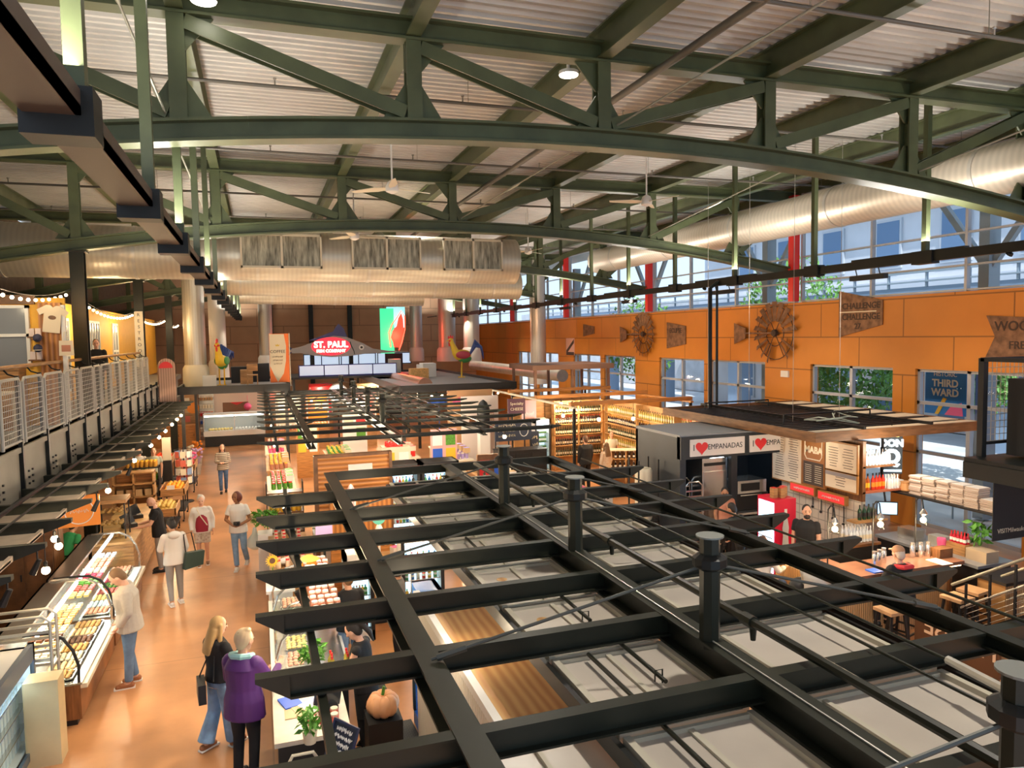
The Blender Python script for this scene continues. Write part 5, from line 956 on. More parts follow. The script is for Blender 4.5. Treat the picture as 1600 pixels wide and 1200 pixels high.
on(0, jar_mesh(.12, .07, WOOD, BLACK, 'wooden_tub'), [(12.5, 9.45, 1.756), (12.5, 9.45, 1.878), (12.68, 9.42, 1.756), (12.68, 9.42, 1.878)], ['wooden tub at the shelf end, lower of the window side', 'wooden tub at the shelf end, upper of the window side', 'wooden tub at the shelf end, lower of the outer pair', 'wooden tub at the shelf end, upper of the outer pair'], 'tub', 'wooden tubs')
t = thing('neon_sign', 'white lit neon sign with letters and big Q by the bar window', 'neon sign', (12.55, 11.95, 2.5)); NEON = mat('neon_white', (.75, .92, 1), .3, emit=1.6); T = facing((0, 0, 0), (-.5, -1, 0)); MB().bx(-.22, .22, -.45, .45, -.02, -.01, T).build('backing', mat('neon_backing', (.06, .08, .1), .4), t)
text('DON', .2, T @ Matrix.Translation((0, .2, 0)), NEON, t, bold=.012); text('Q', .42, T @ Matrix.Translation((0, -.1, 0)), NEON, t, bold=.02); MB().prism([(-.14, .34), (.14, .34), (.16, .4), (.06, .4), (0, .46), (-.06, .4), (-.16, .4)], .01, T).build('crown', mat('neon_gold', (1, .6, .15), .3, emit=3), t); MB().bx(-.2, .2, -.4, -.36, 0, .01, T).build('underline', NEON, t); MB().tube([T @ Vector((0, .45, -.01)), T @ Vector((0, .75, -.01))], .006, 5).build('wire', BLACK, t)
t = thing('monitor', 'pale blue screen on an arm under the amber shelf', 'screen', (12.2, 11.7, 1.4)); T = facing((0, 0, 0), (-.7, -1, 0)); MB().bx(-.2, .2, -.14, .14, -.03, 0, T).build('case', BLACK, t); MB().bx(-.18, .18, -.12, .12, 0, .004, T).build('screen', mat('screen_blue', (.4, .65, .9), .2, emit=.9), t); MB().tube([(0, .03, 0), (.0, .1, .38)], .02, 6).build('arm', BLACK, t)
for k, (x, y, d, m_, lb) in enumerate(((12.1, 11.0, (.3, .4, .22), CHROME, 'stainless pan on the steel counter under the window'), (12.25, 10.5, (.25, .3, .18), GALV, 'grey bin box on the steel counter'), (12.1, 9.95, (.22, .4, .2), WOOD, 'wooden crate of red bottles on the steel counter'), (12.1, 9.5, (.3, .4, .2), mat('pale_crate', (.5, .38, .26), .6), 'pale wooden crate at the counter end'))): tag(MB().box((0, 0, d[2]/2), d).build('crate' if k > 1 else 'pan', m_, loc=(x, y, .95)), lb, 'crate' if k > 1 else 'pan')
on(0, bottle_mesh(.2, .03, mat('hot_sauce', (.5, .02, .04), .2), WHITE, RED, 'sauce_bottle'), grid(12.02, 12.18, 2, 9.78, 10.12, 5, 1.152, .003), 'small red sauce bottle in the wooden crate', 'bottle', 'sauce bottles in the crate')
tag(MB().lathe([(.06, 0), (.08, .2), (.075, .24)], n=12).build('cup', PINK, loc=(11.95, 10.2, .95)), 'bright red cup beside the wooden crate', 'cup')
plant('leafy dark plant in a glass pot by the bar window', (12.35, 9.75, .95), .22, .6, GLASS, 50, leaf=.09)
# bar
CORR = mat('corrugated_wood', (.68, .42, .2), .5, kind='band', scale=7, col2=(.42, .22, .08), bump=.4)
CORR2 = mat('corrugated_wood_side', (.68, .42, .2), .5, kind='band', scale=7, col2=(.42, .22, .08), bump=.4); CORR2.node_tree.nodes['Wave Texture'].bands_direction = 'Y'
BT = mat('bar_top', (.28, .13, .08), .25, noise=.3, scale=2)
t = thing('bar', 'U shaped wooden bar with corrugated front and glowing top edge', 'bar', (0, 0, 0))
MB().bx(8.9, 11.1, 9.35, 9.85, 0, 1.03).build('front_panel', CORR, t); MB().bx(8.85, 9.3, 9.85, 11.0, 0, 1.03).build('wing_panel', CORR2, t); MB().bx(8.6, 11.4, 9.27, 9.95, 1.03, 1.09).bx(8.6, 9.35, 9.95, 11.05, 1.03, 1.09).build('top', BT, t); MB().bx(8.64, 11.36, 9.3, 9.34, 1.0, 1.03).bx(8.64, 8.68, 9.2, 11.0, 1.0, 1.03).build('edge_light', mat('edge_glow', (1, .72, .38), .3, emit=5), t); MB().bx(11.1, 11.16, 9.3, 9.9, 0, 1.03).build('end_post', WOODD, t)
def stool(lab, loc, rz=0):
    t = thing('bar_stool', lab, 'stool', loc, rz, 'bar stools'); MB().box((0, 0, .72), (.36, .36, .05)).build('seat', mat('stool_wood', (.62, .36, .18), .5, noise=.3), t)
    for sx in (-1, 1):
        for sy in (-1, 1): MB().bar((sx*.13, sy*.13, .7), (sx*.2, sy*.2, 0), .04, .03).build('leg', BLACK, t)
    MB().bx(-.18, .18, -.19, -.17, .25, .28).bx(-.18, .18, .17, .19, .25, .28).bx(-.19, -.17, -.18, .18, .3, .33).bx(.17, .19, -.18, .18, .3, .33).build('footrest', BLACK, t)
for k, (x, y, lb) in enumerate(((9.2, 8.72, 'free wooden bar stool in front of the corrugated bar'), (10.62, 8.75, 'wooden bar stool past the seated capped woman'), (11.15, 8.9, 'pinkish wooden bar stool at the end of the bar near the stairs'), (9.64, 8.9, 'bar stool under the seated capped woman'), (8.35, 9.75, 'bar stool at the bar wing with a black bag'), (8.3, 10.6, 'bar stool under the brown haired drinker'))): stool(lb, (x, y, 0), .1*k)
tag(MB().ball((0, 0, .14), (.2, .16, .14), 12, 8).build('backpack', BLACK, loc=(8.35, 9.75, .75), smooth=True), 'black backpack sitting on the bar wing stool', 'bag')
on(0, jar_mesh(.26, .045, CHROME, CHROME, 'tumbler'), [(9.75, 9.6, 1.09), (9.9, 9.65, 1.09), (10.05, 9.7, 1.09), (10.75, 9.75, 1.09), (10.9, 9.72, 1.09), (11.05, 9.7, 1.09)], [f'steel tumbler on the bar, {ORD[k]} from the wing' for k in range(6)], 'tumbler', 'steel tumblers on the bar')
tag(MB().box((0, 0, .004), (.24, .34, .008)).build('menu_sheet', WHITE, loc=(10.95, 9.38, 1.09)), 'white menu sheet lying on the bar near the stairs', 'menu'); tag(MB().box((0, 0, .01), (.3, .2, .02)).build('placemat', BLUE, loc=(9.6, 9.4, 1.09)), 'blue folder lying on the bar', 'menu')
tag(MB().box((0, 0, .08), (.3, .2, .16)).build('caddy', WOODD, loc=(11.25, 9.6, 1.09)), 'dark wood condiment caddy near the bar end', 'caddy')
for k, (x, y) in enumerate(((9.09, 9.8), (10.02, 9.75), (10.93, 9.7))):
    t = thing('bar_lamp', f'glass globe lamp on a bent black stem over the bar, {ORD[k]} from the kiosk side', 'lamp', (x, y, 1.75), group='globe lamps over the bar'); MB().tube([(0, .16, -.66), (0, .16, .3), (0, .1, .38), (0, .03, .36), (0, 0, .2)], .012, 8).build('stem', BLACK, t, smooth=True); MB().lathe([(.02, .2), (.07, .12), (.03, .08)], n=10).build('cap', CHROME, t); MB().ball((0, 0, 0), .05, 10, 8).build('bulb', BULB, t, smooth=True); MB().ball((0, 0, .01), .11, 14, 10).build('globe', CASEG, t, smooth=True); lamp('POINT', (x, y-.14, 1.6), 22, (1, .72, .42), .06)
lamp('POINT', (11.9, 11.2, 2.6), 25, (1, .82, .6), .1); lamp('POINT', (10.7, 12.7, 2.6), 9, (1, .8, .55), .1)
# lettered bronze panel, stairs, cage
t = thing('lettered_panel', 'bronze panel with cut out letters seen from behind below the bar', 'sign', (9.3, 0, 0)); MB().bx(-.02, .02, 7.0, 8.35, .35, 1.0).build('panel', mat('bronze', (.13, .06, .03), .4, .4), t); text('HOUSE', .36, facing((-.026, 7.6, .68), (1, 0, 0)), mat('letter_tan', (.75, .5, .32), .5), t, bold=.004)  # letters are a plain tan colour
for y in (7.05, 8.3): MB().bx(-.03, .03, y-.03, y+.03, 0, .35).build('leg', BLACK, t)
t = thing('staircase', 'black steel stair with mesh sides climbing beside the bar', 'stairs', (10.5, 8.5, 0))
for k in range(11): MB().box((.55, -.15-.28*k, .2+.19*k), (1.1, .3, .04)).build('tread', DARK, t)
for x in (0, 1.1):
    MB().bar((x, 0, .1), (x, -3.2, 2.25), .05, .24).build('stringer', DARK, t); MB().tube([(x, .25, .95), (x, -3.2, 3.2)], .024, 8).build('handrail', mat('pale_handrail', (.36, .34, .27), .4, .3), t); MB().tube([(x, .1, .62), (x, -3.2, 2.85)], .018, 8).build('mid_rail', GALV, t)
    for k in range(8): MB().bx(x-.015, x+.015, -.4*k-.015, -.4*k+.015, .15+.27*k, 1.05+.27*k).build('baluster', BLACK, t)
    g = MB()
    for k in range(5): g.tube([(x, 0, .28+.09*k), (x, -3.1, 2.4+.09*k)], .004, 4)
    g.build('wire_infill', GALV, t)
o = counter('dark rail counter with slatted front between bar and stairs', 11.5, 12.4, 8.6, 9.1, .9, CORR, BLACK)
t = thing('mesh_cage', 'black framed wire mesh cage standing on a high platform', 'cage', (10.13, 8, 3.2))
for x, y in ((0, 0), (1.5, 0), (0, -1.2)): MB().bx(x, x+.09, y, y+.09, -.35 if x == 0 else 0, 1.45).build('post', BLACK, t)
MB().bx(0, 1.6, 0, .06, 1.4, 1.46).bx(0, .06, -1.2, 0, 1.4, 1.46).bx(.1, 1.6, 0, .06, .16, .2).build('rail', BLACK, t); g = MB()
for k in range(17): g.bx(.12+.09*k, .128+.09*k, .03, .038, .2, 1.4)
for k in range(13): g.bx(.1, 1.6, .03, .038, .2+.1*k, .208+.1*k)
g.build('wire_mesh', mat('mesh_wire', (.55, .52, .45), .4, .4), t)
MB().bx(.3, 1.5, -.8, -.15, .02, 1.15).build('machine', BLACK, t)
t = thing('platform', 'black steel platform carrying the mesh cage by the window', 'platform', (9.9, 8, 2.88)); MB().bx(0, 2.6, -1.6, .1, .22, .3).build('deck', DARK, t); MB().bx(-.02, 2.6, .02, .1, 0, .24).bx(-.02, .06, -1.6, .02, 0, .24).build('edge_beam', DARK, t); MB().bx(2.3, 2.5, -.3, -.1, -2.88, 0).build('support_post', DARK, t)
t = thing('hanging_banner', 'black banner with pale web address hanging from the platform', 'banner', (10.46, 8.05, 1.85)); MB().bx(0, 1.3, 0, .012, 0, 1.03).build('cloth', mat('banner_black', (.015, .015, .017), .7), t); text('VISITMilwaukee', .1, facing((.42, -.003, .14), (0, -1, 0)), CREAM, t, ext=.001)
MB().tube([(-.03, .006, 1.03), (1.33, .006, 1.03)], .012, 6).build('rod', BLACK, t)
# windmills and vanes on the orange wall
RUST = mat('rusty_steel', (.25, .13, .07), .6, .3, noise=.5, scale=6); RUSTL = mat('rust_letters', (.06, .035, .025), .7)
def windmill(lab, y, z, r, tail_y, n=18, skip=()):
    t = thing('windmill_wheel', lab, 'windmill', (XW-.12, y, z)); T0 = facing((0, 0, 0), (-1, 0, 0))
    for k in range(n):
        if k in skip: continue
        T = T0 @ Matrix.Rotation(2*math.pi*k/n, 4, 'Z') @ Matrix.Rotation(.45, 4, 'Y'); w = r*2.7/n
        MB().prism([(-w*.28, r*.38), (w*.28, r*.38), (w*.55, r), (-w*.55, r)], .012, T).build('blade', RUST, t)
    for q in (.42, .85): MB().tube([T0 @ Vector((r*q*math.cos(a*.262), r*q*math.sin(a*.262), -.02)) for a in range(24)], .014, 6, closed=True).build('rim', RUSTL, t)
    for k in range(6): MB().tube([T0 @ Vector((0, 0, -.02)), T0 @ Vector((r*.85*math.cos(k*1.047), r*.85*math.sin(k*1.047), -.02))], .012, 6).build('spoke', RUSTL, t)
    MB().lathe([(.02, .08), (.11, .05), (.12, -.04), (.05, -.05), (.05, -.12)], n=12, T=T0).build('hub', RUSTL, t)
    d = tail_y-y; MB().bx(-.02, .02, .1, d-.5, -.03, .03).build('tail_boom', RUST, t); MB().prism([(d-.62, -.17), (d, -.36), (d+.02, .36), (d-.62, .17)], .02, Matrix(((0, 0, 1, 0), (1, 0, 0, 0), (0, 1, 0, 0), (0, 0, 0, 1)))).build('tail_vane', RUST, t)
windmill('bigger rusty windmill wheel with tail on the orange wall, near the pergola pipe', 19.5, 5.04, 1.0, 21.6, 18, (9, 10, 13))
windmill('smaller rusty windmill wheel with tail farther along the orange wall', 28.0, 5.06, .95, 30.1, 20)
MX = Matrix(((0, 0, 1, 0), (-1, 0, 0, 0), (0, 1, 0, 0), (0, 0, 0, 1)))   # local x runs towards -Y, z out of wall (-X side handled below)
def vane(lab, y0, y1, z, h0, h1, lines, notch=0):
    """wide end at y0 (far), narrow end at y1 (near)"""
    L = y0-y1; t = thing('weather_vane', lab, 'sign', (XW-.004, y0, z), group=None); T = facing((-.0, 0, 0), (-1, 0, 0))
    MB().prism([(0, -h0/2), (L, -h1/2), (L, h1/2), (0, h0/2), (notch, 0)] if notch else [(0, -h0/2), (L, -h1/2), (L, h1/2), (0, h0/2)], .03, T).build('plate', RUST, t)
    for s, x, yy, sz in lines: text(s, sz, T @ Matrix.Translation((x, yy, .034)), RUSTL, t, bold=.004)
    return t
v = vane('rusty Challenge vane on the orange wall beside the window', 16.85, 15.3, 5.55, 1.3, .65, [('CHALLENGE', .8, .2, .24), ('CHALLENGE', .8, -.1, .24), ('27', .7, -.36, .22)])
MB().bx(-.04, -.03, -1.35, -.05, .03, .06).build('cross_bar', CREAM, v)
vane('rusty Eclipse vane between the two windmills', 26.2, 24.8, 5.0, 1.05, .7, [('ECLIPSE', .68, .18, .26)])
vane('rusty Woodmanse vane above the mesh cage', 12.35, 9.9, 4.9, .95, .62, [('WOODMANSE', 1.2, .22, .3), ('FREEPORT', 1.1, -.2, .24)], .22)
vane('small rusty vane high on the far orange wall', 33.0, 34.3, 5.3, .35, .62, [])
t = thing('wall_sign', 'square pale and rusty sign near the silver vertical duct', 'sign', (XW, 36.0, 4.45)); T = facing((0, 0, 0), (-1, 0, 0)); MB().bx(-.55, .55, -.45, .45, 0, .02, T).build('board', mat('sign_pink', (.75, .45, .36), .6), t); MB().prism([(-.5, -.2), (.5, .4), (.5, .2), (-.5, -.4)], .025, T).build('stripe', RUSTL, t); MB().bx(-.5, .5, -.45, -.28, .02, .03, T).build('foot_band', RUSTL, t)
# ================================================================= WINE SHOP
WS = mat('wine_shelf_wood', (.5, .27, .1), .5, noise=.3, scale=3)
def wine_unit(lab, p0, length, rz, zs, dep=.3, top=2.6):
    t = thing('wine_shelf', lab, 'shelf', p0, rz); MB().bx(0, length, dep-.03, dep, 0, top).build('back_board', WS, t)
    for z in zs: MB().bx(0, length, 0, dep-.03, z-.03, z).build('shelf', WS, t)
    for x in (0, length/2-.02, length-.04): MB().bx(x, x+.04, 0, dep-.03, 0, top).build('upright', WS, t)
    return t
ZS = [.55, .95, 1.35, 1.75, 2.15]; NM = ['lowest', 'second', 'third', 'fourth', 'top']
wine_unit('tall wooden wine shelf at the back of the wine shop', (10.35, 25.3, 0), 2.0, 0, ZS); wine_unit('long wooden wine shelf along the window side of the wine shop', (12.4, 25.3, 0), 5.0, R(-90), ZS)
wcol = [mat('dark_bottle', (.03, .04, .015), .15), mat('wine_black', (.02, .01, .015), .15), mat('white_wine', (.5, .42, .12), .15)]
for i, z in enumerate(ZS):
    on(0, bottle_mesh(.3, .036, wcol[i % 2], CREAM, RED if i % 2 else BLACK), [(10.47+k*.094, 25.42, z, 0) for k in range(20)], f'dark wine bottle on the {NM[i]} row of the back wine shelf', 'bottle', f'wine bottles, back shelf, {NM[i]} row')
    on(0, bottle_mesh(.3, .036, wcol[(i+1) % 3], CREAM, YELLOW if i % 2 else BLACK), [(12.52, 25.15-k*.15, z, 0) for k in range(32)], f'wine bottle on the {NM[i]} row of the long window side shelf', 'bottle', f'wine bottles, long shelf, {NM[i]} row')
t = thing('wine_shelf', 'high wine shelf continuing toward the kiosk roof', 'shelf', (12.4, 20.2, 0), R(-90)); MB().bx(0, 3.2, 0, .25, 2.05, 2.08).build('shelf', WS, t); MB().bx(0, 3.2, .24, .27, 0, 2.5).build('back_board', WS, t)
on(0, bottle_mesh(.32, .04, wcol[2], WHITE, RED), [(12.52, 20.0-k*.16, 2.08, 0) for k in range(18)], 'pale wine bottle on the high shelf above the kiosk', 'bottle', 'wine bottles on the high shelf')
t = wine_unit('low double row wine island in front of the long shelf', (10.9, 22.3, 0), 1.5, R(-20), [.55, .88], .34, 1.15); MB().bx(-.02, 1.52, -.02, .36, 1.15, 1.19).build('top', CREAM, t)
for i, z in enumerate((.55, .88)): on(0, bottle_mesh(.24, .038, wcol[1], WHITE, WHITE), [(10.9+(.1+k*.155)*math.cos(R(-20))+.1*.34, 22.3+(.1+k*.155)*math.sin(R(-20))+.09, z, 0) for k in range(9)], f'white labelled bottle on the {["lower", "upper"][i]} row of the wine island', 'bottle', f'wine island {["lower", "upper"][i]} row')
t, sp, hh = cooler('wine_fridge', 'white lit wine fridge at the corner of the wine shop', 9.35, 9.95, 24.7, 25.3, 2.05, WHITE, 5, cols=8, glow=BULBW); 
on(0, bottle_mesh(.28, .032, mat('green_wine', (.12, .25, .08), .15), WHITE, WHITE), sp, 'green bottle in the white lit wine fridge', 'bottle', 'bottles in the wine fridge')
lamp('POINT', (9.65, 24.4, 1.9), 6, (.95, 1, 1), .1)
sp = [(9.5+.45*(k % 3), 26.0, 1.95+.22*(k//3), 0) for k in range(9)]; plank('wooden ledge holding wine crates above the wine fridge', 9.2, 10.7, 25.75, 26.25, 1.91, WS)
on(0, box_mesh((.42, .35, .21), WOOD, 'wine_crate'), sp, [f'wooden wine crate above the fridge, {ORD[k//3]} layer, {["fridge end", "middle", "shelf end"][k % 3]}' for k in range(9)], 'crate', 'wine crates')
struct(MB().bx(9.1, 12.7, 26.3, 26.4, 0, 2.75).build('partition_wine', WS))
t = thing('wine_canopy', 'row of wide timber beams over the wine shop', 'canopy', (0, 0, 2.85))
for y in (21.2, 24.2, 27.2): MB().bx(9.2, 13.6, y-.09, y+.09, 0, .12).build('cross_beam', WOODO, t)
for x in (9.2, 13.4): MB().bx(x, x+.1, 20.9, 29.5, -.06, 0).build('side_beam', CREAM if x < 10 else WOODO, t)
for x, y in ((9.25, 21), (13.45, 21), (9.25, 29.3), (13.45, 29.3)): MB().bx(x-.04, x+.04, y-.04, y+.04, -2.85, -.06).build('post', DARK, t)
for k, (x, y, z) in enumerate(((9.9, 23.4, 2.3), (10.5, 25.0, 2.55), (10.9, 24.9, 2.5), (11.3, 25.0, 2.5), (10.3, 21.4, 2.35), (11.0, 19.4, 2.25), (11.6, 21.5, 2.3))): bulb((x, y, z), f'glowing globe bulb over the wine shop, {ORD[k]} from the fridge side', 2.85, 'globe bulbs over the wine shop', e=30, r=.06)
t = thing('script_sign', 'white counter panel with handwritten black script', 'sign', (8.1, 16.8, 0)); MB().bx(-.35, .35, -.02, .02, .72, 1.15).build('board', WHITE, t); scrawl(.5, .2, facing((0, -.024, .93), (0, -1, 0)), BLACK, t, 7); MB().bx(-.33, -.28, 0, .05, 0, .72).bx(.28, .33, 0, .05, 0, .72).build('leg', BLACK, t)
counter('low flower counter beyond the front canopy corner', 7.4, 8.6, 18.0, 21.0, .8, WOOD, WOOD)
for i, (m_, w_) in enumerate(((PINK, 'pink'), (CREAM, 'cream'), (ORANGE, 'orange'), (mat('leafy', (.3, .4, .05), .6), 'green'))): on(0, ball_mesh(.055, m_, 'blossom', .8), grid(7.45, 8.55, 4, 18.05+.72*i, 18.72+.72*i, 6, .8, .02), f'{w_} blossom on the low flower counter', 'flower', f'{w_} blossoms on the flower counter')
t = thing('drum_rack', 'black rack of stacked cream drums beside the kiosk', 'rack', (8.35, 15.0, 0))
for sx in (-.27, .24): MB().bx(sx, sx+.03, -.25, -.22, 0, 2.2).bx(sx, sx+.03, .22, .25, 0, 2.2).build('post', BLACK, t)
for z in (.1, .75, 1.4): MB().bx(-.27, .27, -.25, .25, z, z+.03).build('shelf', BLACK, t)
for k, z in enumerate((.13, .78, 1.43)): tag(MB().lathe([(.18, 0), (.2, .05), (.2, .5), (.17, .55)], n=16).build('drum', CREAM, loc=(8.35, 15.0, z), smooth=True), f'cream drum on the {["bottom", "middle", "top"][k]} shelf of the black rack', 'drum', 'cream drums')
# ================================================================= FAR END OF THE HALL
FCAN = mat('far_canopy', (.03, .03, .028), .5); 
for nm, lab, x0, x1, y0, y1, z in (('stall_roof', 'dark flat stall roof behind the aisle end carrying the banner', -2.9, 1.1, 30.5, 37, 3.2), ('stall_roof', 'long dark stall roof on which the painted rooster stands', 5.4, 10.3, 29.5, 44, 3.0)):
    t = thing(nm, lab, 'stall roof', (0, 0, z)); MB().bx(x0, x1, y0, y1, -.02, .02).build('top', mat('roof_top', (.2, .19, .19), .6), t)
    for a in ((x0, x1, y0-.06, y0), (x0, x1, y1, y1+.06), (x0-.06, x0, y0, y1), (x1, x1+.06, y0, y1)): MB().bx(*a, -.16, .14).build('fascia', FCAN, t)
    for x, y in ((x0+.1, y0+.1), (x1-.1, y0+.1), (x0+.1, y1-.1), (x1-.1, y1-.1)): MB().bx(x-.06, x+.06, y-.06, y+.06, -z, -.02).build('post', FCAN, t)
    k = x0+.4
    while k < x1-.2: MB().bx(k-.03, k+.03, y0+.05, y1-.05, -.09, -.03).build('joist', CREAM, t); k += .7
# long cheese case closing the aisle
t = thing('chilled_case', 'long white lit chilled case closing the end of the aisle', 'display case', (-1.2, 37.8, 0)); MB().bx(-1.35, 1.35, 0, .9, 0, .5).build('base', BLACK, t); MB().bx(-1.4, 1.4, -.05, .9, .5, .75).build('sill', WHITE, t); MB().bx(-1.4, 1.4, .8, .9, .75, 1.5).build('back_panel', mat('case_interior', (.4, .42, .42), .5), t); MB().bx(-1.4, 1.4, .1, .9, 1.5, 1.56).build('top', WHITE, t); MB().bx(-1.35, 1.35, .12, .18, 1.42, 1.49).build('light_strip', mat('soft_strip', (1, .95, .85), .4, emit=2.5), t); MB().add([(-1.38, -.02, .76), (1.38, -.02, .76), (1.38, .1, 1.5), (-1.38, .1, 1.5)], [(0, 1, 2, 3)]).build('front_glass', CASEG, t); MB().bx(-1.4, -1.36, -.03, .9, .75, 1.52).bx(1.36, 1.4, -.03, .9, .75, 1.52).bx(-.02, .02, -.0, .08, .75, 1.5).build('frame', CHROME, t)
on(0, ball_mesh(.07, CHEESE, 'cheese', .7), grid(-2.4, -1.3, 8, 37.9, 38.4, 3, .75), 'yellow cheese in the chilled case at the aisle end', 'cheese', 'yellow cheeses in the chilled case'); on(0, ball_mesh(.07, WHITE, 'cheese', .7), grid(-1.2, 0, 8, 37.9, 38.4, 3, .75), 'white cheese in the chilled case at the aisle end', 'cheese', 'white cheeses in the chilled case')
lamp('AREA', (-1.2, 38.1, 1.4), 2, (1, .97, .9), 2.4, .2)
t = thing('stall_wall', 'cream stall wall with a serving hatch behind the chilled case', 'partition', (-1.2, 41, 0)); MB().bx(-1.6, -.65, 0, .12, 0, 2.6).bx(.62, 1.4, 0, .12, 0, 2.6).bx(-.65, .62, 0, .12, 0, .95).bx(-.65, .62, 0, .12, 1.85, 2.6).build('wall', mat('stall_cream', (.75, .6, .5), .6), t); MB().bx(-.65, .62, .1, .12, .95, 1.85).build('hatch_interior', mat('hatch_brown', (.3, .16, .09), .6), t); MB().prism([(-.3, 1.85), (.4, 1.85), (.05, 1.7)], .02, facing((0, -.01, 0), (0, -1, 0))).build('bunting', RED, t)
tag(MB().ball((0, 0, 0), .19, 14, 10).tube([(0, 0, .18), (0, 0, .6)], .01, 5).build('paper_lantern', PINK, loc=(-.62, 40.7, 1.62), smooth=True), 'bright pink paper lantern by the serving hatch', 'lantern')
t = thing('menu_wall', 'long rustic menu wall with rows of cards beneath the balcony end', 'menu board', (-4.2, 39.8, 0)); MB().bx(-1.6, 1.25, 0, .1, .9, 2.5).build('board', WOOD, t)
for i in range(9):
    for k in range(3): MB().bx(-1.5+i*.27, -1.28+i*.27, -.02, 0, 1.05+.45*k, 1.35+.45*k).build('card', [CREAM, mat('card_tan', (.6, .4, .2), .6), mat('card_red', (.7, .15, .1), .6)][(i+k*2) % 3], t)
MB().lathe([(.28, 0), (.28, .03)], n=24, T=facing((1.02, -.02, 1.75), (0, -1, 0))).build('round_sign', ORANGE, t); MB().bx(-1.6, -1.5, 0, .1, 0, .9).bx(1.15, 1.25, 0, .1, 0, .9).build('leg', WOODD, t)
cabinet('brown counter unit under the rustic menu wall', -5.7, -3.0, 38.4, 39.0, 1.0, WOODO, 4)
t = thing('shelf_tower', 'tall pale shelf of packets beside the cream hatch wall', 'shelf', (-2.6, 40.6, 0)); MB().bx(-.35, .35, .2, .25, 0, 2.5).build('back', GALV, t)
for k in range(6): MB().bx(-.35, .35, -.1, .2, .4*k+.2, .4*k+.23).build('shelf', WHITE, t)
for k in range(5): on(0, box_mesh((.1, .16, .22), [CREAM, BLUE, RED, CREAM, WOOD][k], 'packet'), grid(-2.92, -2.28, 5, 40.58, 40.62, 1, .43+.4*k, 0, 0), f'{["cream", "blue", "red", "pale", "brown"][k]} packet on the tall pale shelf', 'packet', f'packets on tall shelf row {k+1}')
# signs standing on the roofs
SW = mat('swordfish_grey', (.34, .33, .33), .45); NAVY = mat('fish_navy', (.05, .05, .2), .4)
t = thing('fish_sign', 'big swordfish shaped sign with red oval and lit lettering', 'sign', (0, 38, 0)); T = facing((0, 0, 4.5), (0, -1, 0))
body = [(1.55, .12), (2.0, .2), (2.6, .42), (3.1, .62), (3.6, .72), (4.2, .66), (4.6, .5), (5.1, .3), (5.5, .05), (6.3, -.08), (7.4, -.16), (6.3, -.18), (5.2, -.2), (4.4, -.3), (3.5, -.34), (2.6, -.24), (2.0, -.1), (1.6, -.12), (1.5, 0)]
MB().prism(body[::-1], .3, T).build('body', SW, t); MB().prism([(2.4, .5), (3.0, .72), (3.6, .95), (3.85, 1.32), (4.1, 1.1), (4.3, .55), (3.6, .6), (3.0, .5)][::-1], .2, T @ Matrix.Translation((0, 0, .05))).build('dorsal_fin', NAVY, t); MB().prism([(1.7, .05), (1.3, .35), (1.55, .0), (1.25, -.35)][::-1], .12, T @ Matrix.Translation((0, 0, .08))).build('tail_fin', NAVY, t)
MB().lathe([(1, 0), (1, .04)], n=32, T=T @ Matrix.Translation((3.45, .2, .3)) @ Matrix.Diagonal((.95, .45, 1, 1))).build('red_oval', mat('red_lit', (.8, .02, .04), .4, emit=.9), t)
LG = mat('letter_lit', (1, .75, .45), .4, emit=4); text('ST. PAUL', .42, T @ Matrix.Translation((3.45, .28, .35)), LG, t, bold=.012); text('FISH COMPANY', .2, T @ Matrix.Translation((3.45, -.03, .35)), LG, t, bold=.008)
MB().lathe([(.13, 0), (.13, .03)], n=16, T=T @ Matrix.Translation((4.95, .12, .3))).build('eye', WHITE, t); MB().lathe([(.06, 0), (.06, .02)], n=12, T=T @ Matrix.Translation((4.95, .12, .33))).build('pupil', BLACK, t); MB().tube([T @ Vector((4.5+.1*math.sin(a), .1-.2*a, .32)) for a in (-1.6, -.8, 0, .8, 1.6)], .02, 6).build('gill', BLACK, t)
for x in (2.5, 4.4): MB().bx(x-.04, x+.04, -.02, .12, 3.2, 4.25).build('post', DARK, t)
t = thing('stall_roof', 'dark stall roof beneath the swordfish sign with pale lit panels', 'stall roof', (0, 38, 0)); MB().bx(1.4, 7.4, -.6, 4, 3.1, 3.2).build('top', FCAN, t)
for k in range(4): MB().bx(1.9+k*1.2, 3.05+k*1.2, -.4, -.36, 3.28, 3.75).build('light_panel', mat('panel_white', (.65, .75, .95), .4, emit=.25), t); MB().bx(1.85+k*1.2, 3.1+k*1.2, -.36, -.32, 3.2, 3.8).build('panel_frame', NAVY, t)
for x in (1.6, 7.2): MB().bx(x-.06, x+.06, -.5, -.38, 0, 3.1).build('post', FCAN, t)
t = thing('lobster_sign', 'neon sign of a red lobster shape before a glowing green panel', 'neon sign', (8.0, 46, 4.3)); MB().bx(-.75, .1, .1, .2, -.2, 2.6).build('panel', mat('green_lit', (.03, .5, .22), .4, emit=1.0), t); MB().bx(-.3, .85, .3, .36, 1.4, 2.7).build('panel', mat('cyan_lit', (.2, .7, .75), .4, emit=.9), t)
T = facing((.25, 0, 1.1), (0, -1, 0)); RN = mat('neon_red', (1, .04, .02), .3, emit=5)
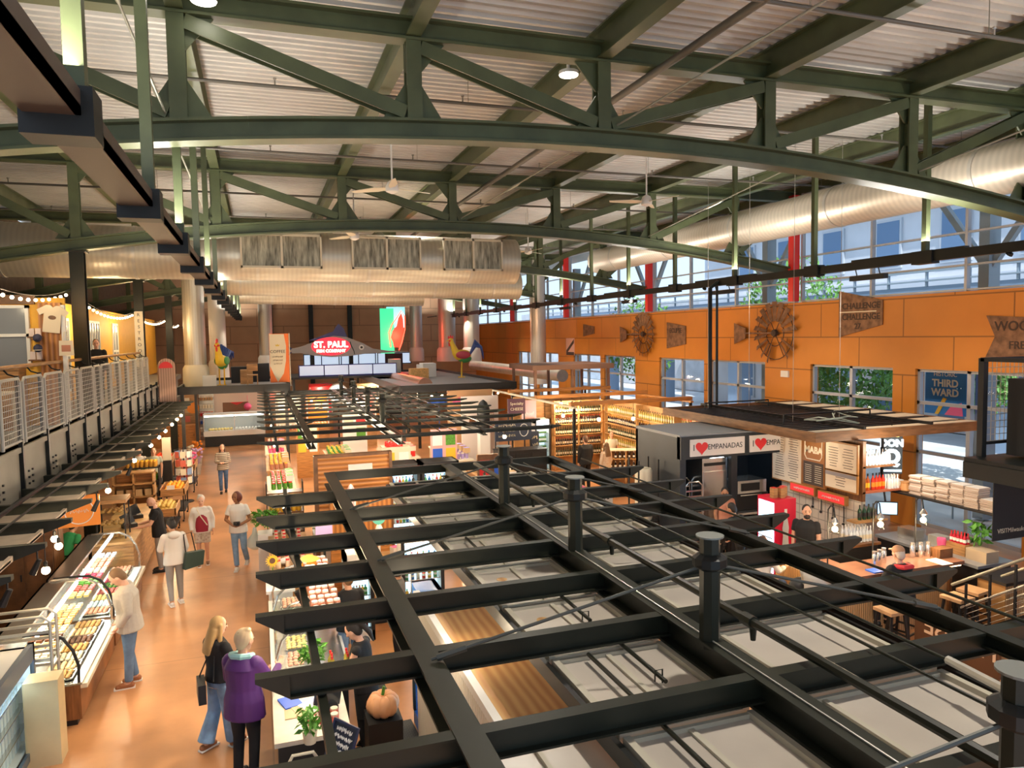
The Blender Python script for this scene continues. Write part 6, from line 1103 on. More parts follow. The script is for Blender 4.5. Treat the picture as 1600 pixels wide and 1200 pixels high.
MB().prism([(-.2, -.9), (.15, -.95), (.3, -.5), (.42, .2), (.4, .8), (.3, 1.2), (.12, .9), (.0, .4), (-.25, .1), (-.38, -.3), (-.25, -.6)], .08, T).build('body', mat('lobster_red', (.9, .04, .02), .35, emit=1.6), t); MB().tube([T @ Vector(p) for p in ((-.42, -.9, .1), (-.5, 0, .1), (-.3, .5, .1), (0, .9, .1), (.3, 1.35, .1), (.5, 1.0, .1), (.5, .2, .1), (.3, -.6, .1), (.1, -1.1, .1))], .03, 6).build('neon_tube', RN, t); MB().bx(-.5, .6, .1, .2, -4.3, -.2).build('stand', DARK, t)
lamp('POINT', (8.2, 45.4, 5.2), 90, (1, .08, .04), .3)
def rooster(lab, loc, rz, sc, wing):
    t = thing('rooster_statue', lab, 'statue', loc, rz); t.scale = (sc,)*3
    b = MB().ball((0, 0, 1.0), (.24, .42, .26), 14, 10).cap((0, .28, 1.1), (0, .45, 1.55), .18, .1).cap((0, .44, 1.5), (0, .5, 1.68), .1, .11); o = b.build('body', mat('rooster_yellow', (.85, .55, .04), .4), t, smooth=True); md = o.modifiers.new('r', 'REMESH'); md.mode = 'VOXEL'; md.voxel_size = .03; md.use_smooth_shade = True
    for s in (-1, 1): MB().ball((s*.2, -.05, 1.02), (.07, .33, .18), 12, 8).build('wing', wing, t, smooth=True)
    MB().ball((0, -.1, .85), (.2, .32, .2), 12, 8).build('belly', mat('rooster_green', (.06, .3, .08), .4), t, smooth=True)
    m = MB()
    for k in range(6): a = -.5+k*.2; m.tube([(a*.2, -.35, 1.05), (a*.35, -.6, 1.4+.05*k), (a*.4, -.85, 1.35), (a*.4, -.95, 1.1-.06*k)], [.05, .07, .06, .02], 6)
    m.build('tail', mat('rooster_tail', (.04, .08, .3), .4), t, smooth=True)
    MB().prism([(.38, 1.74), (.5, 1.7), (.64, 1.76), (.62, 1.9), (.56, 1.83), (.52, 1.95), (.46, 1.84), (.4, 1.92)], .03, Matrix(((0, 0, 1, -.015), (1, 0, 0, 0), (0, 1, 0, 0), (0, 0, 0, 1)))).build('comb', RED, t); MB().ball((0, .57, 1.52), (.04, .05, .12), 8, 6).ball((0, .52, 1.66), (.115, .09, .08), 10, 6).build('wattle', RED, t, smooth=True); MB().lathe([(.04, 0), (.004, .12)], n=8, T=Matrix.Translation((0, .6, 1.67)) @ Matrix.Rotation(R(-95), 4, 'X')).build('beak', YELLOW, t)
    for s in (-1, 1): MB().tube([(s*.1, .02, .75), (s*.1, .05, .0)], .03, 6).tube([(s*.1, .2, .015), (s*.1, -.1, .015)], .02, 6).tube([(s*.1, .05, .015), (s*.1+.1, .18, .015)], .018, 6).tube([(s*.1, .05, .015), (s*.1-.1, .18, .015)], .018, 6).build('leg', YELLOW, t)
rooster('tall painted rooster statue on the long dark roof before the orange wall', (9.75, 36, 3.02), R(72), 1.12, mat('rooster_red', (.5, .05, .08), .4))
rooster('painted rooster statue seen from behind near the balcony end', (-1.45, 33, 3.22), R(165), 1.0, mat('rooster_green', (.06, .3, .08), .4))
t = thing('coffee_banner', 'cream and orange upright coffee banner on the dark roof', 'banner', (.8, 31, 3.22)); T = facing((0, 0, 1.1), (0, -1, 0)); MB().prism([(-.37, -.95), (.37, -.95), (.37, 1.0), (-.37, 1.0)], .03, T).build('cloth', mat('banner_orange', (.88, .2, .04), .6), t); MB().prism([(-.36, -.3), (-.2, -.7), (-.08, -.94), (.15, -.6), (.25, -.1), (.27, .5), (.2, .98), (-.36, .98)], .006, T @ Matrix.Translation((0, 0, .03))).build('cream_panel', CREAM, t)
text('COFFEE', .17, T @ Matrix.Translation((-.06, .28, .037)), BLACK, t); 
for i in range(3): scrawl(.4-.05*i, .07, T @ Matrix.Translation((-.06, .08-.14*i, .037)), WOODD, t, i)
MB().prism([(-.12, .5), (.0, .5), (.03, .58), (-.03, .54), (-.06, .6), (-.09, .54), (-.15, .58)], .004, T @ Matrix.Translation((0, 0, .037))).build('crown_mark', mat('gold', (.7, .5, .05), .4), t); MB().tube([(.4, 0, 0), (.4, 0, 2.1)], .02, 6).build('pole', CREAM, t); MB().bx(-.2, .45, -.15, .15, 0, .03).build('foot', GALV, t)
t = thing('clock', 'round white clock with a dark rim over the far canopy', 'clock', (3.55, 36, 2.45)); T = facing((0, 0, 0), (0, -1, 0)); MB().lathe([(.48, -.05), (.48, .03)], n=32, T=T).build('rim', GALV, t); MB().lathe([(.42, .03), (.42, .035)], n=32, T=T).build('face', mat('clock_face', (.6, .78, .85), .4, emit=.6), t); MB().bx(-.015, .015, 0, .3, .036, .045, T).bx(0, .22, -.015, .015, .036, .045, T).build('hands', BLACK, t); MB().tube([(0, .06, -2.45), (0, .06, .3)], .04, 6).build('post', DARK, t)
COP = mat('copper', (.62, .32, .2), .3, .7)
t = thing('copper_hood', 'long curved copper hood with a row of bulbs beneath', 'hood', (6.6, 37, 2.75)); MB().tube([(-.3, 5.5, .2), (.35, -5, .2)], .34, 18).build('hood', COP, t, smooth=True)
for k in range(9): MB().ball((-.72+.08*k, 4.8-1.15*k, .0), .06, 8, 6).build('bulb', BULB, t)
MB().bx(-.06, .06, 4, 4.12, -2.75, .1).bx(.2, .32, -4, -3.88, -2.75, .1).build('post', DARK, t)
for k in range(3): lamp('POINT', (6.0+.2*k, 40-3*k, 2.4), 60, (1, .75, .5), .1)
lamp('POINT', (-1.3, 35, 2.6), 14, (1, .82, .6), .1)
# crowded small stalls between the far canopy and the end wall
sts = [(1.2, 34.8, 1.1, 'cream', CREAM), (2.5, 35.2, 1.0, 'orange', ORANGE), (4.6, 35, 1.1, 'pink', mat('stall_pink', (.75, .4, .38), .6)), (5.6, 41, 1.2, 'tan', mat('card_tan', (.6, .4, .2), .6)), (.9, 41.5, 1.0, 'brown', WOODD), (3.2, 42, 1.2, 'red', RED)]
for k, (x, y, wd, nm, m_) in enumerate(sts):
    t = thing('market_stall', f'small {nm} market stall with a sign board beyond the far canopy', 'stall', (x, y, 0)); MB().bx(-wd/2, wd/2, -.35, .35, 0, 1.0).build('counter', WOOD, t); MB().bx(-wd/2, wd/2, .3, .35, 1.0, 2.5).build('back_board', m_, t); MB().bx(-wd/2, wd/2, -.4, .36, 2.45, 2.6).build('awning', m_, t)
    for s in (-wd/2+.03, wd/2-.03): MB().bx(s-.03, s+.03, -.35, -.29, 1.0, 2.45).build('post', WHITE, t)
    for j in range(3): MB().bx(-wd/2+.1+j*.33, -wd/2+.38+j*.33, .27, .3, 1.75, 2.15).build('poster', [WHITE, mat('card_red', (.7, .15, .1), .6), CREAM][(j+k) % 3], t)
    on(0, jar_mesh(.22, .06, [drinks[0], drinks[1], drinks[2], PAST, CREAM, PINK][k], WHITE), grid(x-wd/2+.08, x+wd/2-.08, 6, y-.25, y+.15, 2, 1.0), f'goods jar on the small {nm} market stall', 'jar', f'jars on the {nm} stall')
    lamp('POINT', (x, y-.1, 2.3), 30, (1, .8, .58), .1)
for k, (x, y) in enumerate(((-4.5, 35), (2.5, 30), (5, 28), (2.5, 22), (5.2, 20), (8.5, 31), (8.8, 35))): lamp('POINT', (x, y, 2.5), 42, (1, .8, .56), .1)  # added points without fixtures, brightening the far stalls
# cheese shop, white wall, blackboards
t = thing('white_wall', 'tall white stall wall with a red tile picture past the far canopy', 'partition', (7.4, 27.6, 0)); MB().bx(0, 1.5, 0, .1, 0, 2.75).build('wall', mat('stall_white', (.78, .68, .62), .6), t); MB().bx(.95, 1.3, -.03, 0, 1.5, 2.2).build('tile_picture', mat('tile_red', (.5, .12, .1), .5), t); m = MB()
for i in range(4):
    for j in range(6): m.bx(.975+.08*i, 1.04+.08*i, -.04, -.03, 1.53+.11*j, 1.62+.11*j)
m.build('tiles', CREAM, t); MB().bx(.3, .55, -.04, 0, 1.6, 1.9).build('meter_box', WOODD, t)
struct(MB().bx(7.2, 9.1, 29.0, 29.1, 0, 2.9).build('partition_cheese', mat('stall_warm', (.6, .36, .18), .6)))
for k, (x0, x1, y, z0, z1, lb, tx) in enumerate(((7.62, 8.95, 24, 1.45, 2.15, 'wide chalkboard with white drawings in front of the cheese stall', None), (9.0, 9.3, 24.2, .75, 1.7, 'narrow standing chalkboard beside the wine fridge', None), (8.3, 8.95, 24.6, 2.3, 2.85, 'small brown board lettered specialty cheese', ('Specialty', 'CHEESE')))):
    t = thing('chalkboard', lb, 'chalkboard', ((x0+x1)/2, y, 0)); a = (x1-x0)/2; MB().bx(-a, a, 0, .05, z0, z1).build('board', mat('slate', (.02, .03, .06), .6) if k < 2 else mat('plum_board', (.1, .04, .07), .6), t); MB().bx(-a, -a+.04, .05, .09, 0, z1).bx(a-.04, a, .05, .09, 0, z1).build('post', BLACK, t)
    for i in range(0 if tx else 3): scrawl((x1-x0)*(.45 if k == 0 else .6), (z1-z0)*.14, facing((-.25 if k == 0 else 0, -.004, z1-(z1-z0)*(.22+.26*i)), (0, -1, 0)), CREAM, t, i+k)
    for i, s in enumerate(tx or ()): text(s, (z1-z0)*.26, facing((0, -.004, z1-(z1-z0)*(.32+.36*i)), (0, -1, 0)), CREAM, t)
    if k == 0: MB().tube([(.38+.16*math.cos(a_*.524), -.006, 1.8+.22*math.sin(a_*.524)) for a_ in range(12)], .012, 5, closed=True).build('drawn_ring', WHITE, t)
cabinet('dark counter below the wide chalkboard', 7.5, 9.2, 23.2, 23.9, 1.2, BLACK, 3)
t = thing('pink_sign', 'pale pink hanging sign with dotted letters by the wine crates', 'sign', (9.2, 24.9, 2.3)); MB().bx(-.28, .28, 0, .03, -.3, .45).build('board', mat('sign_pale_pink', (.75, .5, .52), .6), t); text('thief', .2, facing((0, -.004, -.05), (0, -1, 0)), WHITE, t); scrawl(.4, .06, facing((0, -.004, -.2), (0, -1, 0)), ORANGE, t, 2); MB().tube([(-.2, .015, .45), (-.2, .015, .6)], .006, 5).tube([(.2, .015, .45), (.2, .015, .6)], .006, 5).build('wire', BLACK, t)
t = thing('glass_kiosk', 'brown framed glass kiosk in front of the far orange wall', 'kiosk', (10.3, 27.2, 0)); 
for x in (0, 1.6, 3.2):
    for y in (0, 2.6): MB().bx(x, x+.1, y, y+.1, 0, 3.7).build('post', mat('kiosk_brown', (.22, .12, .08), .5), t)
MB().bx(-.1, 3.45, -.1, 2.8, 3.7, 3.9).build('roof', mat('kiosk_brown', (.22, .12, .08), .5), t); MB().bx(.1, 3.2, .04, .05, 2.1, 3.7).bx(.04, .05, .1, 2.6, 2.1, 3.7).build('glass', GLASS, t); MB().bx(0, 3.3, 0, .1, 2.0, 2.1).bx(0, .1, 0, 2.7, 2.0, 2.1).build('transom', CREAM, t)
for k, (m_, nm, x) in enumerate(((BLUE, 'blue', 7.05), (PINK, 'pink', 7.85))): tag(MB().lathe([(.5, 0), (.42, .14), (.2, .25), (.02, .3)], n=10).tube([(0, 0, -2.35), (0, 0, .28)], .02, 6).build('stall_umbrella', m_, loc=(x, 29.9-.9*k, 2.35)), f'{nm} dome umbrella above the far canopy', 'umbrella')
tag(MB().lathe([(.24, 0), (.25, .8), (.15, 1.05), (.03, 1.15)], n=14).build('black_cover', BLACK, loc=(8.1, 27.0, 1.5), smooth=True), 'black covered figure shape by the white stall wall', 'cover'); tag(MB().bx(-.2, .2, -.2, .2, 0, 1.5).build('plinth', WHITE, loc=(8.1, 27.0, 0)), 'white plinth under the black cover', 'plinth')
for k in range(12):
    x = 7.0+.5*k if k < 7 else 2+.9*(k-7); bulb((x, 31.0+.2*(k % 3), 2.55), f'small glowing bulb at the edge of the far stall roofs, {ORD[k]} along', 2.85, 'bulbs under the far roofs', e=0, r=.045)
# things lying on the far roofs
for k, (x, y, d, m_, lb) in enumerate(((8.4, 38, (.7, .9, .7), WHITE, 'white ventilation box on the long dark roof'), (7.6, 36.5, (.9, .6, .5), PAST, 'tan carton lying on the long dark roof'), (7.0, 40, (.6, .6, .9), GALV, 'grey vent housing on the long dark roof by the neon'), (9.0, 41.5, (.8, .8, .5), WHITE, 'white carton farther back on the long dark roof'))): tag(MB().box((0, 0, d[2]/2), d).build('roof_box', m_, loc=(x, y, 3.02)), lb, 'box')
for k, (x, y, d, m_, lb) in enumerate(((-.5, 33.5, (.5, .5, .6), WOOD, 'wooden crate on the dark roof beside the rooster'), (-.0, 35, (.9, .8, .8), BLACK, 'black machine on the dark roof behind the banner'), (-.8, 34.6, (.7, .6, .7), BLACK, 'black case on the dark roof between rooster and machine'), (-1.9, 32.2, (.5, .4, .45), WHITE, 'white carton on the dark roof at the balcony end'))): tag(MB().box((0, 0, d[2]/2), d).build('roof_box', m_, loc=(x, y, 3.22)), lb, 'box')
t = thing('chair_on_roof', 'wooden chair standing on the dark roof near the banner', 'chair', (-.25, 31.6, 3.22)); MB().box((0, 0, .45), (.42, .42, .04)).build('seat', WOOD, t); MB().box((0, .2, .75), (.42, .03, .3)).build('backrest', WOOD, t)
for sx in (-.19, .19):
    for sy in (-.19, .19): MB().bar((sx, sy, 0), (sx, sy, .45), .04, .04).build('leg', WOOD, t)
# ================================================================= PEOPLE
EYE = mat('eye_dark', (.03, .02, .02), .2); LIP = mat('lip', (.45, .12, .1), .5)
HAIRS = {'brown': (.09, .04, .02), 'dark': (.018, .014, .012), 'blonde': (.42, .26, .1), 'grey': (.4, .36, .32), 'white': (.62, .55, .46), 'auburn': (.13, .03, .02), 'sandy': (.2, .11, .05), 'ashblonde': (.66, .52, .34)}
def remesh(o, v, it=2):
    m = o.modifiers.new('remesh', 'REMESH'); m.mode = 'VOXEL'; m.voxel_size = v; m.use_smooth_shade = True
    s = o.modifiers.new('smooth', 'SMOOTH'); s.factor = .5; s.iterations = it
def loft(m, rings, T=None, n=16):
    """rings: (z, rx, ry[, y offset])"""
    vs = []; 
    for r in rings:
        oy = r[3] if len(r) > 3 else 0
        vs += [(r[1]*math.cos(2*math.pi*k/n), oy+r[2]*math.sin(2*math.pi*k/n), r[0]) for k in range(n)]
    k_ = len(rings); fs = [(i*n+k, i*n+(k+1) % n, (i+1)*n+(k+1) % n, (i+1)*n+k) for i in range(k_-1) for k in range(n)]+[tuple(range(n-1, -1, -1)), tuple((k_-1)*n+k for k in range(n))]
    return m.add(vs, fs, T)
def person(label, loc, face, h=1.7, skin='light', hair=('brown', 'short'), top=None, sleeve='long', bottom=None, leg='straight', shoes=None, arms=None, legs=None, lean=0, head=(0, 0), fem=False, v=.011, hem=.82, open_top=None, eyes=True, beard=False, seated=False, build=1.0, cap=None, apron=None):
    s = h/1.72; t = thing('person', label, 'person', loc, R(face)); t.scale = (s,)*3
    SK = mat('skin_'+skin, SKINS[skin], .5)
    A = {'R': ((.23, .0, 1.13), (.22, .06, .88)), 'L': ((-.23, .0, 1.13), (-.22, .06, .88))}
    if arms: A.update(arms)
    LG = {'R': ((.1, .02, .48), (.1, -.02, .07)), 'L': ((-.1, .02, .48), (-.1, -.02, .07))}
    if seated: LG = {'R': ((.11, .42, .82), (.11, .4, .38)), 'L': ((-.11, .42, .82), (-.11, .4, .38))}
    if legs: LG.update(legs)
    PZ = .93
    U = Matrix.Translation((0, 0, PZ)) @ Matrix.Rotation(-R(lean), 4, 'X') @ Matrix.Translation((0, 0, -PZ))
    H = U @ Matrix.Translation((0, -.005, 1.47)) @ Matrix.Rotation(R(head[0]), 4, 'Z') @ Matrix.Rotation(-R(head[1]), 4, 'X')
    sw = .165 if fem else .185; hw = .175 if fem else .165
    b = MB()
    loft(b, [(.82, hw*.8*build, .09*build), (.9, hw*build, .115*build), (1.0, hw*.93*build, .11*build), (1.1, .135*build, .095*build), (1.22, .15*build, .108*build, .01), (1.32, .168*build, .112*build, .01), (1.4, .155, .09), (1.45, .09, .065)], U)
    nk = U @ Vector((0, -.01, 1.42)); b.cap(nk, H @ Vector((0, .0, .06)), .056, .05)
    b.ball((0, .015, .155), (.074, .092, .112), 16, 12, H).ball((0, .04, .085), (.055, .06, .06), 12, 8, H)      # skull and jaw
    b.cap(H @ Vector((0, .1, .16)), H @ Vector((0, .118, .128)), .011, .017, 8)                                     # nose
    for q in (-1, 1): b.ball((q*.075, .005, .14), (.012, .022, .032), 8, 6, H)
    for k, sg in (('R', 1), ('L', -1)):
        sh = U @ Vector((sg*sw, -.005, 1.385)); el, wr = Vector(A[k][0]), Vector(A[k][1])
        if not (len(A[k]) > 2): el, wr = U @ el, U @ wr
        b.cap(sh, el, .052*build, .04); b.cap(el, wr, .04, .027)
        d = (wr-el).normalized(); sd = d.cross(Vector((0, 0, 1)) if abs(d.z) < .9 else Vector((0, 1, 0))).normalized(); n_ = sd.cross(d)
        if abs(d.z) >= .9: sd, n_ = Vector((0, 1, 0)), Vector((-sg, 0, 0))
        pc = wr+d*.055; T = Matrix((sd, n_, d)).transposed().to_4x4(); T.translation = pc; b.ball((0, 0, 0), (.038, .018, .052), 10, 8, T)
        for i, (o_, L) in enumerate(((-.027, .062), (-.009, .074), (.009, .07), (.027, .055))):
            p0 = pc+sd*o_+d*.042; p1 = p0+d*L*.55+n_*.004; p2 = p1+d*L*.35+n_*.028; b.tube([p0, p1, p2], [.0105, .0098, .0085], 8); b.ball(p2, .0085, 6, 4)
        th = pc+sd*(-.034)-d*.02; b.tube([th, th-sd*.022+d*.03+n_*.012, th-sd*.02+d*.058+n_*.026], [.013, .012, .009], 8)
        hp = Vector((sg*.09, 0, .9)); kn, an = Vector(LG[k][0]), Vector(LG[k][1])
        b.cap(hp, kn, .082*build, .055); b.cap(kn, an, .055, .036); b.cap(an, an+Vector((0, .13, -.035)), .036, .03); b.ball(an+Vector((0, -.03, -.03)), .035, 8, 6)
    o = b.build('body', SK, t, smooth=True); remesh(o, v)
    # clothing
    def shell(nm, mt, fn, vv=.013):
        m = MB(); fn(m); q = m.build(nm, mt, t, smooth=True); remesh(q, vv, 3); return q
    e_ = .022
    def f_top(m):
        bb = build
        loft(m, [(hem, (hw+.012)*bb+.02, .125*bb+.02), (.95, (hw+.0)*bb+e_, .115*bb+e_), (1.08, .145*bb+e_, .1*bb+e_), (1.22, .155*bb+e_, .112*bb+e_, .01), (1.33, .172*bb+e_, .112*bb+e_, .01), (1.41, .15+e_, .085+e_), (1.46, .075+e_, .062+e_)], U)
        for k, sg in (('R', 1), ('L', -1)):
            sh = U @ Vector((sg*sw, -.005, 1.385)); el, wr = Vector(A[k][0]), Vector(A[k][1])
            if not (len(A[k]) > 2): el, wr = U @ el, U @ wr
            m.ball(sh, .064*bb, 10, 8)
            if sleeve == 'long': m.tube([sh, el], [.07*bb, .058], 12); m.ball(el, .057, 10, 8); m.tube([el, wr], [.057, .043], 12)
            elif sleeve == 'short': m.tube([sh, sh.lerp(el, .62)], [.062*bb, .066], 12)
    if top: shell(open_top or 'shirt', top, f_top)
    if bottom:
        def f_bot(m):
            loft(m, [(.84, (hw*.86)*build+.015, .1*build+.015), (.92, hw*build+.014, .115*build+.014), (1.02, hw*.93*build+.012, .11*build+.012)])
            for k, sg in (('R', 1), ('L', -1)):
                hp = Vector((sg*.088, 0, .9)); kn, an = Vector(LG[k][0]), Vector(LG[k][1]); a2 = an+(kn-an)*.06
                m.ball(hp, .092*build, 10, 8)
                if leg == 'shorts': m.tube([hp, hp.lerp(kn, .8)], [.095*build, .1], 12)
                else: m.tube([hp, kn], [.092*build, .066 if leg != 'wide' else .085], 12); m.ball(kn, .066 if leg != 'wide' else .085, 10, 8); m.tube([kn, a2], [.066, {'slim': .044, 'straight': .056, 'wide': .1}[leg]] if leg != 'wide' else [.085, .11], 12)
        shell('shorts' if leg == 'shorts' else 'trousers', bottom, f_bot)
    for k in ('R', 'L'):
        an = Vector(LG[k][1]); m = MB()
        if shoes: m.cap(an+Vector((0, -.035, -.028)), an+Vector((0, .14, -.04)), .043, .036).ball(an+Vector((0, .06, -.02)), (.044, .09, .035), 10, 8); q = m.build('shoe', shoes, t, smooth=True); m2 = MB(); m2.box(an+Vector((0, .055, -.062)), (.085, .27, .018)); m2.build('sole', WHITE if shoes != BLACK else BLACK, q)
    if eyes:
        for q in (-1, 1): MB().ball((q*.031, .096, .165), (.013, .008, .008), 8, 6, H).build('eye', EYE, t)
        MB().ball((0, .101, .088), (.024, .008, .007), 8, 6, H).build('mouth', LIP, t)
        MB().tube([H @ Vector((-.048, .09, .185)), H @ Vector((-.03, .1, .19)), H @ Vector((-.014, .1, .186))], .005, 5).tube([H @ Vector((.048, .09, .185)), H @ Vector((.03, .1, .19)), H @ Vector((.014, .1, .186))], .005, 5).build('eyebrow', mat('hair_'+hair[0], HAIRS[hair[0]], .6), t)
    HM = mat('hair_'+hair[0], HAIRS[hair[0]], .55, noise=.4, scale=25, stretch=(6, 6, 1)); st = hair[1]
    if st != 'bald':
        m = MB(); m.ball((0, -.014, .178), (.083, .096, .1), 14, 10, H); m.ball((0, -.045, .13), (.075, .065, .09), 12, 8, H)
        if st == 'long': loft(m, [(-.2, .12, .035, -.1), (-.1, .125, .045, -.095), (0, .11, .055, -.07), (.12, .09, .07, -.04)], H)
        if st == 'long':
            for q in (-1, 1): m.cap(H @ Vector((q*.075, .01, .16)), H @ Vector((q*.1, .03, -.12)), .032, .03)
        if st == 'clip': m.ball((0, -.035, .18), (.095, .105, .112), 14, 10, H); m.ball((.04, -.03, .27), (.04, .05, .035), 8, 6, H)
        if st in ('bun', 'clip'): m.ball((0, -.09 if st == 'bun' else -.08, .24 if st == 'bun' else .21), (.05, .045, .045), 10, 8, H)
        if st == 'bob': m.ball((0, -.02, .14), (.115, .11, .125), 14, 10, H); 
        if st == 'pony': m.tube([H @ Vector(p) for p in ((0, -.1, .2), (0, -.15, .14), (.01, -.16, .0), (.0, -.14, -.12))], [.03, .042, .035, .012], 8)
        q = m.build('hair', HM, t, smooth=True); remesh(q, .011)
    if st == 'clip': MB().tube([H @ Vector((-.05, -.09, .21)), H @ Vector((0, -.115, .23)), H @ Vector((.05, -.09, .2))], .013, 6).build('hair_clip', WOODD, t)
    if beard: q = MB().ball((0, .055, .062), (.06, .062, .05), 12, 8, H).ball((0, .095, .1), (.04, .02, .014), 8, 6, H).build('beard', HM if st != 'bald' else mat('hair_dark', HAIRS['dark'], .6), t, smooth=True)
    if cap: MB().ball((0, -.005, .2), (.088, .105, .085), 14, 8, H).build('cap', cap, t, smooth=True); MB().lathe([(.075, 0), (.07, .012)], n=14, T=H @ Matrix.Translation((0, .11, .2)) @ Matrix.Diagonal((1, .8, 1, 1))).build('cap_brim', cap, t)
    if apron: m = MB(); loft(m, [(.5, .2, .16), (.7, .2, .155), (.95, .19, .148), (1.12, .15, .13), (1.28, .11, .135, .012)], U); q = m.build('apron', apron, t, smooth=True)
    t['U'] = 0; del t['U']
    return t, U, H
JEAN = mat('denim', (.07, .13, .26), .8, noise=.25, scale=12); LJEAN = mat('light_denim', (.22, .36, .55), .8, noise=.2, scale=10); MJEAN = mat('mid_denim', (.13, .22, .36), .8, noise=.2, scale=10)
GREYK = mat('grey_knit', (.5, .46, .4), .85, noise=.05, scale=30); WHK = mat('white_cotton', (.78, .75, .7), .85); BLK = mat('black_cloth', (.012, .012, .014), .85); GRP = mat('grey_trousers', (.3, .29, .28), .85)
BRSH = mat('tan_shoe', (.35, .13, .05), .6); WSH = mat('white_sneaker', (.75, .72, .68), .6)
STR = mat('striped_knit', (.6, .48, .36), .85, kind='band', scale=5.2, col2=(.06, .05, .05)); STR.node_tree.nodes['Wave Texture'].bands_direction = 'Z'
MAR = mat('maroon', (.32, .02, .04), .8); PUR = mat('purple_shell', (.085, .02, .15), .6); TEALC = mat('teal_fleece', (.3, .55, .58), .85); FLOR = mat('floral_print', (.75, .7, .6), .85, kind='voronoi', scale=18, col2=(.35, .25, .2))
# aisle
person('man in grey sweater and jeans looking down into the icy glass case', (-1.95, 11.95, 0), 96, 1.8, 'light', ('sandy', 'short'), GREYK, 'long', MJEAN, 'straight', BRSH, {'R': ((.3, -.02, 1.13), (.23, .12, .95)), 'L': ((-.3, -.02, 1.13), (-.23, .12, .95))}, {'R': ((.1, .03, .48), (.1, -.04, .07)), 'L': ((-.1, .02, .48), (-.1, .04, .07))}, 3, (0, 38), build=1.32, v=.009)
person('woman in striped sweater and dark jeans walking toward the camera', (-1.25, 26.2, 0), 180, 1.62, 'light', ('brown', 'long'), STR, 'long', JEAN, 'straight', BLACK, {'R': ((.22, .06, 1.13), (.06, .24, 1.12)), 'L': ((-.22, .06, 1.13), (-.04, .26, 1.1))}, {'R': ((.09, .06, .48), (.08, .1, .07)), 'L': ((-.09, .0, .48), (-.07, -.14, .09))}, fem=True)
t, U, H = person('woman in white T-shirt and jeans holding a camera and plastic bag', (-.56, 17.3, 0), 172, 1.72, 'brown', ('auburn', 'bob'), WHK, 'short', LJEAN, 'straight', WSH, {'R': ((.25, .02, 1.12), (.1, .24, 1.06)), 'L': ((-.26, .0, 1.1), (-.08, .24, 1.04))}, {'R': ((.07, .06, .48), (.04, .12, .07)), 'L': ((-.1, -.02, .47), (-.13, -.22, .12))}, fem=True, head=(-25, 8))
t = thing('camera_body', 'small black camera in the hands of the white T-shirt woman', 'camera', (-.58, 17.0, 1.08), R(172)); MB().box((0, 0, 0), (.13, .06, .09)).build('body', BLACK, t); MB().lathe([(.035, 0), (.03, .06)], n=14, T=facing((0, .03, 0), (0, 1, 0))).build('lens', mat('dark_screen', (.03, .035, .04), .1), t)
PLAS = mat('thin_plastic', (.62, .72, .7), .3, alpha=.75)
o = MB().lathe([(.06, 0), (.17, .08), (.16, .24), (.06, .36), (.03, .5)], n=12).build('plastic_bag', PLAS, loc=(-.22, 17.2, .42), smooth=True); tag(o, 'pale plastic shopping bag hanging beside the white T-shirt woman', 'bag')
t, U, H = person('older woman in maroon shirt, white cardigan and printed shorts', (-1.35, 17.9, 0), 184, 1.58, 'light', ('white', 'clip'), WHK, 'long', FLOR, 'shorts', mat('flip_flop', (.25, .12, .06), .6), {'R': ((.25, -.02, 1.14), (.24, .06, .9)), 'L': ((-.25, -.02, 1.14), (-.25, .05, .9))}, {'R': ((.09, .06, .48), (.1, .08, .07)), 'L': ((-.09, .02, .48), (-.1, -.06, .07))}, fem=True, build=1.15, head=(0, 12), open_top='cardigan')
m = MB(); loft(m, [(.86, .17, .1, .07), (1.0, .16, .105, .07), (1.2, .13, .1, .085), (1.36, .09, .08, .06)]); q = m.build('inner_shirt', MAR, t, smooth=True); MB().tube([(.1, .1, 1.42), (.02, .185, 1.25), (-.12, .18, 1.02)], .012, 6).build('bag_strap', CREAM, t)
person('bald bearded man in black polo reaching over the wooden counter', (-2.22, 17.75, 0), 96, 1.68, 'light', ('dark', 'bald'), BLK, 'short', GRP, 'straight', BLACK, {'R': ((.26, .1, 1.15), (.2, .42, 1.12)), 'L': ((-.22, .14, 1.16), (-.14, .5, 1.12))}, lean=6, head=(0, 18), beard=True, build=1.12)
t, U, H = person('woman in white hooded top with dark tied up hair, seen from behind', (-1.68, 15.35, 0), 18, 1.68, 'tan', ('dark', 'bun'), WHK, 'long', GRP, 'slim', WSH, {'R': ((.24, .02, 1.13), (.2, .12, .92)), 'L': ((-.24, .05, 1.14), (-.18, .24, 1.05))}, {'R': ((.1, .05, .48), (.11, .05, .07)), 'L': ((-.09, .02, .48), (-.1, -.12, .09))}, fem=True, head=(18, 25))
m = MB().ball((0, -.1, 1.42), (.12, .07, .08), 12, 8); q = m.build('hood', WHK, t, smooth=True)
t = thing('tote_bag', 'dark green tote bag on the shoulder of the woman in white', 'bag', (-1.38, 15.38, .86), R(18)); MB().prism([(-.2, -.16), (.16, -.13), (.2, .14), (-.14, .16)], .12, facing((.02, 0, .0), (.2, -1, 0))).build('body', mat('dark_green_leather', (.03, .06, .05), .5), t); MB().tube([(-.1, -.02, .15), (-.12, .0, .5), (.02, .0, .52), (.08, -.02, .15)], .012, 6).build('handle', BLACK, t)
t, U, H = person('long haired blonde woman in black top and wide light jeans', (-.62, 9.65, 0), -50, 1.66, 'light', ('blonde', 'long'), BLK, 'long', LJEAN, 'wide', BRSH, {'R': ((.22, .08, 1.13), (.06, .3, 1.2)), 'L': ((-.22, .05, 1.13), (-.1, .28, 1.05))}, {'R': ((.1, .06, .48), (.1, .14, .07)), 'L': ((-.1, -.0, .48), (-.1, -.16, .09))}, fem=True, head=(-20, 10), v=.009, hem=.92)
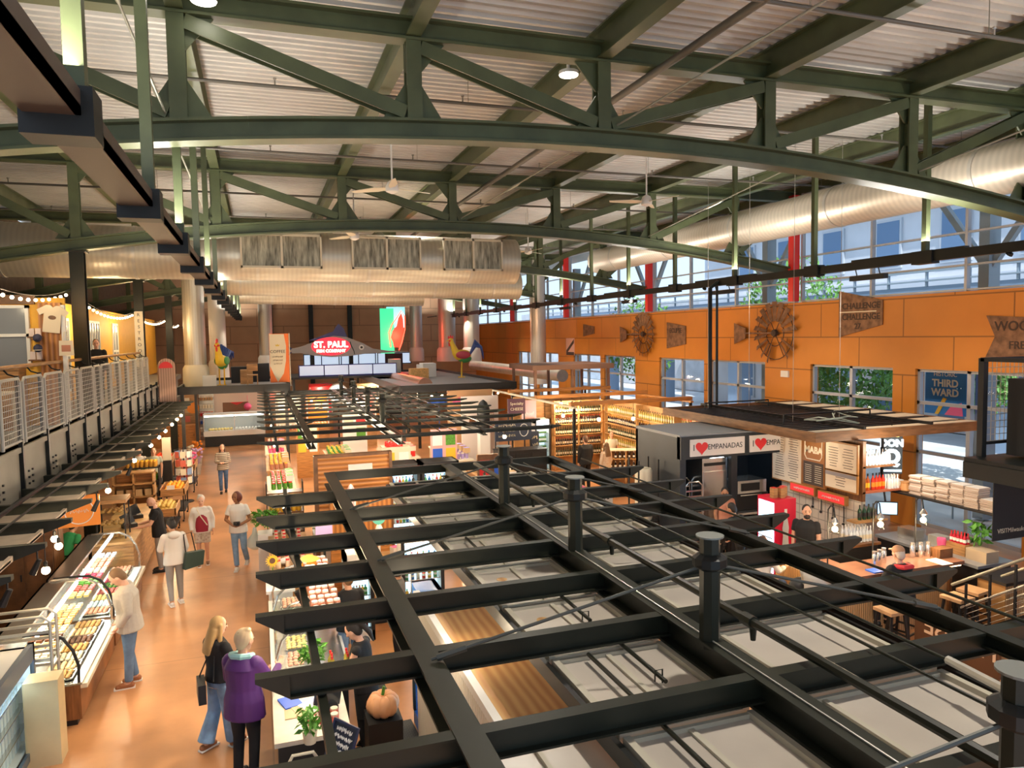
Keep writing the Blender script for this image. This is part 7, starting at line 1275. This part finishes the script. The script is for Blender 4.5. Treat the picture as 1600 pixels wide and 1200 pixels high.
t = thing('shoulder_bag', 'black leather shoulder bag hanging behind the blonde woman', 'bag', (-.76, 9.5, .86), R(-50)); MB().prism([(-.17, -.11), (.17, -.13), (.15, .1), (-.13, .12)], .09, facing((0, 0, 0), (-.5, -.8, 0))).build('body', BLACK, t); MB().tube([(-.12, .0, .1), (-.02, .1, .42), (.04, .12, .42), (.13, .02, .1)], .009, 6).build('strap', BLACK, t); MB().box((-.02, -.07, -.02), (.06, .01, .02)).build('clasp', mat('brass', (.7, .5, .15), .3, .8), t)
t, U, H = person('woman in purple hooded jacket with pinned up blonde hair at the counter', (-.3, 8.85, 0), -32, 1.74, 'light', ('ashblonde', 'clip'), PUR, 'long', BLK, 'straight', BLACK, {'R': ((.28, .12, 1.12), (.2, .42, 1.16)), 'L': ((-.26, .1, 1.12), (-.05, .36, 1.1))}, fem=True, head=(-14, 18), v=.009, hem=.74, build=1.25, open_top='jacket')
m = MB(); loft(m, [(1.33, .17, .06, -.1), (1.4, .15, .08, -.07), (1.46, .12, .09, -.04)]); m.build('hood', PUR, t, smooth=True); m = MB(); m.tube([(.1, .05, 1.44), (.11, -.05, 1.47), (.05, -.11, 1.48), (-.05, -.11, 1.48), (-.11, -.05, 1.47), (-.1, .05, 1.44)], .035, 8); m.build('hood_lining', TEALC, t, smooth=True)
MB().box((0, .1, .05), (.01, .01, .01)).build('zip', BLACK, t)
# behind the centre counters
person('server with dark ponytail, bare shoulders and black apron', (1.1, 8.95, 0), 62, 1.64, 'light', ('dark', 'pony'), BLK, 'none', BLK, 'straight', BLACK, {'R': ((.22, .16, 1.12), (.12, .4, 1.05)), 'L': ((-.22, .14, 1.12), (-.14, .38, 1.05))}, fem=True, head=(0, 30), lean=6, v=.009, apron=BLK)
person('server in black hooded top and blue jeans with sandy bun, seen from behind', (1.12, 10.75, 0), 14, 1.7, 'light', ('sandy', 'bun'), BLK, 'long', LJEAN, 'straight', WSH, {'R': ((.24, .12, 1.12), (.14, .34, 1.02)), 'L': ((-.24, .12, 1.12), (-.14, .34, 1.02))}, fem=True, head=(10, 14), v=.01, hem=.86)
person('person with dark hair in grey hooded jacket and black trousers', (1.9, 11.1, 0), 70, 1.64, 'tan', ('dark', 'bob'), mat('charcoal_hoodie', (.16, .17, .17), .85), 'long', BLK, 'straight', WSH, fem=True, head=(0, 10))
person('shopper in yellow shirt and red cap near the drinks coolers', (3.6, 18.2, 0), -40, 1.75, 'tan', ('dark', 'short'), mat('lime_shirt', (.55, .55, .12), .8), 'short', GRP, 'straight', BLACK, cap=mat('coral_cap', (.75, .2, .12), .7), head=(-10, 5))
# wine shop
person('man in dark coat standing before the back wine shelf', (10.0, 21.8, 0), 8, 1.78, 'light', ('brown', 'short'), BLK, 'long', BLK, 'straight', BLACK, build=1.15)
person('blonde woman in patterned blouse beside the man in dark coat', (10.35, 21.0, 0), 20, 1.64, 'light', ('sandy', 'long'), mat('patterned_blouse', (.7, .45, .3), .8, kind='voronoi', scale=22, col2=(.75, .65, .5)), 'long', CREAM, 'straight', BRSH, fem=True)
person('wine shop clerk with reddish hair behind the wine island', (11.8, 23.5, 0), 165, 1.6, 'light', ('sandy', 'short'), CREAM, 'short', BLK, 'straight', BLACK)
# kiosk and bar
person('kiosk cook with dark hair in front of the steel fridge', (9.65, 13.7, 0), 172, 1.68, 'tan', ('dark', 'short'), mat('salmon_shirt', (.62, .28, .18), .8), 'short', BLK, 'straight', BLACK, head=(-25, 25))
person('drinker in black jacket leaning over at the far side of the bar', (9.1, 12.3, 0), 20, 1.66, 'tan', ('dark', 'short'), BLK, 'long', BLK, 'straight', BLACK, {'R': ((.3, .15, 1.12), (.2, .4, 1.02)), 'L': ((-.3, .15, 1.12), (-.2, .4, 1.02))}, lean=24, build=1.15)
person('bearded bartender in black T-shirt standing behind the bar', (9.75, 11.25, 0), 120, 1.78, 'light', ('dark', 'short'), BLK, 'short', BLK, 'straight', BLACK, beard=True, head=(30, 6), build=1.08)
t, U, H = person('seated woman in black jacket and tan cap at the bar', (9.64, 8.92, -.1), 0, 1.7, 'light', ('white', 'short'), BLK, 'long', BLK, 'straight', BLACK, {'R': ((.27, .14, 1.14), (.2, .42, 1.12)), 'L': ((-.27, .14, 1.14), (-.22, .4, 1.16))}, fem=True, seated=True, build=1.2, cap=mat('tan_cap', (.5, .27, .15), .8), lean=8, hem=.72)
MB().tube([(.12, .05, 1.42), (.08, -.1, 1.44), (-.08, -.1, 1.44), (-.12, .05, 1.42)], .04, 8).build('scarf', mat('red_scarf', (.7, .05, .06), .8), t, smooth=True)
person('brown haired drinker in white top seated at the bar wing', (8.25, 10.6, -.16), -80, 1.66, 'light', ('brown', 'long'), WHK, 'long', JEAN, 'straight', WSH, {'R': ((.25, .14, 1.14), (.15, .4, 1.12)), 'L': ((-.25, .14, 1.14), (-.15, .4, 1.12))}, fem=True, seated=True)
person('drinker in pale grey shirt seated near the black backpack', (8.3, 9.35, -.16), -70, 1.72, 'light', ('sandy', 'short'), mat('pale_grey_shirt', (.5, .5, .47), .85), 'long', GRP, 'straight', BLACK, {'R': ((.25, .14, 1.14), (.15, .4, 1.14)), 'L': ((-.25, .14, 1.14), (-.15, .4, 1.14))}, seated=True, build=1.1); stool('bar stool under the drinker in pale grey shirt', (8.3, 9.3, 0))
# produce vendors, green shirt, balcony
person('produce vendor with dark hair in white top behind the aisle stands', (-3.75, 26.2, 0), 175, 1.66, 'light', ('brown', 'bun'), WHK, 'short', BLK, 'straight', BLACK, fem=True)
person('produce vendor in glasses and grey green top behind the aisle stands', (-3.3, 26.0, 0), 185, 1.66, 'light', ('sandy', 'short'), mat('sage_top', (.42, .45, .36), .8), 'short', BLK, 'straight', BLACK)
person('worker in green shirt bending behind the glass cabinet', (-3.75, 16.2, 0), -30, 1.66, 'tan', ('dark', 'short'), mat('kelly_green', (.03, .3, .1), .8), 'short', BLK, 'straight', BLACK, lean=30)
person('man in dark jacket and pale shirt standing on the balcony', (-4.15, 22.6, 3.45), 170, 1.72, 'light', ('brown', 'short'), BLK, 'long', BLK, 'straight', BLACK, head=(20, 15), build=1.05)
person('person in black coat leaning over the balcony display', (-4.05, 17.75, 3.45), 100, 1.7, 'light', ('dark', 'short'), BLK, 'long', BLK, 'straight', BLACK, {'R': ((.25, .2, 1.1), (.15, .5, 1.0)), 'L': ((-.25, .2, 1.1), (-.15, .5, 1.0))}, lean=38)
# ================================================================= STALLS UNDER THE FAR CANOPY
names = [('bakery', CREAM, PAST, 'brown'), ('tea', WHITE, GREEN, 'green'), ('spice', WOOD, mat('spice', (.5, .2, .12), .5), 'rust'), ('candy', WHITE, PINK, 'pink'), ('popcorn', WOODO, YELLOW, 'yellow'), ('soup', CREAM, ORANGE, 'orange'), ('juice', WHITE, drinks[2], 'bright green'), ('pasta', WOOD, CREAM, 'cream'), ('olive', WOODD, mat('oil_bottle', (.35, .3, .05), .2), 'olive'), ('sauce', WHITE, RED, 'red'), ('grain', WOOD, mat('card_tan', (.6, .4, .2), .6), 'tan'), ('soap', CREAM, mat('lavender', (.45, .35, .68), .6), 'lavender')]
spots = [(.15, .85, 18.0, 20.2), (.15, .85, 21.2, 23.6), (.15, .85, 24.6, 27.2), (.15, .85, 28.2, 31.4), (2.2, 3.0, 17.6, 19.8), (2.2, 3.0, 21.2, 24.0), (2.2, 3.0, 25.4, 28.4), (4.4, 5.2, 17.4, 19.4), (4.4, 5.2, 20.8, 23.8), (4.4, 5.2, 25.2, 28.6), (6.1, 6.8, 19.2, 22.2), (6.1, 6.8, 24, 27.6)]
for k, ((x0, x1, y0, y1), (nm, m1, m2, cw)) in enumerate(zip(spots, names)):
    counter(f'{nm} stall counter heaped with {cw} goods under the far canopy', x0, x1, y0, y1, .9, m1, [WOOD, CREAM][k % 2])
    on(0, jar_mesh(.2, .06, m2, [WHITE, RED, YELLOW, CREAM][k % 4], 'goods_jar'), grid(x0+.06, x1-.06, 4, y0+.1, y1-.1, 8, .9), f'{cw} goods jar on the {nm} stall counter', 'jar', f'{cw} goods on the {nm} stall')
    on(0, box_mesh((.2, .26, .16), [CREAM, WHITE, mat('card_tan', (.6, .4, .2), .6)][k % 3], 'carton', m2), [((x0+x1)/2+.22, y0+.35+j*.5, 1.105, .1*j) for j in range(3)], [f'carton on the {nm} stall jars, {ORD[j]} from its near end' for j in range(3)], 'box', f'cartons on the {nm} stall')
    lamp('POINT', ((x0+x1)/2, (y0+y1)/2, 2.3), 46, (1, .83, .6), .12)  # added point with no fixture built, brightens this stall
for k, (x, y, w_, m_, lb) in enumerate(((1.5, 17.2, .7, WHITE, 'white stall back panel nearest the slat wall'), (3.6, 20.6, .8, CREAM, 'cream stall back panel in the middle of the far canopy'), (5.8, 24, .9, mat('stall_pink', (.75, .4, .38), .6), 'pink stall back panel on the bar side of the far canopy'), (1.6, 27.8, .8, WOODO, 'orange wood stall panel deep under the far canopy'), (3.7, 31, 1.0, WHITE, 'white stall panel at the end of the far canopy'), (5.7, 18.3, .8, WOODD, 'dark wood stall panel at the corner of the far canopy'))):
    t = thing('stall_screen', lb, 'panel', (x, y, 0)); MB().bx(-w_/2, w_/2, 0, .06, 0, 2.0).build('board', m_, t)
    for j in range(2):
        for i in range(2): MB().bx(-w_/2+.06+j*w_/2, -.06+j*w_/2, -.015, 0, .95+.5*i, 1.35+.5*i).build('poster', [CREAM, RED, BLUE, YELLOW, WHITE, GREEN][(k+i*2+j) % 6], t)
t = thing('chest_freezer', 'white chest freezer with sliding glass lid by the aisle under the far canopy edge', 'freezer', (1.35, 16.4, 0)); MB().bx(-.35, .35, -.4, .4, 0, .85).build('body', WHITE, t); MB().bx(-.31, .31, -.36, .36, .85, .88).build('lid', CASEG, t); MB().bx(-.35, .35, -.4, -.36, .85, .9).bx(-.35, .35, .36, .4, .85, .9).build('rim', GALV, t)
on(0, box_mesh((.3, .24, .22), mat('cream_carton', (.7, .58, .4), .6), 'carton'), [(.3, 17.95, .9, .1), (.62, 18.0, .9, .2), (.45, 18.0, 1.12, .3)], ['cream carton at the aisle end of the bakery counter', 'cream carton on the inner side of the bakery counter', 'cream carton stacked on two others on the bakery counter'], 'box', 'cream cartons')
# near balcony rail that crosses the corner of the view
t = thing('near_rail', 'pale blue painted balcony rail end close to the camera', 'railing', (0, 0, 0)); MB().tube([(1.03, .972, 4.292), (2.2, .62, 4.325)], .016, 12).build('rail', mat('pale_blue_rail', (.55, .65, .75), .35), t, smooth=True); MB().tube([(2.1, .65, 4.315), (2.1, .65, 3.4)], .02, 8).build('post', mat('pale_blue_rail', (.55, .65, .75), .35), t)
# small fittings
for k, (y, z) in enumerate(((21.9, 3.9), (11.0, 4.0))): tag(MB().box((0, 0, 0), (.06, .34, .2)).build('emergency_light', WHITE, loc=(XW-.03, 19.1 if k == 0 else 10.3, 3.75)), ['small white emergency light on the orange pier by the pergola', 'small white emergency light on the orange pier near the stairs'][k], 'emergency light')
